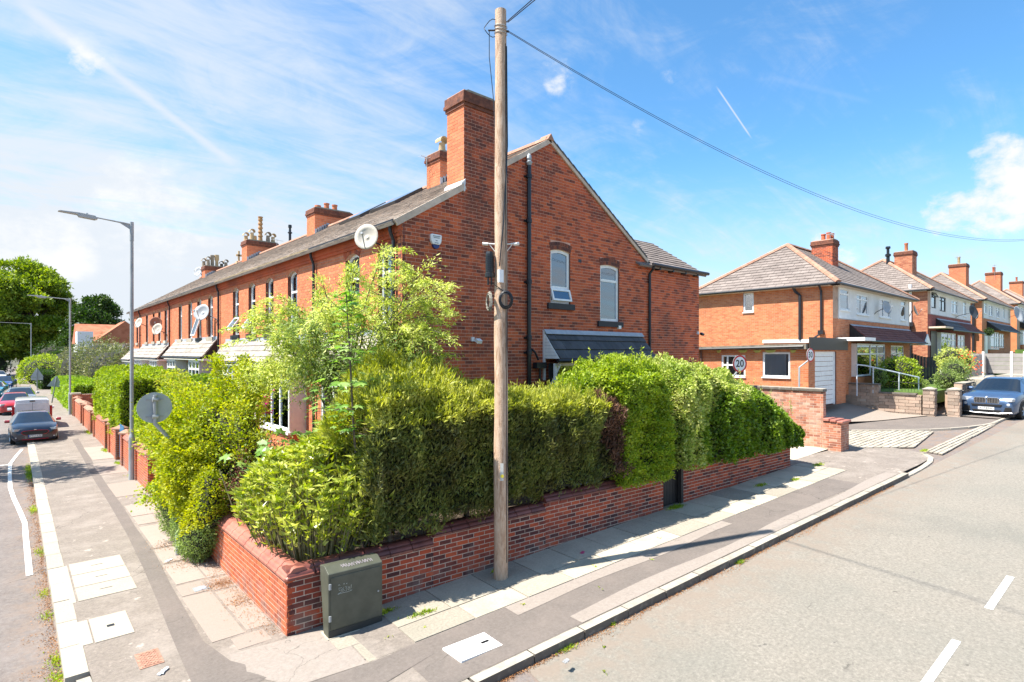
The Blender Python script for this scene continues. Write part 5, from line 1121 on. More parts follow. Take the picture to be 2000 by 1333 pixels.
def core_box(thg, T, a, b, tops, inset=.16, name='dark_core', mat=None):
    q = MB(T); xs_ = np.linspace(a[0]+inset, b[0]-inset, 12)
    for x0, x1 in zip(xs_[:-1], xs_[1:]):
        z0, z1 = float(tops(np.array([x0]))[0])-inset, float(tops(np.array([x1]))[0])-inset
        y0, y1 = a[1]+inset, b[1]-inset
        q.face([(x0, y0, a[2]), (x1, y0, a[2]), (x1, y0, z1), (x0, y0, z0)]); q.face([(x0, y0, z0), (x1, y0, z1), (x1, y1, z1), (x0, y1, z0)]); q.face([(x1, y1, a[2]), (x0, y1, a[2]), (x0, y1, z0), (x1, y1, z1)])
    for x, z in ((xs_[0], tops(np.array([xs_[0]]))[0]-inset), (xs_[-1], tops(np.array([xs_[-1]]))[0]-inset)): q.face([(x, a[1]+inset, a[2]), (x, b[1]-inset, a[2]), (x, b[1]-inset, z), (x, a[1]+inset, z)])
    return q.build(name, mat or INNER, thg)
def interp(xs_, zs_): return lambda x: np.interp(x, xs_, zs_)
# ---- conifer hedge
hg = thing('conifer_hedge', 'long clipped conifer hedge, brown at its right end, behind the utility pole', 'hedge', tuple(P(4, .5, .4)))
tops = interp([.9, 1.6, 2.4, 3.1, 4.2, 5.2, 5.8, 6.6, 7.4, 8.0], [3.2, 3.5, 3.48, 3.3, 3.22, 3.12, 3.16, 3.1, 2.8, 2.5])
a, b = (1.25, -.16, 1.0), (7.35, 1.35, 0)
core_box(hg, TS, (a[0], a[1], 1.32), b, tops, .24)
Pt, Nn = box_pts(95000, TS, a, (b[0], b[1], 3.4), tops, rough=.17, seed=4, inner=.15)
sv = (Pt[:, 0]-C0[0])*SD[0]+(Pt[:, 1]-C0[1])*SD[1]
# the left end tucks in under the spotted laurel, the foot is thin
fz = 1.10+.052*(sv-1.2)+.07*np.sin(sv*5)+.05*np.sin(sv*13); foot = (Pt[:, 2] < fz) & ((rng.random(len(Pt)) < .9) | (Pt[:, 2] < fz-.12))
brown = (nzf(Pt, 1.5, 9)*.5+(sv-6.45)*1.1-np.abs(Pt[:, 2]-2.1)*.5) > -.12
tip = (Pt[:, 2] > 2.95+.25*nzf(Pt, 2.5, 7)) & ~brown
k = ~foot
D = rd(Nn, .45, .75, .45)
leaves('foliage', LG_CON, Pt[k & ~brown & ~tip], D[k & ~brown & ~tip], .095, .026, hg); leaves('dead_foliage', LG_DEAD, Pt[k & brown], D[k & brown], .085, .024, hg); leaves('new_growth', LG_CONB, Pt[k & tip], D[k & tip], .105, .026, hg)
m = 1500; q0 = np.stack([rng.uniform(1.2, 6.6, m), rng.uniform(-.1, 1.2, m), np.zeros(m)], 1); q0[:, 2] = tops(q0[:, 0])-.05; base = np.repeat(q0, 9, 0); base[:, 2] += np.tile(np.linspace(0, .16, 9), m)*np.repeat(rng.random(m)**2*2, 9); M4 = np.array(TS); base = base @ M4[:3, :3].T+M4[:3, 3]
leaves('new_growth', LG_CONB, base, rd(np.tile([[0, 0, 1.]], (len(base), 1)), .6, .4, .5), .07, .02, hg)
q = MB(TS)
for i in range(16):
    x = 1.7+i*.36+random.uniform(-.1, .1); y = .35+random.uniform(-.1, .25); q.tube([(x, y, .3), (x+random.uniform(-.06, .06), y, .9), (x+random.uniform(-.15, .15), y+.05, 1.6)], [.045, .035, .02], 6)
q.build('trunks', BARK, hg)['kind'] = 'stuff'
# upright conifer clump at the left end
hg = thing('conifer_shrub', 'taller loose conifer with bright yellow-green tips left of the clipped hedge', 'shrub', (4.2, 9.4, .4))
for (c, r, n, md) in (((4.85, 9.0, 2.3), (.95, .85, 1.4), 24000, 0), ((4.55, 9.35, 2.1), (.62, .62, 1.2), 9000, 1), ((5.6, 8.8, 2.7), (.9, .8, 1.15), 13000, 2), ((5.0, 9.3, 3.15), (.7, .7, .85), 9000, 3)):
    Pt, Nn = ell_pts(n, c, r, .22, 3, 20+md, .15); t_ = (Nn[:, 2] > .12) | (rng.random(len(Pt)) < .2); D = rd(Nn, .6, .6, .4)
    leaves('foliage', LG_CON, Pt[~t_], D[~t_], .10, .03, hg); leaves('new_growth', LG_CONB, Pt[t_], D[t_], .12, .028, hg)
    q = MB(); q.M = Matrix.Translation(c) @ Matrix.Diagonal((r[0]*.78, r[1]*.78, r[2]*.8, 1)); q.lathe([(math.sin(math.pi*j/8)+.001, -math.cos(math.pi*j/8)) for j in range(9)], (0, 0, 0), 12); q.build('dark_core', INNER, hg)
# ---- bright privet block
hg = thing('privet_hedge', 'bright green small-leaved hedge standing above the wall left of the black gate', 'hedge', tuple(P(7.8, .5, .4)))
tops = interp([5.2, 5.9, 6.3, 6.7, 7.1, 7.5, 7.9, 8.3, 8.7], [3.0, 3.15, 3.45, 3.6, 3.85, 3.74, 3.88, 3.76, 3.45]); a, b = (6.95, -.30, 1.12), (8.66, 1.3, 3.9)
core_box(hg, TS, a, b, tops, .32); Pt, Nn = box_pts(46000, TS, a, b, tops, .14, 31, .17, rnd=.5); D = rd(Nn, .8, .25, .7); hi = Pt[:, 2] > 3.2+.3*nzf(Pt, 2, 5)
leaves('foliage', LG_PRIVET, Pt, D, .062, .038, hg)
a2, b2 = (5.6, .15, 2.6), (7.1, 1.3, 3.5); core_box(hg, TS, a2, b2, tops, .34); Pt, Nn = box_pts(16000, TS, a2, b2, tops, .13, 33, .08); leaves('foliage', LG_PRIVET, Pt, rd(Nn, .7, .4, .7), .066, .038, hg)
m = 60; q = MB(TS); sp = []
for i in range(m):
    x = random.uniform(6.0, 8.7); y = random.uniform(-.2, 1.2); z = float(tops(np.array([x]))[0])-.05; h = random.uniform(.05, .28)*(1 if random.random() < .7 else 1.5); dx = random.uniform(-.06, .06); q.tube([(x, y, z), (x+dx, y, z+h)], .004, 4)
    for j in range(int(h/.018)): sp.append((x+dx*j*.018/h+random.uniform(-.015, .015), y+random.uniform(-.015, .015), z+j*.018))
q.build('shoots', STALK, hg)['kind'] = 'stuff'; sp = np.array(sp) @ M4[:3, :3].T+M4[:3, 3]; leaves('foliage', LG_PRIVET, sp, rng.normal(size=sp.shape)+np.array([0, 0, .5]), .06, .034, hg)
# ---- ivy hedge over the second wall
hg = thing('ivy_hedge', 'bushy ivy-covered hedge rounding down over the plain wall, right of the black gate', 'hedge', tuple(P(12, .6, .5)))
tops = interp([9.0, 9.6, 10.1, 10.6, 11.2, 11.8, 12.4, 12.9, 13.5, 14.2, 15.0], [3.5, 3.85, 3.66, 3.78, 3.42, 3.46, 3.12, 3.1, 2.72, 2.62, 2.0]); a, b = (9.2, -.30, 1.22), (15.02, 1.9, 3.6)
core_box(hg, TS, (a[0], a[1], 1.3), b, tops, .36); Pt, Nn = box_pts(80000, TS, a, b, tops, .18, 41, .18, rnd=.6); D = rd(Nn, .8, .15, .65)
sv = (Pt[:, 0]-C0[0])*SD[0]+(Pt[:, 1]-C0[1])*SD[1]; vz = Pt[:, 2]-(2.75-.17*(sv-9.5)*.5)+.35*nzf(Pt, 1.8, 3)-np.clip((sv-10.6)*.12, 0, .5); var = (vz > .1) | (sv < 10.0+.3*nzf(Pt, 2, 8))
leaves('foliage', LG_IVY, Pt[~var], D[~var], .075, .058, hg); leaves('variegated_foliage', LG_IVYV, Pt[var], D[var], .07, .045, hg)
m = 50; q = MB(TS); sp = []
for i in range(m):
    x = random.uniform(9.1, 14.8); y = random.uniform(-.25, 1.4); z = float(tops(np.array([x]))[0])-.08; h = random.uniform(.08, .3); dx = random.uniform(-.1, .12); q.tube([(x, y, z), (x+dx, y, z+h)], .004, 4)
    for j in range(int(h/.025)): sp.append((x+dx*j*.025/h+random.uniform(-.02, .02), y+random.uniform(-.02, .02), z+j*.025))
q.build('shoots', STALK, hg)['kind'] = 'stuff'; sp = np.array(sp) @ M4[:3, :3].T+M4[:3, 3]; leaves('foliage', LG_IVYV, sp, rng.normal(size=sp.shape)+np.array([0, 0, .5]), .055, .034, hg)
# ---- spotted laurel in the corner
hg = thing('laurel_shrub', 'spotted laurel with large yellow-green leaves in the corner above the green cabinet', 'shrub', (3.9, 9.3, .3)); q = MB(); lp = []; ld = []; pp = []; pd = []
for i in range(300):
    a = random.uniform(0, 6.283); rr = math.sqrt(random.random()); ex, ey = 1.20*rr*math.cos(a), 1.55*rr*math.sin(a)
    b0 = Vector((3.85+ex*.5, 9.35+ey*.5, .3)); top = 2.55-.95*rr**2.2+random.uniform(-.25, .12); tip = Vector((3.95+ex*1.08, 9.35+ey*1.08, top))
    if tip.y < 8.25: tip.y = 8.25-random.uniform(0, .22)
    if tip.x < 2.95 and tip.z < 1.1: tip.z = 1.15
    mid = b0.lerp(tip, .55)+Vector((ex*.05, ey*.05, .12)); q.tube([b0, mid, tip], [.011, .008, .004], 4, False)
    for j in range(random.randint(16, 26)):
        f = 1-random.random()**1.6*.6; p = (mid.lerp(tip, (f-.5)*2) if f > .5 else b0.lerp(mid, f*2)); d = Vector((random.gauss(0, 1), random.gauss(0, 1), random.gauss(.25, .6)))+(tip-mid).normalized()*.8
        lp.append(p+Vector((random.gauss(0, .03), random.gauss(0, .03), random.gauss(0, .03)))); ld.append(d)
    for j in range(9):
        t_ = 2*math.pi*j/9+random.random(); pp.append(tip); pd.append(Vector((math.cos(t_), math.sin(t_), random.uniform(.1, .7))))
q.build('stems', STALK, hg)['kind'] = 'stuff'
leaves('foliage', LG_AUC, np.array(lp), np.array(ld), .125, .042, hg, fold=.2); leaves('foliage', LG_AUC, np.array(pp), np.array(pd), .135, .046, hg, fold=.2)
# ---- golden shrub hanging over the front wall
hg = thing('golden_shrub', 'golden-leaved shrub spilling over the front wall beside the round sign', 'shrub', (3.4, 13.6, .3))
q = MB(); gp = []; gd = []
def spray(root, end, n, sag=.3, wid=.16, q=None, gp=None, gd=None, r=.012, tw=3):
    root, end = Vector(root), Vector(end); mid = root.lerp(end, .55)+Vector((0, 0, sag)); pts = []
    for k in range(9): t_ = k/8; pts.append(root*(1-t_)**2+mid*2*t_*(1-t_)+end*t_*t_)
    q.tube(pts, [r*(1-.8*k/8) for k in range(9)], 5, False)
    for j in range(n):
        t_ = .22+.78*random.random()**.8; i = min(7, int(t_*8)); p = pts[i].lerp(pts[i+1], t_*8-i); d = (pts[i+1]-pts[i]).normalized(); o = Vector((random.gauss(0, wid), random.gauss(0, wid), random.gauss(0, wid*.45)-abs(random.gauss(0, wid*.3))))
        gp.append(p+o*(.3+.7*random.random())); gd.append(d*.7+o*2.5+Vector((random.gauss(0, .5), random.gauss(0, .5), random.gauss(0, .4))))
for i in range(150):
    a = random.uniform(0, 6.283); rr = random.random()**.5; root = (3.5+random.gauss(0, .2), 13.7+random.gauss(0, .6), .5)
    z = random.uniform(1.4, 3.75)-.5*rr; spray(root, (3.2+rr*1.15*math.cos(a), 13.9+rr*2.6*math.sin(a), z), 430, .5, .17, q, gp, gd)
for e in ((2.9, 16.6, 3.5), (3.3, 17.4, 3.6), (2.7, 15.8, 3.4), (3.6, 12.4, 3.85), (3.2, 13.0, 4.0), (3.9, 12.2, 3.6), (3.9, 15.6, 4.0), (4.2, 14.4, 4.0), (2.4, 13.2, 2.8), (2.35, 14.4, 2.4), (4.6, 13.0, 3.75), (4.8, 14.0, 3.8)): spray((3.5, 13.8, 1.2), e, 900, .5, .14, q, gp, gd)
q.build('branches', BARK, hg)['kind'] = 'stuff'; gp = np.array(gp); gd = np.array(gd); pick = rng.random(len(gp)) < .66-.3*(gp[:, 2] < 1.7); leaves('foliage', LG_GOLD, gp[pick], gd[pick], .06, .04, hg); leaves('green_foliage', LG_PRIVET, gp[~pick], gd[~pick], .06, .038, hg)
q = MB(); q.M = Matrix.Translation((3.55, 13.8, 1.75)) @ Matrix.Diagonal((.7, 1.7, 1.35, 1)); q.lathe([(math.sin(math.pi*j/8)+.001, -math.cos(math.pi*j/8)) for j in range(9)], (0, 0, 0), 12); q.build('dark_core', INNER, hg)
Pt, Nn = ell_pts(6500, (2.5, 12.72, 1.72), (.36, .5, .72), .3, 3, 77, .3); leaves('foliage', LG_GOLD, Pt, rd(Nn, .6, .1, .7), .055, .036, hg)
hg = thing('cotoneaster', 'small-leaved olive shrub trailing down the wall to the footway behind the sign post', 'shrub', (2.7, 12.9, 0))
for (c, r, n) in (((2.78, 13.0, .95), (.40, 1.0, 1.05), 16000), ((2.72, 12.4, .6), (.36, .7, .68), 9000), ((2.7, 14.3, .9), (.36, 1.1, 1.0), 9000), ((2.8, 12.0, 1.15), (.3, .55, .7), 5000)):
    Pt, Nn = ell_pts(n, c, r, .2, 3, int(c[1]*10), .1); Pt[:, 2] = np.maximum(Pt[:, 2], .02); up = Pt[:, 2] > .85+.35*nzf(Pt, 4, 5); leaves('foliage', LG_COT, Pt[~up], rd(Nn, .8, -.1, .7)[~up], .032, .022, hg); leaves('foliage', LG_GOLD, Pt[up], rd(Nn, .8, .1, .8)[up], .05, .033, hg)
    q = MB(); q.M = Matrix.Translation(c) @ Matrix.Diagonal((r[0]*.8, r[1]*.8, r[2]*.8, 1)); q.lathe([(math.sin(math.pi*j/8)+.001, -math.cos(math.pi*j/8)) for j in range(9)], (0, 0, 0), 10); q.build('dark_core', INNER, hg)
hg = thing('berberis', 'dusky purple-leaved shrub between the golden shrub and the spotted laurel', 'shrub', (3.6, 11.5, .3)); gp = []; gd = []; q = MB()
for i in range(85): a = random.uniform(0, 6.283); rr = random.random()**.5; spray((3.7, 11.4, .4), (3.75+rr*1.0*math.cos(a), 11.5+rr*1.25*math.sin(a), random.uniform(.9, 2.75)-.4*rr), 190, .25, .13, q, gp, gd, .008)
q.build('branches', BARK, hg)['kind'] = 'stuff'; gp = np.array(gp); gd = np.array(gd); pick = rng.random(len(gp)) < .68; leaves('foliage', LG_PUR, gp[pick], gd[pick], .04, .028, hg); leaves('green_foliage', LG_COT, gp[~pick], gd[~pick], .045, .03, hg)
hg = thing('fig_shrub', 'big-lobed pale green leaves poking out above the spotted laurel', 'shrub', (3.3, 10.6, .4)); q = MB()
def palm(q, c, d, r, lob=5):
    d = Vector(d).normalized(); M = Matrix.Translation(c) @ d.to_track_quat('Z', 'Y').to_matrix().to_4x4(); pts = []; n = lob*2
    for k in range(n+1): a = -2.3+4.6*k/n; rr = r*(1 if k % 2 == 0 else .55)*(1-.12*abs(a)/2.3); pts.append(M @ Vector((rr*math.sin(a), rr*math.cos(a), -.12*r*(k % 2 == 0))))
    q.face([M @ Vector((0, 0, 0))]+pts)
for i in range(70):
    c = Vector((3.35+random.gauss(0, .25), 10.6+random.gauss(0, .45), 1.5+random.uniform(0, .9))) if i < 34 else Vector((4.6+random.gauss(0, .4), 10.9+random.gauss(0, .35), 2.1+random.uniform(0, .45))); palm(q, c, (random.gauss(-.4, .5), random.gauss(-.5, .5), 1), random.uniform(.09, .17))
q.build('foliage', LG_SYC, hg)['kind'] = 'stuff'; q = MB()
for i in range(8): q.tube([(3.35+random.gauss(0, .1), 10.6+random.gauss(0, .2), .3), (3.35+random.gauss(0, .3), 10.6+random.gauss(0, .4), 2.0)], .01, 5)
q.build('stems', STALK, hg)['kind'] = 'stuff'
hg = thing('flower_basket', 'trailing magenta flowers hanging by the bay window', 'flowers', (5.2, 17.2, 2.6)); Pt, Nn = ell_pts(900, (5.0, 15.9, 2.75), (.28, .35, .38), .3, 3, 5, .3); pk = rng.random(900) < .4; leaves('blossom', MAG, Pt[pk], rd(Nn)[pk], .08, .06, hg); leaves('foliage', LG_PRIVET, Pt[~pk], rd(Nn)[~pk], .06, .03, hg)
q = MB(); q.lathe([(.02, -.18), (.12, -.12), (.15, 0)], (5.0, 15.9, 2.6), 10); q.build('basket', BARK, hg)
# ---- small arching tree
hg = thing('arching_tree', 'airy small tree with long arching sprays in front of the terrace corner', 'tree', (4.9, 10.4, .3)); q = MB(); gp = []; gd = []
q.tube([(4.95, 10.3, .2), (4.9, 10.35, 1.2), (5.0, 10.4, 2.4), (4.95, 10.5, 3.3)], [.08, .07, .055, .04], 8); random.seed(23)
tips = [(5.9, 8.3, 5.25), (6.0, 8.5, 4.55), (5.75, 8.2, 5.0), (6.1, 8.9, 5.35), (6.2, 8.9, 4.9), (5.7, 8.5, 5.75), (5.1, 9.1, 5.9), (5.3, 9.6, 6.1), (5.6, 9.3, 5.7), (4.9, 10.2, 5.75), (4.4, 10.6, 5.5), (4.7, 9.7, 5.6), (3.9, 11.4, 5.2), (3.7, 12.0, 5.0), (3.55, 12.5, 4.8), (3.9, 12.3, 4.45), (3.4, 12.0, 4.6), (3.9, 11.2, 4.9), (4.2, 12.6, 5.1), (4.3, 11.8, 4.3), (3.9, 11.0, 4.0), (4.8, 12.4, 4.0), (3.6, 10.9, 4.4), (5.0, 12.0, 5.3), (6.3, 8.8, 4.35), (6.2, 8.6, 4.0), (5.6, 8.7, 4.3), (4.0, 9.6, 4.7), (4.4, 9.2, 4.9), (3.7, 11.7, 3.7), (4.6, 13.2, 4.1), (4.3, 13.4, 3.8), (5.1, 13.0, 3.9), (6.1, 8.35, 4.75), (5.9, 8.1, 4.2)]
for e in tips:
    root = (4.93+random.gauss(0, .05), 10.45+random.gauss(0, .05), random.uniform(2.0, 3.4)); sag = random.uniform(.9, 1.5); spray(root, e, 330, sag, .10, q, gp, gd, .022)
    for k in range(4):
        t_ = random.uniform(.55, .95); r2 = Vector(root).lerp(Vector(e), t_)+Vector((0, 0, sag*2*t_*(1-t_)*.95)); e2 = r2+Vector((random.gauss(0, .38), random.gauss(0, .38), random.uniform(-.5, .1))); spray(r2, e2, 110, .15, .06, q, gp, gd, .008)
q.build('branches', BARK, hg)['kind'] = 'stuff'; leaves('foliage', LG_ARCH, np.array(gp), np.array(gd), .072, .02, hg)
for k_, (c, r, n) in enumerate((((4.75, 10.5, 3.7), (.95, 1.2, .85), 11000), ((4.1, 11.7, 3.6), (.85, .9, .42), 5000), ((5.6, 9.5, 4.0), (.75, .75, .6), 5200), ((4.9, 9.9, 4.7), (.8, .9, .6), 4200), ((4.3, 10.6, 4.5), (.7, .8, .5), 3600))):
    Pt, Nn = ell_pts(n, c, r, .35, 4, 70+k_, .5); kp = nzf(Pt, 4.5, 12) > -.25; leaves('foliage', LG_ARCH if k_ % 2 else LG_COT, Pt[kp], rd(Nn, .3, -.2, .9)[kp], .07, .022, hg)
random.seed(31)
# ---- sycamore sapling
hg = thing('sapling', 'thin sycamore sapling with tiers of broad leaves rising out of the conifer', 'tree', (4.15, 8.45, .4)); q = MB(); q.tube([(4.25, 8.4, .4), (4.2, 8.45, 1.7), (4.12, 8.5, 2.8), (4.05, 8.52, 4.2), (4.0, 8.52, 5.0)], [.028, .026, .02, .012, .006], 6); lf = MB()
for (z, r, n) in ((5.0, .30, 26), (4.75, .36, 26), (4.45, .3, 18), (4.15, .42, 30), (3.6, .6, 34), (3.25, .75, 36), (2.9, .65, 24), (3.95, .3, 14)):
    for i in range(n):
        a = random.uniform(0, 6.283); rr = r*random.uniform(.25, 1); c = Vector((4.06+rr*math.cos(a), 8.5+rr*math.sin(a), z+random.gauss(0, .07)-rr*.1)); palm(lf, c, (math.cos(a)*.35+random.gauss(0, .2), math.sin(a)*.35+random.gauss(0, .2), 1), random.uniform(.06, .12))
        if i % 4 == 0: q.tube([(4.08, 8.5, z-.12), c], .005, 4)
q.build('stem', BARK, hg); lf.build('foliage', LG_SYC, hg)['kind'] = 'stuff'
# ---- hedges along the left street
def hedge(name, lab, x0, x1, y0, y1, z0, tp, n, mat, L, Wd, seed, rough=.12, mat2=None, faces='FTLR'):
    t = thing(name, lab, 'hedge', ((x0+x1)/2, y0, .3)); T = Matrix(((0, 1, 0, 0), (1, 0, 0, 0), (0, 0, 1, 0), (0, 0, 0, 1)))   # local x -> world Y, local y -> world X
    tf = interp(*tp) if isinstance(tp, tuple) else interp([y0, y1], [tp, tp]); a, b = (y0, x0, z0), (y1, x1, 3)
    core_box(t, T, a, b, tf, .18); Pt, Nn = box_pts(n, T, a, b, tf, rough, seed, .07, faces=faces, rnd=.3); Nn = Nn
    D = rd(Nn, .8, .2, .7)
    if mat2 is not None:
        hi = nzf(Pt, .8, seed)+(Pt[:, 2]-2.2)*1.2 > .3; leaves('foliage', mat2, Pt[hi], D[hi], L, Wd, t); Pt, D = Pt[~hi], D[~hi]
    leaves('foliage', mat, Pt, D, L, Wd, t); return t
hedge('privet_hedge', 'low rounded bright privet between the first lamp post and the garden wall', 3.12, 4.3, 19.4, 23.4, .9, 2.35, 26000, LG_PRIVET, .06, .036, 51, .12)
hedge('privet_hedge', 'tall square-cut privet hedge with a sunlit face, past the blue gate', 3.05, 5.3, 26.2, 33.9, .8, ([26, 29, 34], [3.05, 3.2, 3.3]), 60000, LG_PRIVET, .075, .045, 52, .14)
hedge('privet_hedge', 'dark green hedge inside the gardens behind the golden shrub', 4.4, 6.0, 22.0, 26.0, .3, 3.0, 18000, LG_IVY, .08, .05, 53, .2)
hedge('laurel_hedge', 'long bright laurel hedge on the bend of the left street', 3.0, 5.2, 47.0, 72.0, .0, ([47, 60, 72], [1.95, 1.8, 1.6]), 45000, leafmat('laurel_bright', [(.08, .18, .01), (.20, .34, .02), (.34, .46, .06), (.45, .55, .12)]), .15, .075, 54, .12)
hedge('laurel_hedge', 'second bright laurel hedge set back behind the leaning sign', 6.6, 8.2, 50.0, 72.0, 0, 2.3, 16000, LG_PRIVET, .15, .08, 56, .3)
hedge('box_hedge', 'low dark green hedge in the distance beyond the laurel', 2.3, 6.0, 80.0, 112.0, 0, 1.75, 16000, LG_TREE2, .2, .12, 55, .15)
def bush(name, lab, cat, parts, mat, L, Wd, seed, dens=1., core=True, trunk=None, grp=None, inner=.16, rough=.22, low=-1.):
    t = thing(name, lab, cat, (parts[0][0][0], parts[0][0][1], gz(parts[0][0][0], parts[0][0][1])), group=grp)
    for i, (c, r) in enumerate(parts):
        ar = 4*math.pi*((r[0]*r[1])**.8+(r[0]*r[2])**.8+(r[1]*r[2])**.8)/3; n = int(dens*ar/(L*Wd)*1.15)
        Pt, Nn = ell_pts(n, c, r, rough, 3.2, seed+i, inner, low); leaves('foliage', mat, Pt, rd(Nn, .7, .3, .7), L, Wd, t)
        if core: q = MB(); q.M = Matrix.Translation(c) @ Matrix.Diagonal((r[0]*.72, r[1]*.72, r[2]*.75, 1)); q.lathe([(math.sin(math.pi*j/8)+.001, -math.cos(math.pi*j/8)) for j in range(9)], (0, 0, 0), 12); q.build('dark_core', INNER, t)
    if trunk:
        q = MB(); z0 = gz(parts[0][0][0], parts[0][0][1])
        for (a, b, r0) in trunk: q.tube([a, Vector(a).lerp(Vector(b), .5)+Vector((random.gauss(0, .2), random.gauss(0, .2), 0)), b], [r0, r0*.8, r0*.45], 8)
        q.build('trunk', BARK, t)
    return t
bush('round_bush', 'yellow-green domed bush beside the far lamp post', 'bush', [((2.9, 97, 1.4), (2.6, 3.2, 2.4))], LG_PRIVET, .18, .11, 60, 1.4, inner=.06, rough=.1)
bush('garden_shrub', 'olive-leaved tangle of tall shrubs beyond the end of the terrace', 'shrub', [((6.4, 60, 2.2), (2.3, 3.6, 2.6)), ((7.2, 53, 2.0), (1.9, 3, 2.5)), ((6.4, 68, 2.6), (2.3, 4.2, 3.0)), ((5.2, 76, 2.2), (2.0, 3.6, 2.6))], LG_BUSH, .17, .085, 61, .75)
bush('garden_shrub', 'reddish-brown shrub against the end wall of the terrace', 'shrub', [((8.1, 55.5, 2.6), (1.6, 2.6, 2.9))], leafmat('reddish_bush', [(.07, .05, .02), (.16, .10, .04), (.22, .20, .08)], scale=.6), .15, .075, 66, .8)
# big tree: clumps with gaps, limbs reaching into them
def big_tree(lab, x, y, h, R_, z0, mat, seed, nc=34, L=.5, dens=1., grp=None, squash=.62, tr=.45):
    t = thing('broadleaf_tree', lab, 'tree', (x, y, gz(x, y))); r_ = np.random.default_rng(seed); q = MB(); q.tube([(x, y, 0), (x+.3, y, z0), (x+.1, y+.2, z0+(h-z0)*.6)], [tr, tr*.75, tr*.3], 8)
    P_, N_ = [], []
    for i in range(nc):
        v = r_.normal(size=3); v /= np.linalg.norm(v); k = r_.random()**.22; c = np.array([x+v[0]*R_*k*.85, y+v[1]*R_*k*.85, z0+(h-z0)*.42+v[2]*(h-z0)*.52*k]); rr = R_*r_.uniform(.2, .36)
        m = int(dens*rr*rr*170/(L*L)*.28); Pt, Nn = ell_pts(m, c, (rr, rr, rr*squash), .25, 3, seed+i, .3, low=-.35); P_.append(Pt); N_.append(Nn)
        s = Vector((x+.2, y, z0+(c[2]-z0)*.35)); q.tube([s, s.lerp(Vector(c), .6)+Vector((0, 0, .4)), Vector(c)], [tr*.28, tr*.16, .04], 5, False)
    q.build('trunk', BARK, t); P_ = np.concatenate(P_); N_ = np.concatenate(N_); leaves('crown', mat, P_, rd(N_, .6, .5, .7), L, L*.55, t); return t
big_tree('tall spreading broadleaf tree dominating the far end of the left street', 1.0, 131, 21.0, 7.4, 4.0, LG_TREE, 71, 130, .5, .8, squash=.8)
big_tree('dark rounded tree behind the orange-roofed house', 10.5, 118, 13.5, 4.6, 3.0, LG_TREE2, 72, 70, .45, .9, squash=.85)
big_tree('small pale feathery tree at the roof of the distant house', 15.6, 120, 12.0, 2.2, 7, LG_PALE, 73, 12, .3, .5, tr=.15)
big_tree('shady low tree behind the domed bush', -3.5, 140, 8, 5, 1.5, LG_TREE2, 74, 18, .5, 1)
big_tree('green tree top rising behind the hipped roof of the first semi', 43.5, 45.5, 15.5, 4, 6, LG_TREE, 75, 20, .4, 1)
bush('garden_shrub', 'shadowy shrubs closing the end of the left street', 'shrub', [((7, 105, 2.2), (4, 5, 3.2)), ((-2.5, 128, 1.8), (2.5, 3, 2.4)), ((5, 118, 2.5), (3.5, 4, 3.5))], LG_TREE2, .3, .16, 80, .8)
big_tree('street tree on the far side of the left street, just out of view', -4.5, 37.2, 11.5, 3.0, 4, LG_TREE, 76, 26, .25, .5)
big_tree('smaller street tree opposite the terrace, just out of view', -4.3, 27.0, 10.5, 2.4, 4.5, LG_TREE, 77, 20, .25, .5)
# ---- weeds, fallen leaves
def scatter(name, mat, pts, L, Wd, up=.0, flat_=.15, lab=None, cat=None):
    pts = np.array(pts); d = rng.normal(size=pts.shape); d[:, 2] = np.abs(d[:, 2])*flat_+up; o = leaves(name, mat, pts, d, L, Wd, None, lv=.5); tag(o, lab, cat, kind='stuff'); return o
pts = []
for i in range(5200):
    y = 6.6+(random.random()**1.5)*19; w = .045+.05*abs(math.sin(y*2.3))+(.12 if 10.6 < y < 10.9 or 9.4 < y < 9.7 else 0); x = .47-abs(random.gauss(0, w)); pts.append((x, y, -.115+random.random()*.02))
scatter('leaf_litter', CRISP, pts, .022, .012, lab='dry brown leaves gathered in the gutter of the left street', cat='leaves')
pts = []
for i in range(3800):
    s = 1.0+random.random()**1.2*14; t_ = -2.68-abs(random.gauss(0, .035+.06*max(0, math.sin(s*2.1)))); p = P(s, t_); pts.append((p.x, p.y, p.z-.112+random.random()*.015))
scatter('leaf_litter', CRISP, pts, .02, .011, lab='line of dry leaves in the gutter of the side road', cat='leaves')
pts = []
for i in range(3000): y = 8.3+random.random()*9; x = 2.9-abs(random.gauss(0, .10+.09*abs(math.sin(y*1.9)))); pts.append((x, y, .012+random.random()*.01))
for (cx, cy_, r, n) in ((2.72, 10.75, .13, 900), (2.6, 12.3, .25, 900), (2.45, 13.6, .2, 500), (2.75, 9.8, .12, 400)):
    for i in range(n): pts.append((cx+random.gauss(0, r), cy_+random.gauss(0, r), .013+random.random()*.012))
scatter('leaf_litter', CRISP, pts, .018, .010, lab='brown needles and leaves along the foot of the front wall', cat='leaves')
pts = []
tuft = [(.42, 11.5, .05, 70), (.40, 12.6, .05, 70), (.43, 9.7, .07, 160), (.42, 9.2, .05, 140), (.44, 8.7, .05, 120), (.44, 15.3, .08, 120), (.42, 19.5, .12, 260), (.42, 25.0, .2, 450), (.42, 26.5, .25, 500), (2.85, 28.5, .14, 400), (2.85, 35.5, .2, 500), (2.86, 24.9, .1, 200), (2.88, 21.9, .1, 220)]
for (x, y, r, n) in tuft:
    for i in range(n): pts.append((x+random.gauss(0, min(r, .05)), y+random.gauss(0, r*2), gz(x, y)-(.11 if x < .5 else -.01)))
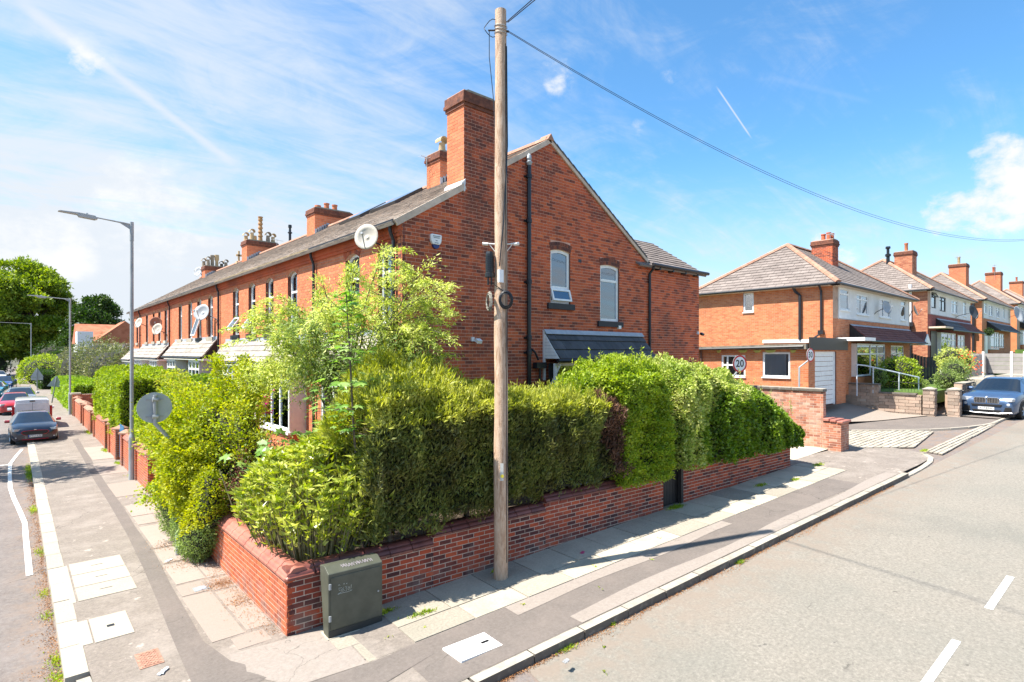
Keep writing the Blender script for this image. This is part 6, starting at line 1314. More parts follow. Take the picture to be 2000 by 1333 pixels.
for (s, t_, r, n) in ((8.95, -.12, .12, 700), (3.6, -.2, .08, 160), (1.35, -.28, .08, 240), (1.75, -.7, .10, 120), (12.2, -.5, .12, 200), (13.4, -.84, .1, 180), (15.6, -.5, .15, 220), (2.9, -2.7, .08, 90), (1.2, -2.72, .06, 200), (7.3, -2.7, .06, 130), (3.85, -2.66, .03, 60), (20.0, -2.0, .12, 240), (1.9, -.72, .05, 60)):
    for i in range(n): p = P(s+random.gauss(0, r), t_+random.gauss(0, r*.35)); pts.append((p.x, p.y, p.z+(.01 if t_ > -2.6 else -.11)))
scatter('weeds', LG_PRIVET, pts, .045, .014, up=.8, flat_=.8, lab='green weeds in the gutters and the joints of the flags', cat='weeds')
pts = []
for (s, t_) in ((1.62, -1.1), (3.1, -1.5), (4.4, -1.9), (2.9, -3.4), (6.0, -1.7), (1.1, -1.0), (7.0, -1.1), (5.0, -1.2), (3.3, -3.0)):
    for i in range(4): p = P(s+random.gauss(0, .025), t_+random.gauss(0, .025)); pts.append((p.x, p.y, p.z+(.016 if t_ > -2.6 else -.108)))
scatter('fallen_leaves', LG_AUC, pts, .05, .022, lab='a few fresh green leaves dropped on the side footway', cat='leaves')
# ================================================================== the semis up the side road
W_GREEN = glass_mat('green_reflecting_glass', (.5, .6, .5), .22, .35)
def semi(i, X0, L, Yf, Dp, zg, ze, rise, lab, side, detail, wcols=(None, None), canopy=(TILE_R, TILE_R), panel=RENDER):
    X1, Yb, Ym = X0+L, Yf+Dp, Yf+Dp/2
    h = thing('semi_detached_house', lab, 'house', (X0, Yf, zg), group='hip-roofed semis up the side road')
    # side wall (faces -X)
    so = [(0, zg-.3), (Dp, zg-.3), (Dp, ze), (0, ze)]; O = (X0, Yb, 0)
    def hs(y0, y1, z0, z1): return (Yb-y1, Yb-y0, z0, z1)
    sh = [hs(14.13, 14.72, 6.25, 7.3)] if i == 0 else []
    backing(h, MORTAR, (X0+.001, Yb, 0), -Y_, Z_, -X_, so, sh)
    if detail: pieces(h, 'brick', side, O, -Y_, Z_, -X_, so, .236, .083, .013, .004, holes=sh, nparts=300 if i == 0 else 0, see=lambda c: c.z > 4.6)
    else: q = MB(); q.prism(so, O, -Y_, Z_, -X_, 0, .004); q.build('side_brickwork', side[1], h)
    if i == 0: window(h, (X0, 14.425, 6.25), -Y_, -X_, .59, 1.05, 0, rec=.04, fr=.09, trans=(), sill=WHITE, sillh=.05, sillw=.02, back=DARKROOM)
    # front wall (faces -Y)
    zp0, zp1 = ze-1.68, ze-.08
    fl_ = [(.9, 2.2, ze-1.22, ze-.12), (3.3, 5.2, ze-1.33, ze-.25), (7.1, 9.2, ze-1.33, ze-.25), (11.3, 12.5, ze-1.35, ze-.1)]
    gl = [(2.6, 7.3, zg+.6, zg+2.32), (9.4, 12.0, zg+.75, zg+2.28)]
    fo = [(0, zg-.3), (L, zg-.3), (L, ze), (0, ze)]
    backing(h, MORTAR, (X0, Yf+.001, 0), X_, Z_, -Y_, fo, fl_+gl)
    pieces(h, 'brick', side if i != 1 else both('maroon_brick', [(.20, .035, .03), (.28, .05, .045)], scale=2, rand=.5), (X0, Yf, 0), X_, Z_, -Y_, [(0, zg-.3), (L, zg-.3), (L, zp0), (0, zp0)], .236, .083, .013, .004, holes=gl, nparts=0) if detail else None
    # white band between the floors, with holes for the windows
    hp = [(a-.7, b-.7, c, d) for a, b, c, d in fl_]
    pw = backing(h, panel, (X0+.7, Yf-.03, 0), X_, Z_, -Y_, [(0, zp0), (L-1.0, zp0), (L-1.0, zp1), (0, zp1)], hp, name='white_panel')
    q = MB(); q.box(X0+.68, X0+.72, Yf-.03, Yf+.02, zp0, zp1); q.box(X1-.32, X1-.28, Yf-.03, Yf+.02, zp0, zp1); q.box(X0+.7, X1-.3, Yf-.03, Yf, zp0-.01, zp0+.02); q.build('panel_edge', panel, h)
    for k, (a, b, c, d) in enumerate(fl_):
        fm = wcols[0] if k < 2 and wcols[0] else WHITE
        window(h, (X0+(a+b)/2, Yf-.03, c), X_, -Y_, b-a, d-c, 0, rec=.03, fr=.085, trans=(.70,), mull=(.42,) if 0 < k < 3 else (), frame=fm, sill=WHITE if fm is WHITE else None, sillh=.06, sillw=.05, back=DARKROOM, glass=W_GREEN, openlight=(.68, .98, .5) if (i == 1 and k == 0) else None)
    for k, (a, b, c, d) in enumerate(gl): window(h, (X0+(a+b)/2, Yf-.25*(k == 0), c), X_, -Y_, b-a, d-c, 0, rec=.0, fr=.09, trans=(.66,), mull=(.5,) if k else (.47, .72), back=CURTAIN if k == 0 else DARKROOM, glass=GLASS)
    q = MB(); a, b, c, d = gl[0]; q.box(X0+a-.02, X0+a+.05, Yf-.25, Yf, c, d); q.box(X0+b-.05, X0+b+.02, Yf-.25, Yf, c, d); q.build('bay_cheek', WHITE, h); q = MB(); q.box(X0+a, X0+b, Yf-.22, Yf, zg-.2, c-.04); q.build('bay_base', side[1], h)
    # canopy in two halves
    ca, cb = 2.3, L-.3; cz1, cz0, cp = ze-1.9, ze-2.75, .95; ang = math.atan2(cz1-cz0, cp); U2 = Vector((0, math.cos(ang), math.sin(ang))); N2 = Vector((0, -math.sin(ang), math.cos(ang))); l2 = math.hypot(cz1-cz0, cp)
    for k, (u0, u1) in enumerate(((ca, (ca+cb)/2), ((ca+cb)/2, cb))):
        q = MB(); q.prism([(0, 0), (u1-u0, 0), (u1-u0, l2), (0, l2)], (X0+u0, Yf-cp, cz0), X_, U2, N2, -.06, -.002); c = q.build('canopy', canopy[k][1], h)
        if i < 3: pieces(h, 'tile', canopy[k], (X0+u0, Yf-cp, cz0), X_, U2, N2, [(0, 0), (u1-u0, 0), (u1-u0, l2), (0, l2)], .3, l2/(6 if i != 1 or k else 3), .008, .01, lift=.022, nparts=0, parent=c)
        q = MB(); q.tube([(X0+u0, Yf-cp-.05, cz0-.05), (X0+u1, Yf-cp-.05, cz0-.05)], .055, 6); q.build('gutter', PIPE, c); q = MB(); q.prism([(0, 0), (u1-u0, 0), (u1-u0, .15), (0, .15)], (X0+u0, Yf-.13, cz1-.12), X_, U2, N2, .015, .03); q.build('lead_flashing', LEAD, c)
    q = MB(); q.prism([(-cp, cz0-.06), (0, cz0-.06), (0, cz1)], (X0+ca, Yf, 0), Y_, Z_, X_, -.01, .02); q.build('cheek', TIMBER_D, h)
    # gutters
    e = .38; q = MB(); q.tube([(X0-e, Yb+e, ze-.02), (X0-e, Yf-e, ze-.02), (X1+e, Yf-e, ze-.02)], .065, 8); q.build('gutter', PIPE, h); q = MB(); q.box(X0-e+.05, X1+e, Yf-e+.05, Yf, ze-.1, ze-.06); q.box(X0-e+.05, X0, Yf-e+.05, Yb+e, ze-.1, ze-.06); q.build('soffit', CREAM if i == 0 else WHITE, h)
    # hipped roof
    rz = ze+rise; xa = X0+Dp/2; xb = X1-Dp/2; A, B, Cc, Dd = Vector((X0-e, Yf-e, ze)), Vector((X1+e, Yf-e, ze)), Vector((X1+e, Yb+e, ze)), Vector((X0-e, Yb+e, ze)); r0, r1 = Vector((xa, Ym, rz)), Vector((xb, Ym, rz))
    q = MB(); q.face([A, B, r1, r0]); q.face([B, Cc, r1]); q.face([Cc, Dd, r0, r1]); q.face([Dd, A, r0]); rf = q.build('roof', TILE_P[1], h)
    def slope(a, b, apex, n):
        U = (b-a).normalized(); N = U.cross((apex[0]-a)).normalized(); N = N if N.z > 0 else -N; V = N.cross(U); V = V if V.z > 0 else -V; out = [(0, 0), ((b-a).length, 0)]+[((p-a).dot(U), (p-a).dot(V)) for p in apex]
        pieces(h, 'tile', TILE_P, a+N*.0, U, V, N, out, .42, .31, .014, .012, lift=.022, nparts=n, parent=rf, jit=.004)
    if i < 4: slope(Dd, A, [r0], 200 if i == 0 else 0); slope(A, B, [r1, r0], 90 if i == 0 else 0)
    for (a, b) in ((A, r0), (Dd, r0), (r0, r1), (B, r1)):
        n = max(1, int((b-a).length/.42)) if i < 2 else 1; d = (b-a)/n; sd_ = d.cross(Z_).normalized(); q = MB()
        for k in range(n):
            q = MB(); p = a+d*k; up = sd_.cross(d).normalized(); up = up if up.z > 0 else -up; q.prism([(-.15, -.02), (-.10, .07), (0, .11), (.10, .07), (.15, -.02)], p+Z_*.03, sd_, up, d.normalized(), .005, d.length-.008); q.build('ridge_tile', TERRA[0], rf)
    return h, rf
semis = []
defs = [(30.0, 13.4, 10.2, 7.3, 2.2, 7.42, 2.85, 'nearest hip-roofed semi, with the garage and the little side window', B_SEMI, True, (None, None), (TILE_R, TILE_R)),
        (47.9, 14.5, 10.2, 7.3, 3.2, 8.45, 2.9, 'second semi, with black-framed windows and a maroon front wall', B_BUFF, True, (flat('black_frame', (.02, .02, .022)), None), (TILE_K, TILE_R)),
        (67.4, 16.5, 10.2, 7.6, 3.75, 8.95, 3.2, 'third semi, white band and dark canopy behind grey fence panels', B_SEMI, True, (None, None), (TILE_K, TILE_K)),
        (88.5, 17.0, 10.2, 8, 4.4, 9.8, 3.4, 'fourth semi, at the right edge with a pointed white porch', B_SEMI, False, (None, None), (TILE_K, TILE_K)),
        (111, 18, 10.4, 8, 5.0, 10.6, 3.2, 'farthest semi, only its roof and chimney showing', B_SEMI, False, (None, None), (TILE_K, TILE_K))]
for i, d in enumerate(defs): semis.append(semi(i, d[0], d[1], d[2], d[3], d[4], d[5], d[6], d[7], d[8], d[9], d[10], d[11]))
POTR = flat('red_pot', (.50, .12, .05), rough=.6)
def schim(k, x, z0, z1, w, d, pots, mats=B_BUFF, y=None):
    h = semis[k][0]; y = y or defs[k][2]+defs[k][3]/2-1.0
    chimney(h, x-w/2, x+w/2, y-d/2, y+d/2, z0, z1, mats, .38, pots)
schim(0, 36.5, 8.8, 10.75, .95, 1.15, [(36.25, 12.55, 'plain', .42, POTR), (36.6, 12.5, 'plain', .4, POTR), (36.55, 12.95, 'plain', .42, POTR)], B_GABLE)
schim(1, 53.5, 10.0, 12.1, 1.3, 1.2, [(53.5, 12.8, 'plain', .7, PT)]); schim(2, 73.6, 10.6, 13.2, 1.5, 1.4, [(73.6, 13.0, 'plain', .8, PB)], B_FRONT); schim(3, 95.2, 11.6, 14.4, 1.6, 1.5, [(94.9, 13.2, 'plain', .7, POTR), (95.5, 13.2, 'plain', .7, POTR)], B_FRONT); schim(4, 116, 12.4, 15, 1.6, 1.5, [(116, 13.4, 'plain', .7, POTR)], B_FRONT)
S0 = semis[0][0]
q = MB(); q.tube([(29.72, 11.95, 7.35), (29.85, 11.9, 7.15), (29.9, 11.7, 6.95), (29.9, 11.7, 4.7)], .075, 8); q.build('soil_pipe', PIPE, S0)
q = MB(); q.tube([(29.66, 10.7, 7.35), (29.9, 10.7, 7.1), (29.9, 10.7, 5.0), (29.6, 11.0, 4.72)], .055, 8); q.box(29.8, 30, 10.58, 10.82, 4.95, 5.15); q.build('downpipe', PIPE, S0)
S1 = semis[1][0]; q = MB(); q.tube([(47.8, 12.2, 8.3), (47.8, 12.2, 3.4)], .08, 6); q.build('white_pipe', WHITE, S1); q = MB(); q.tube([(47.8, 11.2, 8.9), (47.8, 11.2, 6.2)], .10, 6); q.build('white_pipe', WHITE, S1); q = MB(); q.tube([(47.8, 11.2, 6.2), (47.8, 11.2, 3.2)], .09, 6); q.box(47.6, 47.95, 11.0, 11.4, 5.9, 6.2); q.build('downpipe', PIPE, S1)
S2 = semis[2][0]; q = MB(); q.tube([(67.2, 10.8, 8.8), (67.2, 10.8, 3.8)], .11, 6); q.box(66.9, 67.4, 10.6, 11.1, 6.0, 6.5); q.build('downpipe', PIPE, S2)
# porches and small roofs
q = MB(); q.prism([(0, 0), (2.6, 0), (1.3, 1.0)], (94.8-2, 9.0, 7.0), X_, Z_, Y_, 0, 1.3); q.build('porch', WHITE, semis[3][0]); q = MB(); q.prism([(-.2, 0), (1.35, 1.25), (2.9, 0), (2.7, -.05), (1.35, 1.05), (0, -.05)], (92.8, 8.8, 7.0), X_, Z_, Y_, -.1, 1.4); q.build('porch_roof', TILE_K[1], semis[3][0])
q = MB(); q.prism([(0, 0), (1.5, 0), (.75, .62)], (43.5, 9.4, 4.62), X_, Z_, Y_, 0, .06); q.box(43.5, 45.0, 9.4, 10.2, 4.52, 4.6); q.build('porch_gable', WHITE, S0); q = MB(); q.prism([(-.12, 0), (.75, .75), (1.62, 0)], (43.5, 9.5, 4.66), X_, Z_, Y_, 0, 1.4); q.build('porch_roof', TILE_R[1], S0)
q = MB(); q.box(43.6, 44.6, 10.9, 10.96, 2.2, 4.3); q.build('side_gate', TIMBER_D, S0)
q = MB(); q.box(48.6, 50.3, 10.15, 10.2, 3.2, 5.6); q.build('porch_shade_stand_in', BLACK, S1); q = MB(); q.prism([(-1.2, 0), (1.1, 0), (1.1, .12), (-1.2, .12)], (49.2, 9.2, 5.75), X_, Z_, Y_, 0, 1.0); q.build('porch_roof', CREAM, S1)  # flat black panel painted as the dark porch opening
q = MB(); q.box(68.4, 69.6, 10.1, 10.2, 3.8, 6.0); q.build('front_door', WHITE, S2)
dish('grey dish against the white band of the nearest semi', (36.6, 9.75, 6.55), (-.35, -.9, .25), .36, (36.2, 10.17, 6.4), DISHG)
dish('black dish above the canopy of the second semi', (56.6, 9.2, 7.2), (-.35, -.9, .25), .55, (56.4, 10.17, 7.0), flat('dish_black', (.03, .035, .04)))
dish('small white dish on the far corner of the nearest semi', (43.55, 10.0, 6.75), (.1, -.9, .25), .35, (43.4, 10.2, 6.6), DISH)
dish('dish on the far end of the third semi', (82.9, 9.6, 8.2), (-.3, -.9, .25), .9, (82.4, 10.2, 8), DISHG)
t = thing('roof_vent', 'black vent pipe standing on the roof of the second semi', 'vent', (51.0, 13.2, 10.9)); q = MB(); q.lathe([(.14, -.4), (.12, .5), (.2, .55), (.2, .7), (.1, .75), (.1, 1.1), (.18, 1.15), (.16, 1.3)], (51.0, 13.4, 11.0), 8); q.build('pipe', BLACK, t)
aerial('wire aerial on the chimney of the nearest semi', 36.05, 12.4, 10.2, .9, (1, 0)); aerial('aerial on the chimney of the third semi', 72.9, 13, 12.6, 1.4); aerial('aerial on the chimney of the fourth semi', 94.3, 13, 13.8, 1.6)
# overhead cable to the nearest semi's chimney
# ---- garage
GX, GY, GE, GZ = 25.9, 9.78, 15.2, 4.42
g = thing('garage', 'flat-roofed brick garage with white panel door, beside the tall old wall', 'garage', (GX, GY, 1.8))
wl_ = [(GE-13.80, GE-12.60, 2.90, 3.93), (GE-11.78, GE-10.55, 2.93, 4.06)]; so = [(0, 1.6), (GE-GY, 1.6), (GE-GY, GZ-.05), (0, GZ-.2)]
backing(g, MORTAR, (GX+.001, GE, 0), -Y_, Z_, -X_, so, wl_); pieces(g, 'brick', B_SEMI, (GX, GE, 0), -Y_, Z_, -X_, so, .236, .083, .013, .004, holes=wl_, nparts=200, see=lambda c: c.z > 2.7)
window(g, (GX, 13.2, 2.90), -Y_, -X_, 1.2, 1.03, 0, rec=.02, fr=.08, trans=(.5,), mull=(.25,), sill=WHITE, sillh=.05, sillw=.03); window(g, (GX, 11.165, 2.93), -Y_, -X_, 1.23, 1.13, 0, rec=.02, fr=.08, trans=(), sill=WHITE, sillh=.05, sillw=.03, back=CURTAIN)
fo = [(0, 1.6), (4.55, 1.6), (4.55, GZ), (0, GZ)]; dh = [(.72, 3.3, 1.6, 4.12)]
backing(g, MORTAR, (GX, GY+.001, 0), X_, Z_, -Y_, fo, dh); pieces(g, 'brick', B_SEMI, (GX, GY, 0), X_, Z_, -Y_, fo, .236, .083, .013, .004, holes=dh, nparts=60)
for k in range(11): q = MB(); q.box(GX+.78, GX+3.24, GY+.10, GY+.13, 1.65+k*.222, 1.855+k*.222); q.build('door_panel', WHITE, g)
q = MB(); q.box(GX+.72, GX+.78, GY+.05, GY+.14, 1.6, 4.12); q.box(GX+3.24, GX+3.3, GY+.05, GY+.14, 1.6, 4.12); q.box(GX+.72, GX+3.3, GY+.05, GY+.14, 4.06, 4.12); q.build('door_frame', WHITE, g)
q = MB(); q.box(GX-.05, GX+4.6, GY-.09, GY-.03, 4.16, 4.72); q.build('fascia_board', flat('brown_fascia', (.035, .028, .022)), g)
q = MB(); q.prism([(0, 0), (GE-GY+.2, 0), (GE-GY+.2, .24), (0, .12)], (GX-.28, GE+.2, GZ-.22), -Y_, Z_, X_, 0, 4.7); q.build('flat_roof', pmat('roofing_felt', [(.08, .07, .06), (.2, .17, .13), (.3, .26, .2)], scale=4, bump=.5), g)
q = MB(); q.tube([(GX-.3, GE+.1, GZ-.22), (GX-.3, GY+.1, GZ-.1)], .05, 6); q.build('gutter', PIPE, g)
q = MB(); 
for (y, w) in ((13.9, .2), (12.7, .45), (12.0, .35), (11.4, .5), (10.4, .25)): q.prism([(-w/2, 0), (-w*.3, -.11), (w*.2, -.13), (w/2, -.02)], (GX-.02, y, GZ-.25), Y_, Z_, -X_, 0, .09)
tag(q.build('foam_filler', flat('yellow_foam', (.48, .48, .12)), g), kind='stuff')
q = MB(); q.tube([(GX-.06, 14.85, 1.8), (GX-.06, 14.85, 4.15)], .05, 6); q.tube([(GX-.06, 15.1, 1.8), (GX-.06, 15.1, 4.15)], .04, 6); q.build('downpipe', flat('brown_pipe2', (.12, .06, .045)), g)
q = MB(); q.box(GX+.6, 29.97, 14.0-2.2, 14.1, 4.35, 4.55) if False else q.box(29.9, 29.99, 10.4, 13.6, 4.55, 4.72); q.build('white_upstand', WHITE, g)
q = MB(); q.box(30.3, 31.9, 8.9, 10.15, 4.62, 4.78); q.build('door_hood', WHITE, S0)
# ---- front gardens
for (x0, x1, y0, y1, z) in ((32.5, 47.2, 6.9, 10.3, 2.15), (47.2, 66, 6.4, 10.3, 3.0), (66, 88, 6.2, 10.3, 3.7), (88, 130, 6, 10.3, 4.4)): plot('front_garden', GRASSM, x0, x1, y0, y1, z)
q = MB(); q.box(22.1, 60, 17.2, 60, .5, 2.0); tag(q.build('back_gardens', GRASSM), kind='structure')
rl = thing('handrail', 'sloping white tubular handrail by the front window of the nearest semi', 'handrail', (33, 8.8, 2.2)); WR = flat('rail_paint', (.55, .60, .66), rough=.35)
HP = [(31.3, 9.55, 3.45), (31.9, 9.35, 3.40), (33.4, 8.3, 3.02), (34.6, 7.75, 2.78)]
q = MB(); q.tube(HP, .035, 8); q.build('rail', WR, rl)
for (x, y, z) in (HP[0], (32.2, 9.1, 3.3), HP[2], HP[3]): q = MB(); q.tube([(x, y, 1.9), (x, y, z)], .03, 6); q.lathe([(.05, 0), (.05, .08)], (x, y, z-.06), 8); q.build('post', WR, rl)
t = thing('iron_railing', 'low black iron railing on the stone wall in front of the round bush', 'railing', (33.2, 7.3, 2.1)); q = MB(); q.tube([(32.7, 8.5, 2.62), (32.6, 7.2, 2.55)], .012, 4); q.build('rail', BLACK, t); q = MB()
for k in range(11): y = 7.2+k*.13; q.tube([(32.62, y, 2.1), (32.62, y, 2.58)], .007, 4)
tag(q.build('bars', BLACK, t), kind='stuff')
bush('round_bush', 'round clipped green bush in front of the nearest semi', 'bush', [((35.6, 8.85, 2.95), (1.0, 1.0, .92))], LG_PRIVET, .10, .06, 90, 1.1, rough=.08)
bush('flower_bed', 'low leafy border under the front window, with pale roses', 'plants', [((34.0, 9.3, 2.75), (.6, .3, .5)), ((37.5, 8.6, 2.3), (1.2, .6, .35))], LG_COT, .07, .04, 91, 1.)
bush('rose_bush', 'tall rose bush with orange-red blooms behind the silver car', 'bush', [((41.0, 7.6, 3.65), (.8, .7, .7)), ((42.9, 7.5, 3.5), (.8, .7, .8)), ((39.6, 7.4, 3.2), (.55, .5, .55))], LG_ARCH, .09, .055, 92, .8, rough=.3)
t = thing('rose_blooms', 'orange and red rose blooms dotted over the tall bush', 'flowers', (41.5, 7.2, 3.5)); Pt, Nn = ell_pts(150, (41.9, 7.2, 3.4), (1.5, .8, .8), .2, 3, 3, .1); leaves('blossom', RFL, Pt, rd(Nn), .12, .12, t)
bush('garden_shrub', 'mixed grey-green shrub sprawling over the stone pillar and wall', 'shrub', [((36.9, 7.0, 2.65), (.75, .6, .5)), ((38.1, 6.9, 2.9), (.75, .6, .75))], LG_COT, .07, .045, 93, .9, rough=.3)
bush('round_bush', 'green bush at the right edge in front of the fourth semi', 'bush', [((69, 5.2, 4.3), (2.0, 2.0, 1.3))], LG_PRIVET, .2, .12, 94, 1.)
bush('hanging_basket', 'small round topiary ball hanging by the third semi door', 'plant', [((66.6, 9.6, 5.9), (.35, .35, .35))], LG_TREE2, .1, .06, 95, 1.)
# timber fence and pale post beside the semi, grey panel fences beyond
FG = both('grey_composite', [(.22, .20, .19), (.30, .275, .26), (.36, .33, .31)], scale=3, rand=.5); FD = both('grey_timber', [(.05, .05, .06), (.09, .09, .10), (.14, .13, .14)], scale=3, rand=.5); CP = flat('concrete_post', (.72, .70, .67), rough=.7)
t = thing('timber_fence', 'dark grey close-board fence with scalloped top between the first two semis', 'fence', (44, 9, 2.2))
for k in range(22): q = MB(); y = 10.4-k*.17; q.box(45.2, 45.23, y, y+.155, 2.1, 4.0-.25*math.sin((k % 11)/11*math.pi)-.0*k); q.build('board', FD[0], t)
for k in range(16): q = MB(); x = 45.25+k*.17; q.box(x, x+.155, 6.65, 6.68, 2.1, 3.85-.2*math.sin((k % 8)/8*math.pi)); q.build('board', FD[0], t)
t = thing('bollard', 'white post standing in the front garden by the grey fence', 'post', (39.4, 7.7, 2.2)); q = MB(); q.box(39.3, 39.5, 7.6, 7.8, 2.1, 3.1); q.build('post', CP, t, bevel=.02)
def panel_fence(lab, x, ys, z0, z1, post=True, n=5):
    t = thing('panel_fence', lab, 'fence', (x, ys[0], z0), group='grey panel fences beside the far driveways')
    for a, b in zip(ys[:-1], ys[1:]):
        for k in range(n): q = MB(); hh = (z1-z0)/n; q.box(x, x+.05, min(a, b)+.06, max(a, b)-.06, z0+k*hh, z0+(k+1)*hh-.012); q.build('board', FG[0], t)
    for y in ys: q = MB(); q.box(x-.04, x+.1, y-.06, y+.06, z0-.3, z1+.12); q.build('post', CP, t)
panel_fence('upper grey panel fence with white concrete posts at the right edge', 46.0, (8.05, 6.9, 5.55, 4.95), 2.75, 4.0)
panel_fence('lower dark grey panel fence just above the silver car', 39.2, (6.75, 6.1, 4.6), 1.3, 2.5)
q = MB(); q.box(45.6, 60, 4.6, 6.3, 1.6, 2.62); tag(q.build('retaining_terrace', FLAG[0]), kind='structure')
q = MB(); q.box(38.4, 45.4, 5.2, 6.9, 1.2, 2.62); tag(q.build('retaining_terrace', FLAG[1]), kind='structure')
# distant house at the end of the left street
t = thing('distant_house', 'distant house with orange tiled roof and pale rendered gable behind the shrubs', 'house', (6, 88, 0)); OR = pmat('orange_roof_tiles', [(.30, .09, .04), (.42, .15, .075), (.5, .2, .11)], scale=1.5, rough=.9)
q = MB(); q.box(6.4, 16, 90, 100, 0, 5.3); q.build('wall', RENDER, t); q = MB(); q.prism([(0, 0), (10, 0), (5, 2.7)], (6.2, 100.2, 5.2), -Y_, Z_, X_, 0, 12); q.build('roof', OR, t)
q = MB(); q.prism([(0, 0), (7, 0), (3.5, 2.9)], (7.6, 89.3, 5.3), X_, Z_, Y_, 0, 6); q.build('gable_roof', OR, t); q = MB(); q.box(6.0, 7.6, 88.3, 91, 3, 6.7); q.build('side_bay', RENDER, t)
# ================================================================== street furniture
def cam_pt(px, d): r = (px-1000)/1100*d; return FW*d+RT*r
def cpt(px, py, d): v = cam_pt(px, d); return Vector((v.x, v.y, CAMZ-(py-689)/1100*d))
WOOD = pmat('weathered_pole', [(.16, .085, .05), (.38, .235, .15), (.54, .38, .265), (.64, .50, .39)], pos=[.0, .28, .55, 1], scale=14, stretch=(1.6, 1.6, .28), rough=.85, bump=1., bscale=50, dirt=(.30, .19, .12), dscale=.9, damt=.5, nrough=.75, distort=.6)
pb = P(3.45, -.47); PZ = 9.98
up_ = thing('utility_pole', 'tall weathered timber utility pole standing against the garden wall', 'utility pole', tuple(pb))
q = MB(); n = 14; q.tube([pb+Z_*(-.1+(PZ-pb.z+.1)*k/n)+Vector((.006*math.sin(k*1.7), .006*math.cos(k*2.1), 0)) for k in range(n+1)], [.125-.028*k/n for k in range(n+1)], 20); q.build('post', WOOD, up_, smooth=True)
q = MB(); 
for a_ in (-.35, .5): q.tube([pb+Vector((math.cos(CY*0-1.0+a_)*.13, math.sin(-1.0+a_)*.13, .3)), pb+Vector((math.cos(-1.0+a_)*.115, math.sin(-1.0+a_)*.115, 4.5)), pb+Vector((math.cos(-1.0+a_)*.103, math.sin(-1.0+a_)*.103, PZ-pb.z-.6))], .007, 5)
q.tube([pb+RT*.10-FW*.06+Z_*9.2, pb+RT*.115-FW*.02+Z_*7.5, pb+RT*.05-FW*.115+Z_*6.2, pb-RT*.02-FW*.125+Z_*5.4], .011, 6); q.build('cable', PIPE, up_)
INS = flat('white_insulator', (.72, .70, .66), rough=.4)
for sg in (-1, 1):
    q = MB(); b = pb+RT*sg*.1+Z_*(5.93-pb.z+.0); q.tube([b, b+RT*sg*.12+Z_*.01], .014, 6); q.tube([b+RT*sg*.12, b+RT*sg*.22+Z_*.01], .028, 8); q.tube([b-Z_*.13, b+RT*sg*.1], .008, 5); q.build('step_bracket', INS, up_)
q = MB(); c = pb-RT*.19-FW*.05; q.lathe([(.085, 5.35-pb.z), (.085, 5.42-pb.z), (.072, 5.43-pb.z), (.072, 5.75-pb.z), (.06, 5.79-pb.z)], c-Z_*0, 14); 
for k in range(8): q.lathe([(.078, 5.45-pb.z+k*.036), (.078, 5.462-pb.z+k*.036)], c, 14)
for k in range(4): q.tube([c+Vector((.04*math.cos(k*1.6), .04*math.sin(k*1.6), 5.35-pb.z)), c+Vector((.04*math.cos(k*1.6), .04*math.sin(k*1.6), 5.22-pb.z))], .014, 6)
q.build('splice_closure', BLACK, up_)
q = MB(); q.M = Matrix.Translation(pb+Z_*(5.35-pb.z)-FW*.12) ; q.box(-.05, .05, -.02, .02, -.1, .12); q.build('closure_bracket', WHITE, up_)
def coil(c, nrm, rx, rz, n, mat, name, th=.009):
    c = Vector(c); e = Vector(nrm).cross(Z_).normalized(); q = MB()
    for k in range(n):
        rr = 1-.06*k; o = Vector(nrm)*(k % 3)*.012; q.tube([c+o+e*math.cos(t*2*math.pi/20)*rx*rr+Z_*math.sin(t*2*math.pi/20)*rz*rr for t in range(21)], th, 5, False)
    return q.build(name, mat, up_)
coil(pb+RT*.09-FW*.14+Z_*(4.95-pb.z), -FW, .12, .155, 6, BLACK, 'cable_coil'); coil(pb-RT*.19-FW*.05+Z_*(4.93-pb.z), (-FW*.4-RT), .12, .17, 6, pmat('mixed_coil', [(.02, .02, .02), (.2, .18, .14), (.55, .54, .5)], scale=30), 'cable_coil')
q = MB(); q.tube([pb-RT*.17+Z_*(5.22-pb.z), pb-RT*.2+Z_*(5.08-pb.z)], .006, 4); q.tube([pb-RT*.15+Z_*(5.25-pb.z)-FW*.1, pb+RT*.05-FW*.13+Z_*(5.1-pb.z)], .007, 4); q.build('cable_tail', BLACK, up_)
q = MB(); q.M = frameM(pb+Z_*2.02-FW*.122+RT*.02, RT, Z_); q.box(-.028, .028, -.30, -.0, 0, .004); q.build('number_plate', flat('pole_plate', (.5, .5, .47)), up_)
q = MB(); q.M = frameM(pb+Z_*1.80-FW*.127+RT*.025, RT, Z_); q.lathe([(.03, .0), (.03, .003)], (0, 0, 0), 12); q.build('yellow_label', flat('label_yellow', (.65, .55, .05)), up_)
tp = pb+Z_*(PZ-pb.z)
q = MB(); c = tp-Z_*.30-RT*.13; q.tube([c+RT*math.cos(t*.33)*.16+Z_*math.sin(t*.33)*.13+FW*.05*math.sin(t) for t in range(20)], .007, 5, False); q.tube([tp-Z_*.35-RT*.20, tp-Z_*.8-RT*.2, tp-Z_*1.5-RT*.13, tp-Z_*2.0-RT*.1], .007, 5); q.tube([tp-Z_*.34-RT*.22, tp-Z_*.34-RT*.1], .015, 5); q.tube([tp-Z_*.36+RT*.08, tp-Z_*.36+RT*.14], .02, 5); q.build('top_cable', PIPE, up_)
q = MB()
for z in (.28, .34, .40): q.tube([tp-Z_*z+Vector((.112*math.cos(t*.524), .112*math.sin(t*.524), .02*math.sin(t*.524))) for t in range(13)], .006, 5, False)
q.build('wire_binding', STEEL, up_)
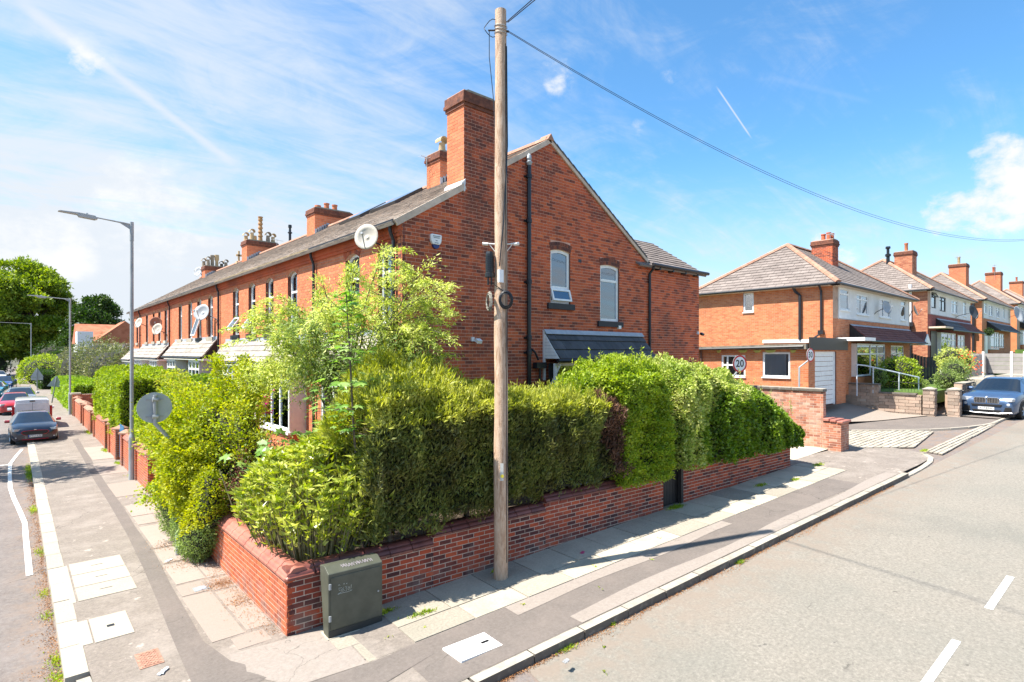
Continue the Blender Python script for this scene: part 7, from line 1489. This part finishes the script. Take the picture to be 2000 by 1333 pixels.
def wire(lab, A, B, sag, r=.009, n=40):
    q = MB(); q.tube([Vector(A).lerp(Vector(B), k/n)-Z_*sag*4*(k/n)*(1-k/n) for k in range(n+1)], r, 5); return tag(q.build('overhead_wire', PIPE), lab, 'cable')
WA = tp-Z_*.33+RT*.1
WBp = cpt(2080, 455, 25); wire('upper of the two wires sagging from the pole top to the far right', WA, WBp, 1.53, .005); wire('lower of the two wires sagging from the pole top to the far right', WA-Z_*.02, WBp-Z_*.03, 1.565, .005)
for k, nm in enumerate(('left', 'right')): wire('%s wire of the pair leaving the pole top upward over the road' % nm, tp-Z_*.2+RT*.09+RT*.03*k, RT*(15.5+.8*k)-FW*15+Z_*9.6, .25, .008)
# lamp posts
GAL = pmat('lamp_grey', [(.24, .26, .27), (.34, .36, .37), (.42, .43, .43)], scale=5, stretch=(1, 1, .3), rough=.5, metal=.2)
def lamp(lab, x, y, h, arm, base=1.35):
    t = thing('street_lamp', lab, 'street lamp', (x, y, 0), group='street lamps along the left street'); q = MB(); q.tube([(x, y, 0), (x, y, base)], .088, 12); q.tube([(x, y, base), (x, y, base+.12)], [.088, .055], 12); q.tube([(x, y, base+.12), (x, y, h)], [.055, .05], 12); q.build('column', GAL, t, smooth=True)
    q = MB(); q.tube([(x, y, h-.55), (x, y, h+.05)], .058, 12); q.tube([(x, y, h-.03), (x-arm*.55, y, h+.02), (x-arm, y, h+.06)], [.03, .024, .02], 8); q.prism([(0, -.22), (0, -.02), (-.35, .0)], (x, y, h), X_, Z_, Y_, -.012, .012); q.build('bracket_arm', GAL, t)
    q = MB(); q.M = Matrix.Translation((x-arm, y, h+.06)) @ Matrix.Rotation(.04, 4, 'Y'); q.prism([(.12, -.06), (.05, .03), (-.35, .05), (-.8, .03), (-.84, .0), (-.38, -.015), (-.34, -.07), (.05, -.09)], (0, 0, 0), X_, Z_, Y_, -.11, .11); q.lathe([(.035, .03), (.035, .09)], (-.15, 0, 0), 8); q.build('lantern', flat('lantern_grey', (.38, .40, .41)), t, bevel=.01)
    q = MB(); q.box(x+.07, x+.092, y-.05, y+.05, .4, 1.0); q.build('access_door', GAL, t)
lamp('nearest tall grey street lamp, standing against the brick wall', 2.84, 21.49, 8.16, 1.0); lamp('second street lamp, rising out of the bright laurel hedge', 2.8, 46.7, 7.55, 1.3); lamp('third street lamp, beside the domed bush', 1.9, 103, 8.1, 4.0); lamp('farthest street lamp at the bend of the left street', -.3, 147, 8.1, 3)
# signs
SGREY = pmat('sign_back_grey', [(.32, .36, .37), (.42, .46, .47)], scale=4, rough=.5); SW = flat('sign_white', (.80, .80, .80), rough=.35); SR = flat('sign_red', (.55, .015, .02), rough=.35); SK = flat('sign_black', (.01, .01, .01), rough=.4)
t = thing('round_sign', 'back of a round road sign on a cranked grey post by the golden shrub', 'road sign', (2.46, 12.85, 0))
q = MB(); q.tube([(2.46, 12.85, 0), (2.46, 12.85, 2.18), (2.08, 12.85, 2.66), (2.08, 12.85, 3.22)], .038, 12); q.build('post', GAL, t, smooth=True)
q = MB(); q.lathe([(.30, 0), (.30, .004), (.285, .012), (.27, .006)], (2.08, 12.90, 2.97), 40, 'Y'); q.build('plate', SGREY, t)
q = MB()
for z in (2.80, 3.13): q.box(1.93, 2.23, 12.885, 12.9, z-.012, z+.012); q.tube([(2.03, 12.84, z), (2.13, 12.84, z)], .044, 8)
q.build('mounting_rail', GAL, t)
def speed(lab, cpx, cpy, d, phi, txt, foot, r=.30):
    c = cpt(cpx, cpy, d); e = RT*math.cos(phi)+FW*math.sin(phi); nrm = RT*math.sin(phi)-FW*math.cos(phi); t = thing('speed_sign', lab, 'road sign', (c.x, c.y, gz(c.x, c.y))); M = frameM(c, e, Z_)
    if M.to_3x3().col[2].dot(nrm) < 0: e = -e; M = frameM(c, e, Z_)
    q = MB(M); q.lathe([(r, -.012), (r, 0)], (0, 0, 0), 40); q.build('plate', SGREY, t)
    q = MB(M); n = 48
    for k in range(n):
        a, b = 2*math.pi*k/n, 2*math.pi*(k+1)/n; q.face([(r*math.cos(a), r*math.sin(a), .003), (r*math.cos(b), r*math.sin(b), .003), (r*.80*math.cos(b), r*.80*math.sin(b), .003), (r*.80*math.cos(a), r*.80*math.sin(a), .003)])
    q.build('red_ring', SR, t); q = MB(M); q.face([(r*.80*math.cos(2*math.pi*k/n), r*.80*math.sin(2*math.pi*k/n), .0025) for k in range(n)]); q.build('white_face', SW, t)
    textmesh('numerals', txt, r*1.15, M @ Matrix.Translation((0, 0, .004)), SK, t, .001, .006, space=1.02)
    f = cpt(foot[0], foot[1], d); b = Vector((f.x, f.y, gz(f.x, f.y))); q = MB(); q.tube([b, f, c-nrm*.05-Z_*.2, c-nrm*.05+Z_*.15], .038, 10); q.build('post', GAL, t, smooth=True)
    return t
speed('round 20 speed limit sign leaning out above the ivy hedge', 1445, 711, 19.4, .35, '20', (1424, 746)); speed('round 30 speed limit sign at the corner of the garage', 1583, 694, 24.0, .6, '30', (1561, 718))
def tri_sign(lab, x, y, z, r, lean=0., plate=False):
    t = thing('warning_sign', lab, 'road sign', (x, y, 0)); M = Matrix.Translation((x, y, 0)) @ Matrix.Rotation(lean, 4, 'Y'); q = MB(M); q.tube([(0, 0, 0), (0, 0, z+r)], .045, 8); q.build('post', GAL, t)
    q = MB(M); q.prism([(-r, -r*.6), (r, -r*.6), (.06, r*1.1), (-.06, r*1.1)], (0, .05, z), X_, Z_, Y_, 0, .01); q.build('plate', SGREY, t)
    if plate: q = MB(M); q.box(-r*.9, r*.9, .05, .06, z-r*1.2, z-r*.65); q.build('sub_plate', SGREY, t)
tri_sign('grey back of a triangular warning sign with a plate beneath, far down the left street', 1.95, 79, 1.75, .55, 0, True); tri_sign('leaning triangular sign behind the parked cars by the laurel hedge', 2.35, 58.5, 1.6, .5, .14)
# telecom cabinet
CG = pmat('cabinet_green', [(.052, .056, .040), (.072, .076, .055), (.085, .09, .065)], scale=3, rough=.5, dirt=(.12, .12, .09), dscale=3, damt=.35); CB0 = P(.42, 0); CB0.z = gz(CB0.x, CB0.y)
cb = thing('telecom_cabinet', 'dark green roadside cabinet with a scrawl on its door', 'cabinet', tuple(P(.8, -.3)))
OO = P(0, 0); OO.z = .015
q = MB(); q.prism([(-.47, .02), (-.47, .905), (-.465, .915), (-.31, .985), (-.13, .955), (-.15, .8), (-.28, .02)], OO, SNv, Z_, SDv, .42, 1.235); q.build('body', CG, cb, bevel=.006)
q = MB(); q.prism([(.45, .13), (1.205, .13), (1.205, .86), (.45, .86)], OO, SDv, Z_, -SNv, .471, .480); q.build('door', CG, cb, bevel=.004)
q = MB(); q.prism([(.43, .02), (1.225, .02), (1.225, .115), (.43, .115)], OO, SDv, Z_, -SNv, .471, .476); q.build('plinth', flat('plinth_dark', (.03, .03, .027), rough=.7), cb)
q = MB(); q.prism([(-.50, -.05), (-.50, .02), (-.22, .02), (-.22, -.05)], OO, SNv, Z_, SDv, .40, 1.255); q.build('concrete_base', FLAG[0], cb)
for z in (.25, .70): q = MB(); q.prism([(.425, z), (.455, z), (.455, z+.08), (.425, z+.08)], OO, SDv, Z_, -SNv, .47, .492); q.build('hinge', GAL, cb)
q = MB(); q.M = frameM(OO+SDv*1.165+Z_*.50-SNv*.481, SDv, Z_); q.lathe([(.014, 0), (.014, .008), (.006, .009)], (0, 0, 0), 10); q.build('lock', GAL, cb)
M = frameM(OO+SDv*.64+Z_*.66-SNv*.4815, SDv, Z_); GR = flat('scrawl_white', (.5, .5, .42), rough=.6)
def scrib(nm, M, strokes, r, mat, par):
    q = MB(M)
    for s_ in strokes: q.tube([(a, b, .0005) for a, b in s_], r, 4)
    o = q.build(nm, mat, par); return o
st = [[(-.085, .075), (-.07, .082), (-.055, .07)], [(-.03, .03), (-.075, .035), (-.07, .0), (-.035, .005), (-.04, -.03), (-.085, -.045)], [(.0, .025), (-.03, .0), (-.015, -.03), (.01, -.02), (-.01, .0)], [(.02, .03), (.045, .025), (.03, .0), (.05, -.012), (.025, -.035)], [(.075, .02), (.06, .0), (.07, -.03), (.09, -.01), (.075, .02)], [(.11, .04), (.105, -.01)], [(.10, -.03), (.104, -.036)], [(-.005, .075), (.005, .085), (.01, .072), (-.005, .075)], [(.035, .07), (.045, .08), (.05, .068), (.035, .07)], [(-.09, -.05), (-.02, -.045), (.06, -.05), (.12, -.04)]]
scrib('door_scrawl', M, st, .0028, GR, cb)
M = frameM(OO+SDv*.82+Z_*.958-SNv*.385, SDv, (SNv*.9+Z_*.38)); r_ = np.random.default_rng(5)
scrib('lid_scrawl', M, [[(x+dx*.03, .04*math.sin(k*1.9+i_*1.7)) for k, dx in enumerate(np.linspace(-.8, .8, 6))] for i_, x in enumerate(np.linspace(-.16, .26, 9))], .0022, flat('scrawl_lilac', (.42, .36, .42)), cb)
# ================================================================== cars
TYRE = flat('tyre', (.015, .015, .015), rough=.85); RIM = flat('alloy', (.45, .46, .47), rough=.3, metal=.7); CHR = flat('chrome', (.65, .66, .68), rough=.15, metal=.9); BLKP = flat('black_trim', (.012, .012, .013), rough=.5); LENS = pmat('headlamp_lens', [(.25, .27, .30), (.70, .72, .75)], scale=28, rough=.1); PLW = flat('plate_white', (.78, .78, .76), rough=.4); PLY = flat('plate_blue', (.01, .05, .30)); TAILR = flat('tail_red', (.40, .012, .012), rough=.15)
def paint(name, c, metal=.0): return flat(name, c, rough=.28, coat=1., metal=metal)
def car(lab, x, y, z, head, W_, H_, L_, st, col, roofcol=None, sc=1., pitch=0., kind='car', name='parked_car', plate=None, extra=None, group='cars parked along the left street', mirror=None):
    """st: stations rear to front (x, zlow, zbelt, ztop, halfwidth, topwidth, cabin)"""
    t = thing(name, lab, 'van' if kind == 'van' else 'car', (x, y, z), head, group=group); t.scale = (sc, sc, sc)
    T = Matrix.Translation((x, y, z)) @ Matrix.Rotation(head, 4, 'Z') @ Matrix.Rotation(pitch, 4, 'Y') @ Matrix.Scale(sc, 4); MW[t.name] = Matrix.Translation((x, y, z)) @ Matrix.Rotation(head, 4, 'Z') @ Matrix.Scale(sc, 4)
    def sec(s):
        X, zl, zb, zt, w, wt, cb = s; return [(X, w*.90, zl), (X, w*.985, zl+.10), (X, w, zl+(zb-zl)*.45), (X, w*.99, zb-.10), (X, w*.955, zb), (X, wt, zt-.05), (X, wt*.86, zt-.008), (X, wt*.45, zt+.004), (X, 0, zt+.008)]
    Ss = [sec(s) for s in st]; body, gs, wsn, roof, rwn = MB(T), MB(T), MB(T), MB(T), MB(T)
    for i in range(len(st)-1):
        a, b = st[i], st[i+1]
        for j in range(8):
            if j >= 5 and a[6] and b[6]: tgt = roof
            elif j == 4 and a[6] and b[6] and kind != 'van': tgt = gs
            elif j == 4 and kind == 'van' and a[6] == 2 and b[6]: tgt = gs
            elif j >= 5 and (a[6] > 0) != (b[6] > 0) and not (kind == 'van' and i < 3): tgt = wsn if a[0] > 0 else rwn
            else: tgt = body
            for s_ in (1, -1):
                p = [Ss[i][j], Ss[i+1][j], Ss[i+1][j+1], Ss[i][j+1]]; p = [(q_[0], q_[1]*s_, q_[2]) for q_ in p]; tgt.face(p if s_ > 0 else p[::-1])
    for i, sg in ((0, 1), (len(st)-1, -1)):
        f = [(p[0], p[1], p[2]) for p in Ss[i]]+[(p[0], -p[1], p[2]) for p in Ss[i][::-1][1:]]; body.face(f if sg > 0 else f[::-1])
    def fin(mb, nm, mt, sm=True):
        if not mb.v: return None
        o = mb.build(nm, mt, t)
        import bmesh
        bm = bmesh.new(); bm.from_mesh(o.data); bmesh.ops.remove_doubles(bm, verts=bm.verts, dist=.002); bmesh.ops.recalc_face_normals(bm, faces=bm.faces); bm.to_mesh(o.data); bm.free()
        if sm: o.data.polygons.foreach_set('use_smooth', [True]*len(o.data.polygons)); o.data.set_sharp_from_angle(angle=R(32))
        return o
    fin(body, 'body', col); fin(gs, 'side_windows', GLASS_CAR); fin(wsn, 'windscreen', GLASS_CAR); fin(rwn, 'rear_window', GLASS_CAR); fin(roof, 'roof', roofcol or col)
    q = MB(T); cbx = [s for s in st if s[6]]; q.box(cbx[0][0], cbx[-1][0]+.3, -W_*.4, W_*.4, .5, cbx[0][2]-.05); q.build('seats', BLKP, t)
    q = MB(T); q.box(-L_/2+.15, L_/2-.15, -W_*.42, W_*.42, .17, .45); q.build('underbody', BLKP, t)
    wr = .33 if kind != 'suv' else .37
    for wx in (-L_*.30, L_*.315):
        for s_ in (1, -1):
            yy = s_*(W_/2-.10); q = MB(T); q.lathe([(wr*.7, -.10), (wr*.97, -.10), (wr, -.07), (wr, .07), (wr*.97, .10), (wr*.7, .10)], (wx, yy, wr), 24, 'Y'); w = q.build('wheel', TYRE, t)
            q = MB(T); e = s_*.105; q.lathe([(wr*.66, -.004), (wr*.66, .004)], (wx, yy+e*.9, wr), 24, 'Y')
            for k in range(7):
                a = k*2*math.pi/7; d = Vector((math.cos(a), 0, math.sin(a))); q.tube([Vector((wx, yy+e, wr)), Vector((wx, yy+e, wr))+d*wr*.62], .022, 4)
            q.build('rim', RIM, w)
            q = MB(T); n = 16; pr = [(math.cos(math.pi*k/n), math.sin(math.pi*k/n)) for k in range(n+1)]
            for k in range(n): q.prism([(pr[k][0]*wr*1.16, pr[k][1]*wr*1.16), (pr[k+1][0]*wr*1.16, pr[k+1][1]*wr*1.16), (pr[k+1][0]*wr*.9, pr[k+1][1]*wr*.9), (pr[k][0]*wr*.9, pr[k][1]*wr*.9)], (wx, s_*(W_/2-.02), wr), X_, Z_, Y_*s_, -.06, .012)
            q.build('wheel_arch', BLKP, t)
    cw = [s for s in st if s[6]][-1]
    for s_ in (1, -1):
        q = MB(T); q.M = T @ Matrix.Translation((cw[0]+.05, s_*(W_/2+.10), cw[2]+.08)); q.prism([(-.07, -.07), (.08, -.06), (.1, .02), (.05, .08), (-.07, .07)], (0, 0, 0), X_, Z_, Y_, -.10, .10); q.build('door_mirror', mirror or col, t, bevel=.02)
        q = MB(T); q.box(-.75, -.73, s_*(W_/2-.012)-.006, s_*(W_/2-.012)+.006, .35, .93) if False else q.tube([(.35, s_*(W_/2), .9), (.5, s_*(W_/2), .9)], .012, 5); q.build('door_handle', col, t)
    if extra: extra(t, T, MB)
    return t
def front_quad(T, pts, xf, mat, nm, t, th=.02):
    q = MB(T); q.prism(pts, (xf, 0, 0), Y_, Z_, X_, -.06, th); return q.build(nm, mat, t, bevel=.006)
RED_T = flat('red_trim', (.45, .01, .02), rough=.3)
def plate(T, t, txt, xf, zc, w=.52, h=.11, eu=True, yoff=0):
    q = MB(T); q.box(xf, xf+.012, yoff-w/2, yoff+w/2, zc-h/2, zc+h/2); q.build('number_plate', PLW, t)
    if eu: q = MB(T); q.box(xf+.012, xf+.0135, yoff-w/2, yoff-w/2+.045, zc-h/2, zc+h/2); q.build('plate_band', PLY, t)
    M = T @ frameM((xf+.0135, yoff+(.02 if eu else 0), zc), Y_, Z_); textmesh('plate_characters', txt, h*.88, M, SK, t, .001, .002, space=1.05)
st_h = [(-2.18, .38, .80, .86, .78, .60, 0), (-2.12, .28, .95, 1.05, .86, .68, 0), (-1.98, .24, 1.00, 1.12, .885, .66, 0), (-1.55, .22, 1.0, 1.38, .905, .60, 1), (-1.1, .2, .985, 1.45, .91, .60, 1), (-.4, .2, .97, 1.48, .91, .60, 1), (.2, .2, .955, 1.465, .91, .60, 1), (.42, .2, .95, 1.43, .91, .59, 1), (1.22, .2, .93, .985, .905, .78, 0), (1.6, .2, .90, .93, .90, .74, 0), (1.92, .2, .82, .85, .87, .70, 0), (2.08, .2, .74, .77, .80, .64, 0), (2.16, .22, .64, .67, .70, .58, 0), (2.18, .26, .56, .58, .64, .5, 0)]
def focus_front(t, T, MB):
    front_quad(T, [(-.42, .50), (-.52, .60), (-.46, .66), (0, .69), (.46, .66), (.52, .60), (.42, .50)], 2.175, BLKP, 'grille', t)
    q = MB(T); q.tube([(2.2, y, z) for y, z in ((-.53, .60), (-.46, .67), (0, .70), (.46, .67), (.53, .60))], .012, 5); q.tube([(2.2, y, z) for y, z in ((-.53, .60), (-.43, .50), (-.3, .48))], .010, 5); q.tube([(2.2, y, z) for y, z in ((.53, .60), (.43, .50), (.3, .48))], .010, 5); q.tube([(2.21, y, z) for y, z in ((-.5, .27), (0, .25), (.5, .27))], .018, 5); q.build('red_trim', RED_T, t)
    for s_ in (1, -1):
        q = MB(T); q.M = T @ Matrix.Translation((2.03, s_*.66, .705)) @ Matrix.Rotation(s_*-.55, 4, 'Z'); q.prism([(-.20, -.05), (-.17, .05), (.1, .085), (.2, .09), (.2, -.03)] if s_ > 0 else [(-.2, .09), (-.1, .085), (.17, .05), (.20, -.05), (-.2, -.03)], (0, 0, 0), Y_, Z_, X_, -.05, .09); q.build('headlight', LENS, t, bevel=.01)
        front_quad(T, [(s_*.66-.09, .33), (s_*.66+.09, .33), (s_*.66+.09, .39), (s_*.66-.09, .39)], 2.10, LENS, 'fog_lamp', t, .06)
    q = MB(T); q.box(2.17, 2.2, -.05, .05, .715, .74); q.build('badge', CHR, t); plate(T, t, 'YT17 KZZ', 2.2, .42)
car('black hatchback with red roof, mirrors and grille trim, parked half on the footway', .72, 35.4, -.10, -math.pi/2+.02, 1.82, 1.48, 4.36, st_h, paint('black_paintwork', (.003, .008, .028)), paint('red_roof', (.22, .008, .035)), .92, extra=focus_front, mirror=paint('red_mirror', (.45, .01, .02)))
st_v = [(-2.2, .30, .95, 1.55, .86, .74, 0), (-2.17, .24, 1.0, 1.78, .88, .73, 1), (-1.6, .22, 1.0, 1.83, .89, .74, 1), (0, .2, 1.0, 1.84, .89, .74, 1), (.55, .2, 1.0, 1.82, .89, .73, 2), (.75, .2, 1.0, 1.76, .89, .70, 2), (1.6, .2, 1.0, 1.08, .88, .72, 0), (2.1, .22, .85, .88, .80, .6, 0), (2.2, .3, .6, .62, .7, .5, 0)]
def van_rear(t, T, MB):
    for s_ in (1, -1):
        q = MB(T); q.M = T @ Matrix.Translation((-2.16, s_*.83, 1.0)); q.box(-.06, .06, -.06, .06, -.32, .42); q.build('tail_light', TAILR, t, bevel=.02)
    q = MB(T); q.box(-2.215, -2.2, -.70, .70, .42, 1.60); q.build('rear_door', paint('van_white', (.74, .75, .78)), t, bevel=.02); q = MB(T); q.box(-2.219, -2.214, -.006, .006, .42, 1.6); q.box(-2.23, -2.2, -.82, .82, .28, .42); q.build('bumper', BLKP, t); q = MB(T); q.box(-2.25, -2.215, -.12, .12, 1.68, 1.74); q.build('high_brake_light', BLKP, t)
car('small white van seen from behind, just beyond the black hatchback', .78, 41.3, -.10, math.pi/2, 1.80, 1.85, 4.4, st_v, paint('white_paintwork', (.74, .75, .78)), None, .92, kind='van', name='parked_van', extra=van_rear)
def plain_front(t, T, MB):
    front_quad(T, [(-.4, .5), (-.45, .64), (.45, .64), (.4, .5)], 2.175, BLKP, 'grille', t)
    for s_ in (1, -1):
        q = MB(T); q.M = T @ Matrix.Translation((2.03, s_*.66, .72)) @ Matrix.Rotation(s_*-.5, 4, 'Z'); q.prism([(-.17, -.06), (-.14, .07), (.15, .09), (.17, -.05)], (0, 0, 0), Y_, Z_, X_, -.05, .08); q.build('headlight', LENS, t, bevel=.01)
    q = MB(T); q.box(2.18, 2.2, -.26, .26, .36, .47); q.build('number_plate', PLW, t)
car('red hatchback parked facing the camera, half hidden by the white van', .12, 52.0, -.11, -math.pi/2, 1.78, 1.48, 4.3, st_h, paint('red_paintwork', (.42, .012, .015)), None, .95, extra=plain_front)
st_e = [s if s[0] > -1.6 else (s[0], s[1], s[2], s[3]+(.28 if s[0] > -2.0 else .0), s[4], s[5], s[6]) for s in st_h]
def rails(t, T, MB):
    plain_front(t, T, MB); q = MB(T)
    for s_ in (1, -1): q.tube([(-1.4, s_*.58, 1.44), (-1.2, s_*.58, 1.54), (.1, s_*.58, 1.54), (.3, s_*.58, 1.46)], .02, 5)
    q.build('roof_rails', CHR, t)
car('silver estate with roof rails parked behind the red hatchback', .45, 58.0, -.11, -math.pi/2, 1.82, 1.5, 4.5, st_e, paint('silver_paintwork', (.30, .32, .34), .5), None, 1.0, extra=rails)
car('turquoise hatchback at the left edge, parked on the far side of the bend', -1.35, 72.0, -.11, -math.pi/2-.1, 1.75, 1.5, 4.2, st_h, paint('turquoise_paintwork', (.01, .22, .36)), None, 1., extra=plain_front)
car('dark blue hatchback parked farther off, above the turquoise one', -.75, 84.0, -.11, -math.pi/2-.1, 1.78, 1.5, 4.3, st_h, paint('blue_paintwork', (.01, .05, .22)), None, 1.05, extra=plain_front)
car('distant white hatchback at the very edge of the left street', -1.6, 110.0, -.11, -math.pi/2, 1.78, 1.5, 4.3, st_h, paint('white_paintwork2', (.7, .7, .7)), None, 1.05, extra=plain_front)
# silver-blue sports utility car on the right
st_s = [(-2.33, .40, .95, 1.0, .82, .62, 0), (-2.26, .32, 1.08, 1.15, .90, .68, 0), (-1.95, .28, 1.1, 1.22, .94, .66, 0), (-1.3, .26, 1.1, 1.50, .945, .60, 1), (-.7, .25, 1.09, 1.60, .945, .61, 1), (0, .25, 1.07, 1.62, .945, .62, 1), (.35, .25, 1.06, 1.60, .945, .62, 1), (.5, .25, 1.05, 1.57, .945, .61, 1), (1.22, .25, 1.04, 1.12, .94, .80, 0), (1.6, .25, 1.02, 1.09, .935, .80, 0), (2.0, .25, .96, 1.02, .915, .78, 0), (2.2, .26, .88, .93, .86, .70, 0), (2.30, .28, .76, .80, .80, .66, 0), (2.33, .32, .66, .68, .76, .60, 0)]
def suv_front(t, T, MB):
    for s_ in (1, -1):
        q = MB(T); q.M = T @ Matrix.Translation((2.30, s_*.215, .80)); q.prism([(-.19, -.12), (-.205, .07), (-.16, .12), (.16, .12), (.205, .06), (.19, -.12)], (0, 0, 0), Y_, Z_, X_, -.05, .03); q.build('grille_surround', CHR, t, bevel=.01)
        q = MB(T); q.M = T @ Matrix.Translation((2.30, s_*.215, .80)); q.prism([(-.17, -.10), (-.185, .06), (-.14, .10), (.14, .10), (.185, .05), (.17, -.10)], (0, 0, 0), Y_, Z_, X_, .02, .034); q.build('grille', BLKP, t)
        for k in range(7): q = MB(T); q.box(2.33, 2.35, s_*.215-.15+k*.05-.006, s_*.215-.15+k*.05+.007, .705, .895); q.build('grille_bar', CHR, t)
        q = MB(T); q.M = T @ Matrix.Translation((2.19, s_*.65, .83)) @ Matrix.Rotation(s_*-.42, 4, 'Z'); pp_ = [(-.24, -.04), (-.22, .07), (.16, .09), (.25, .07), (.22, -.05), (0, -.07)]; q.prism([(a*s_, b) for a, b in (pp_ if s_ > 0 else pp_[::-1])], (0, 0, 0), Y_, Z_, X_, -.05, .10); q.build('headlight', LENS, t, bevel=.01)
        q = MB(T); q.M = T @ Matrix.Translation((2.30, s_*.69, .655)); q.lathe([(.055, -.06), (.055, .03), (.03, .035)], (0, 0, 0), 14, 'X'); q.build('fog_lamp', LENS, t)
        front_quad(T, [(s_*.66-.13, .34), (s_*.66-.06, .55), (s_*.66+.12, .55), (s_*.66+.14, .34)], 2.33, BLKP, 'side_intake', t, .012)
    front_quad(T, [(-.46, .56), (-.50, .645), (.50, .645), (.46, .56)], 2.335, BLKP, 'upper_intake', t); front_quad(T, [(-.40, .32), (-.48, .425), (.48, .425), (.40, .32)], 2.335, BLKP, 'lower_intake', t)
    q = MB(T); q.tube([(2.33, -.8, .34), (2.37, -.4, .29), (2.37, .4, .29), (2.33, .8, .34)], .02, 5); q.build('skid_trim', CHR, t)
    q = MB(T); q.M = T @ Matrix.Translation((2.30, 0, .925)) @ Matrix.Rotation(1.0, 4, 'Y'); q.lathe([(.042, 0), (.042, .01), (.038, .012)], (0, 0, 0), 16); q.build('badge_ring', BLKP, t)
    for k in range(4): q = MB(T); a0, a1 = k*math.pi/2, (k+1)*math.pi/2; q.M = T @ Matrix.Translation((2.30, 0, .925)) @ Matrix.Rotation(1.0, 4, 'Y'); q.prism([(0, 0)]+[(.028*math.cos(a0+(a1-a0)*j/5), .028*math.sin(a0+(a1-a0)*j/5)) for j in range(6)], (0, 0, 0), X_, Y_, Z_, .012, .0135); q.build('badge_quarter', PLW if k % 2 else flat('badge_blue', (.02, .18, .5)) if 'badge_blue' not in bpy.data.materials else bpy.data.materials['badge_blue'], t)
    plate(T, t, 'A17 ESW', 2.36, .48, eu=False); q = MB(T)
    for s_ in (1, -1): q.tube([(-1.5, s_*.60, 1.5), (-.7, s_*.61, 1.64), (.2, s_*.62, 1.66), (.45, s_*.61, 1.6)], .018, 5)
    q.build('roof_rails', CHR, t); q = MB(T); q.box(-1.7, 1.4, -.955, -.94, .30, .42); q.box(-1.7, 1.4, .94, .955, .30, .42); q.build('side_skirt', BLKP, t)
    q = MB(T); q.box(.7, .95, -.35, .3, 1.10, 1.14); q.build('dashboard_paper', PLW, t)
fc = Vector((33.1, 4.85)); hd = math.atan2(.13, -.99); sc = 1.12; cc_ = fc-Vector((math.cos(hd), math.sin(hd)))*2.33*sc
car('silver-blue sports utility car parked facing downhill at the right edge', cc_.x, cc_.y, 1.07, hd, 1.89, 1.62, 4.67, st_s, paint('silver_blue_paintwork', (.055, .10, .19), .35), None, sc, pitch=.03, kind='suv', extra=suv_front, group='cars parked in the two streets')
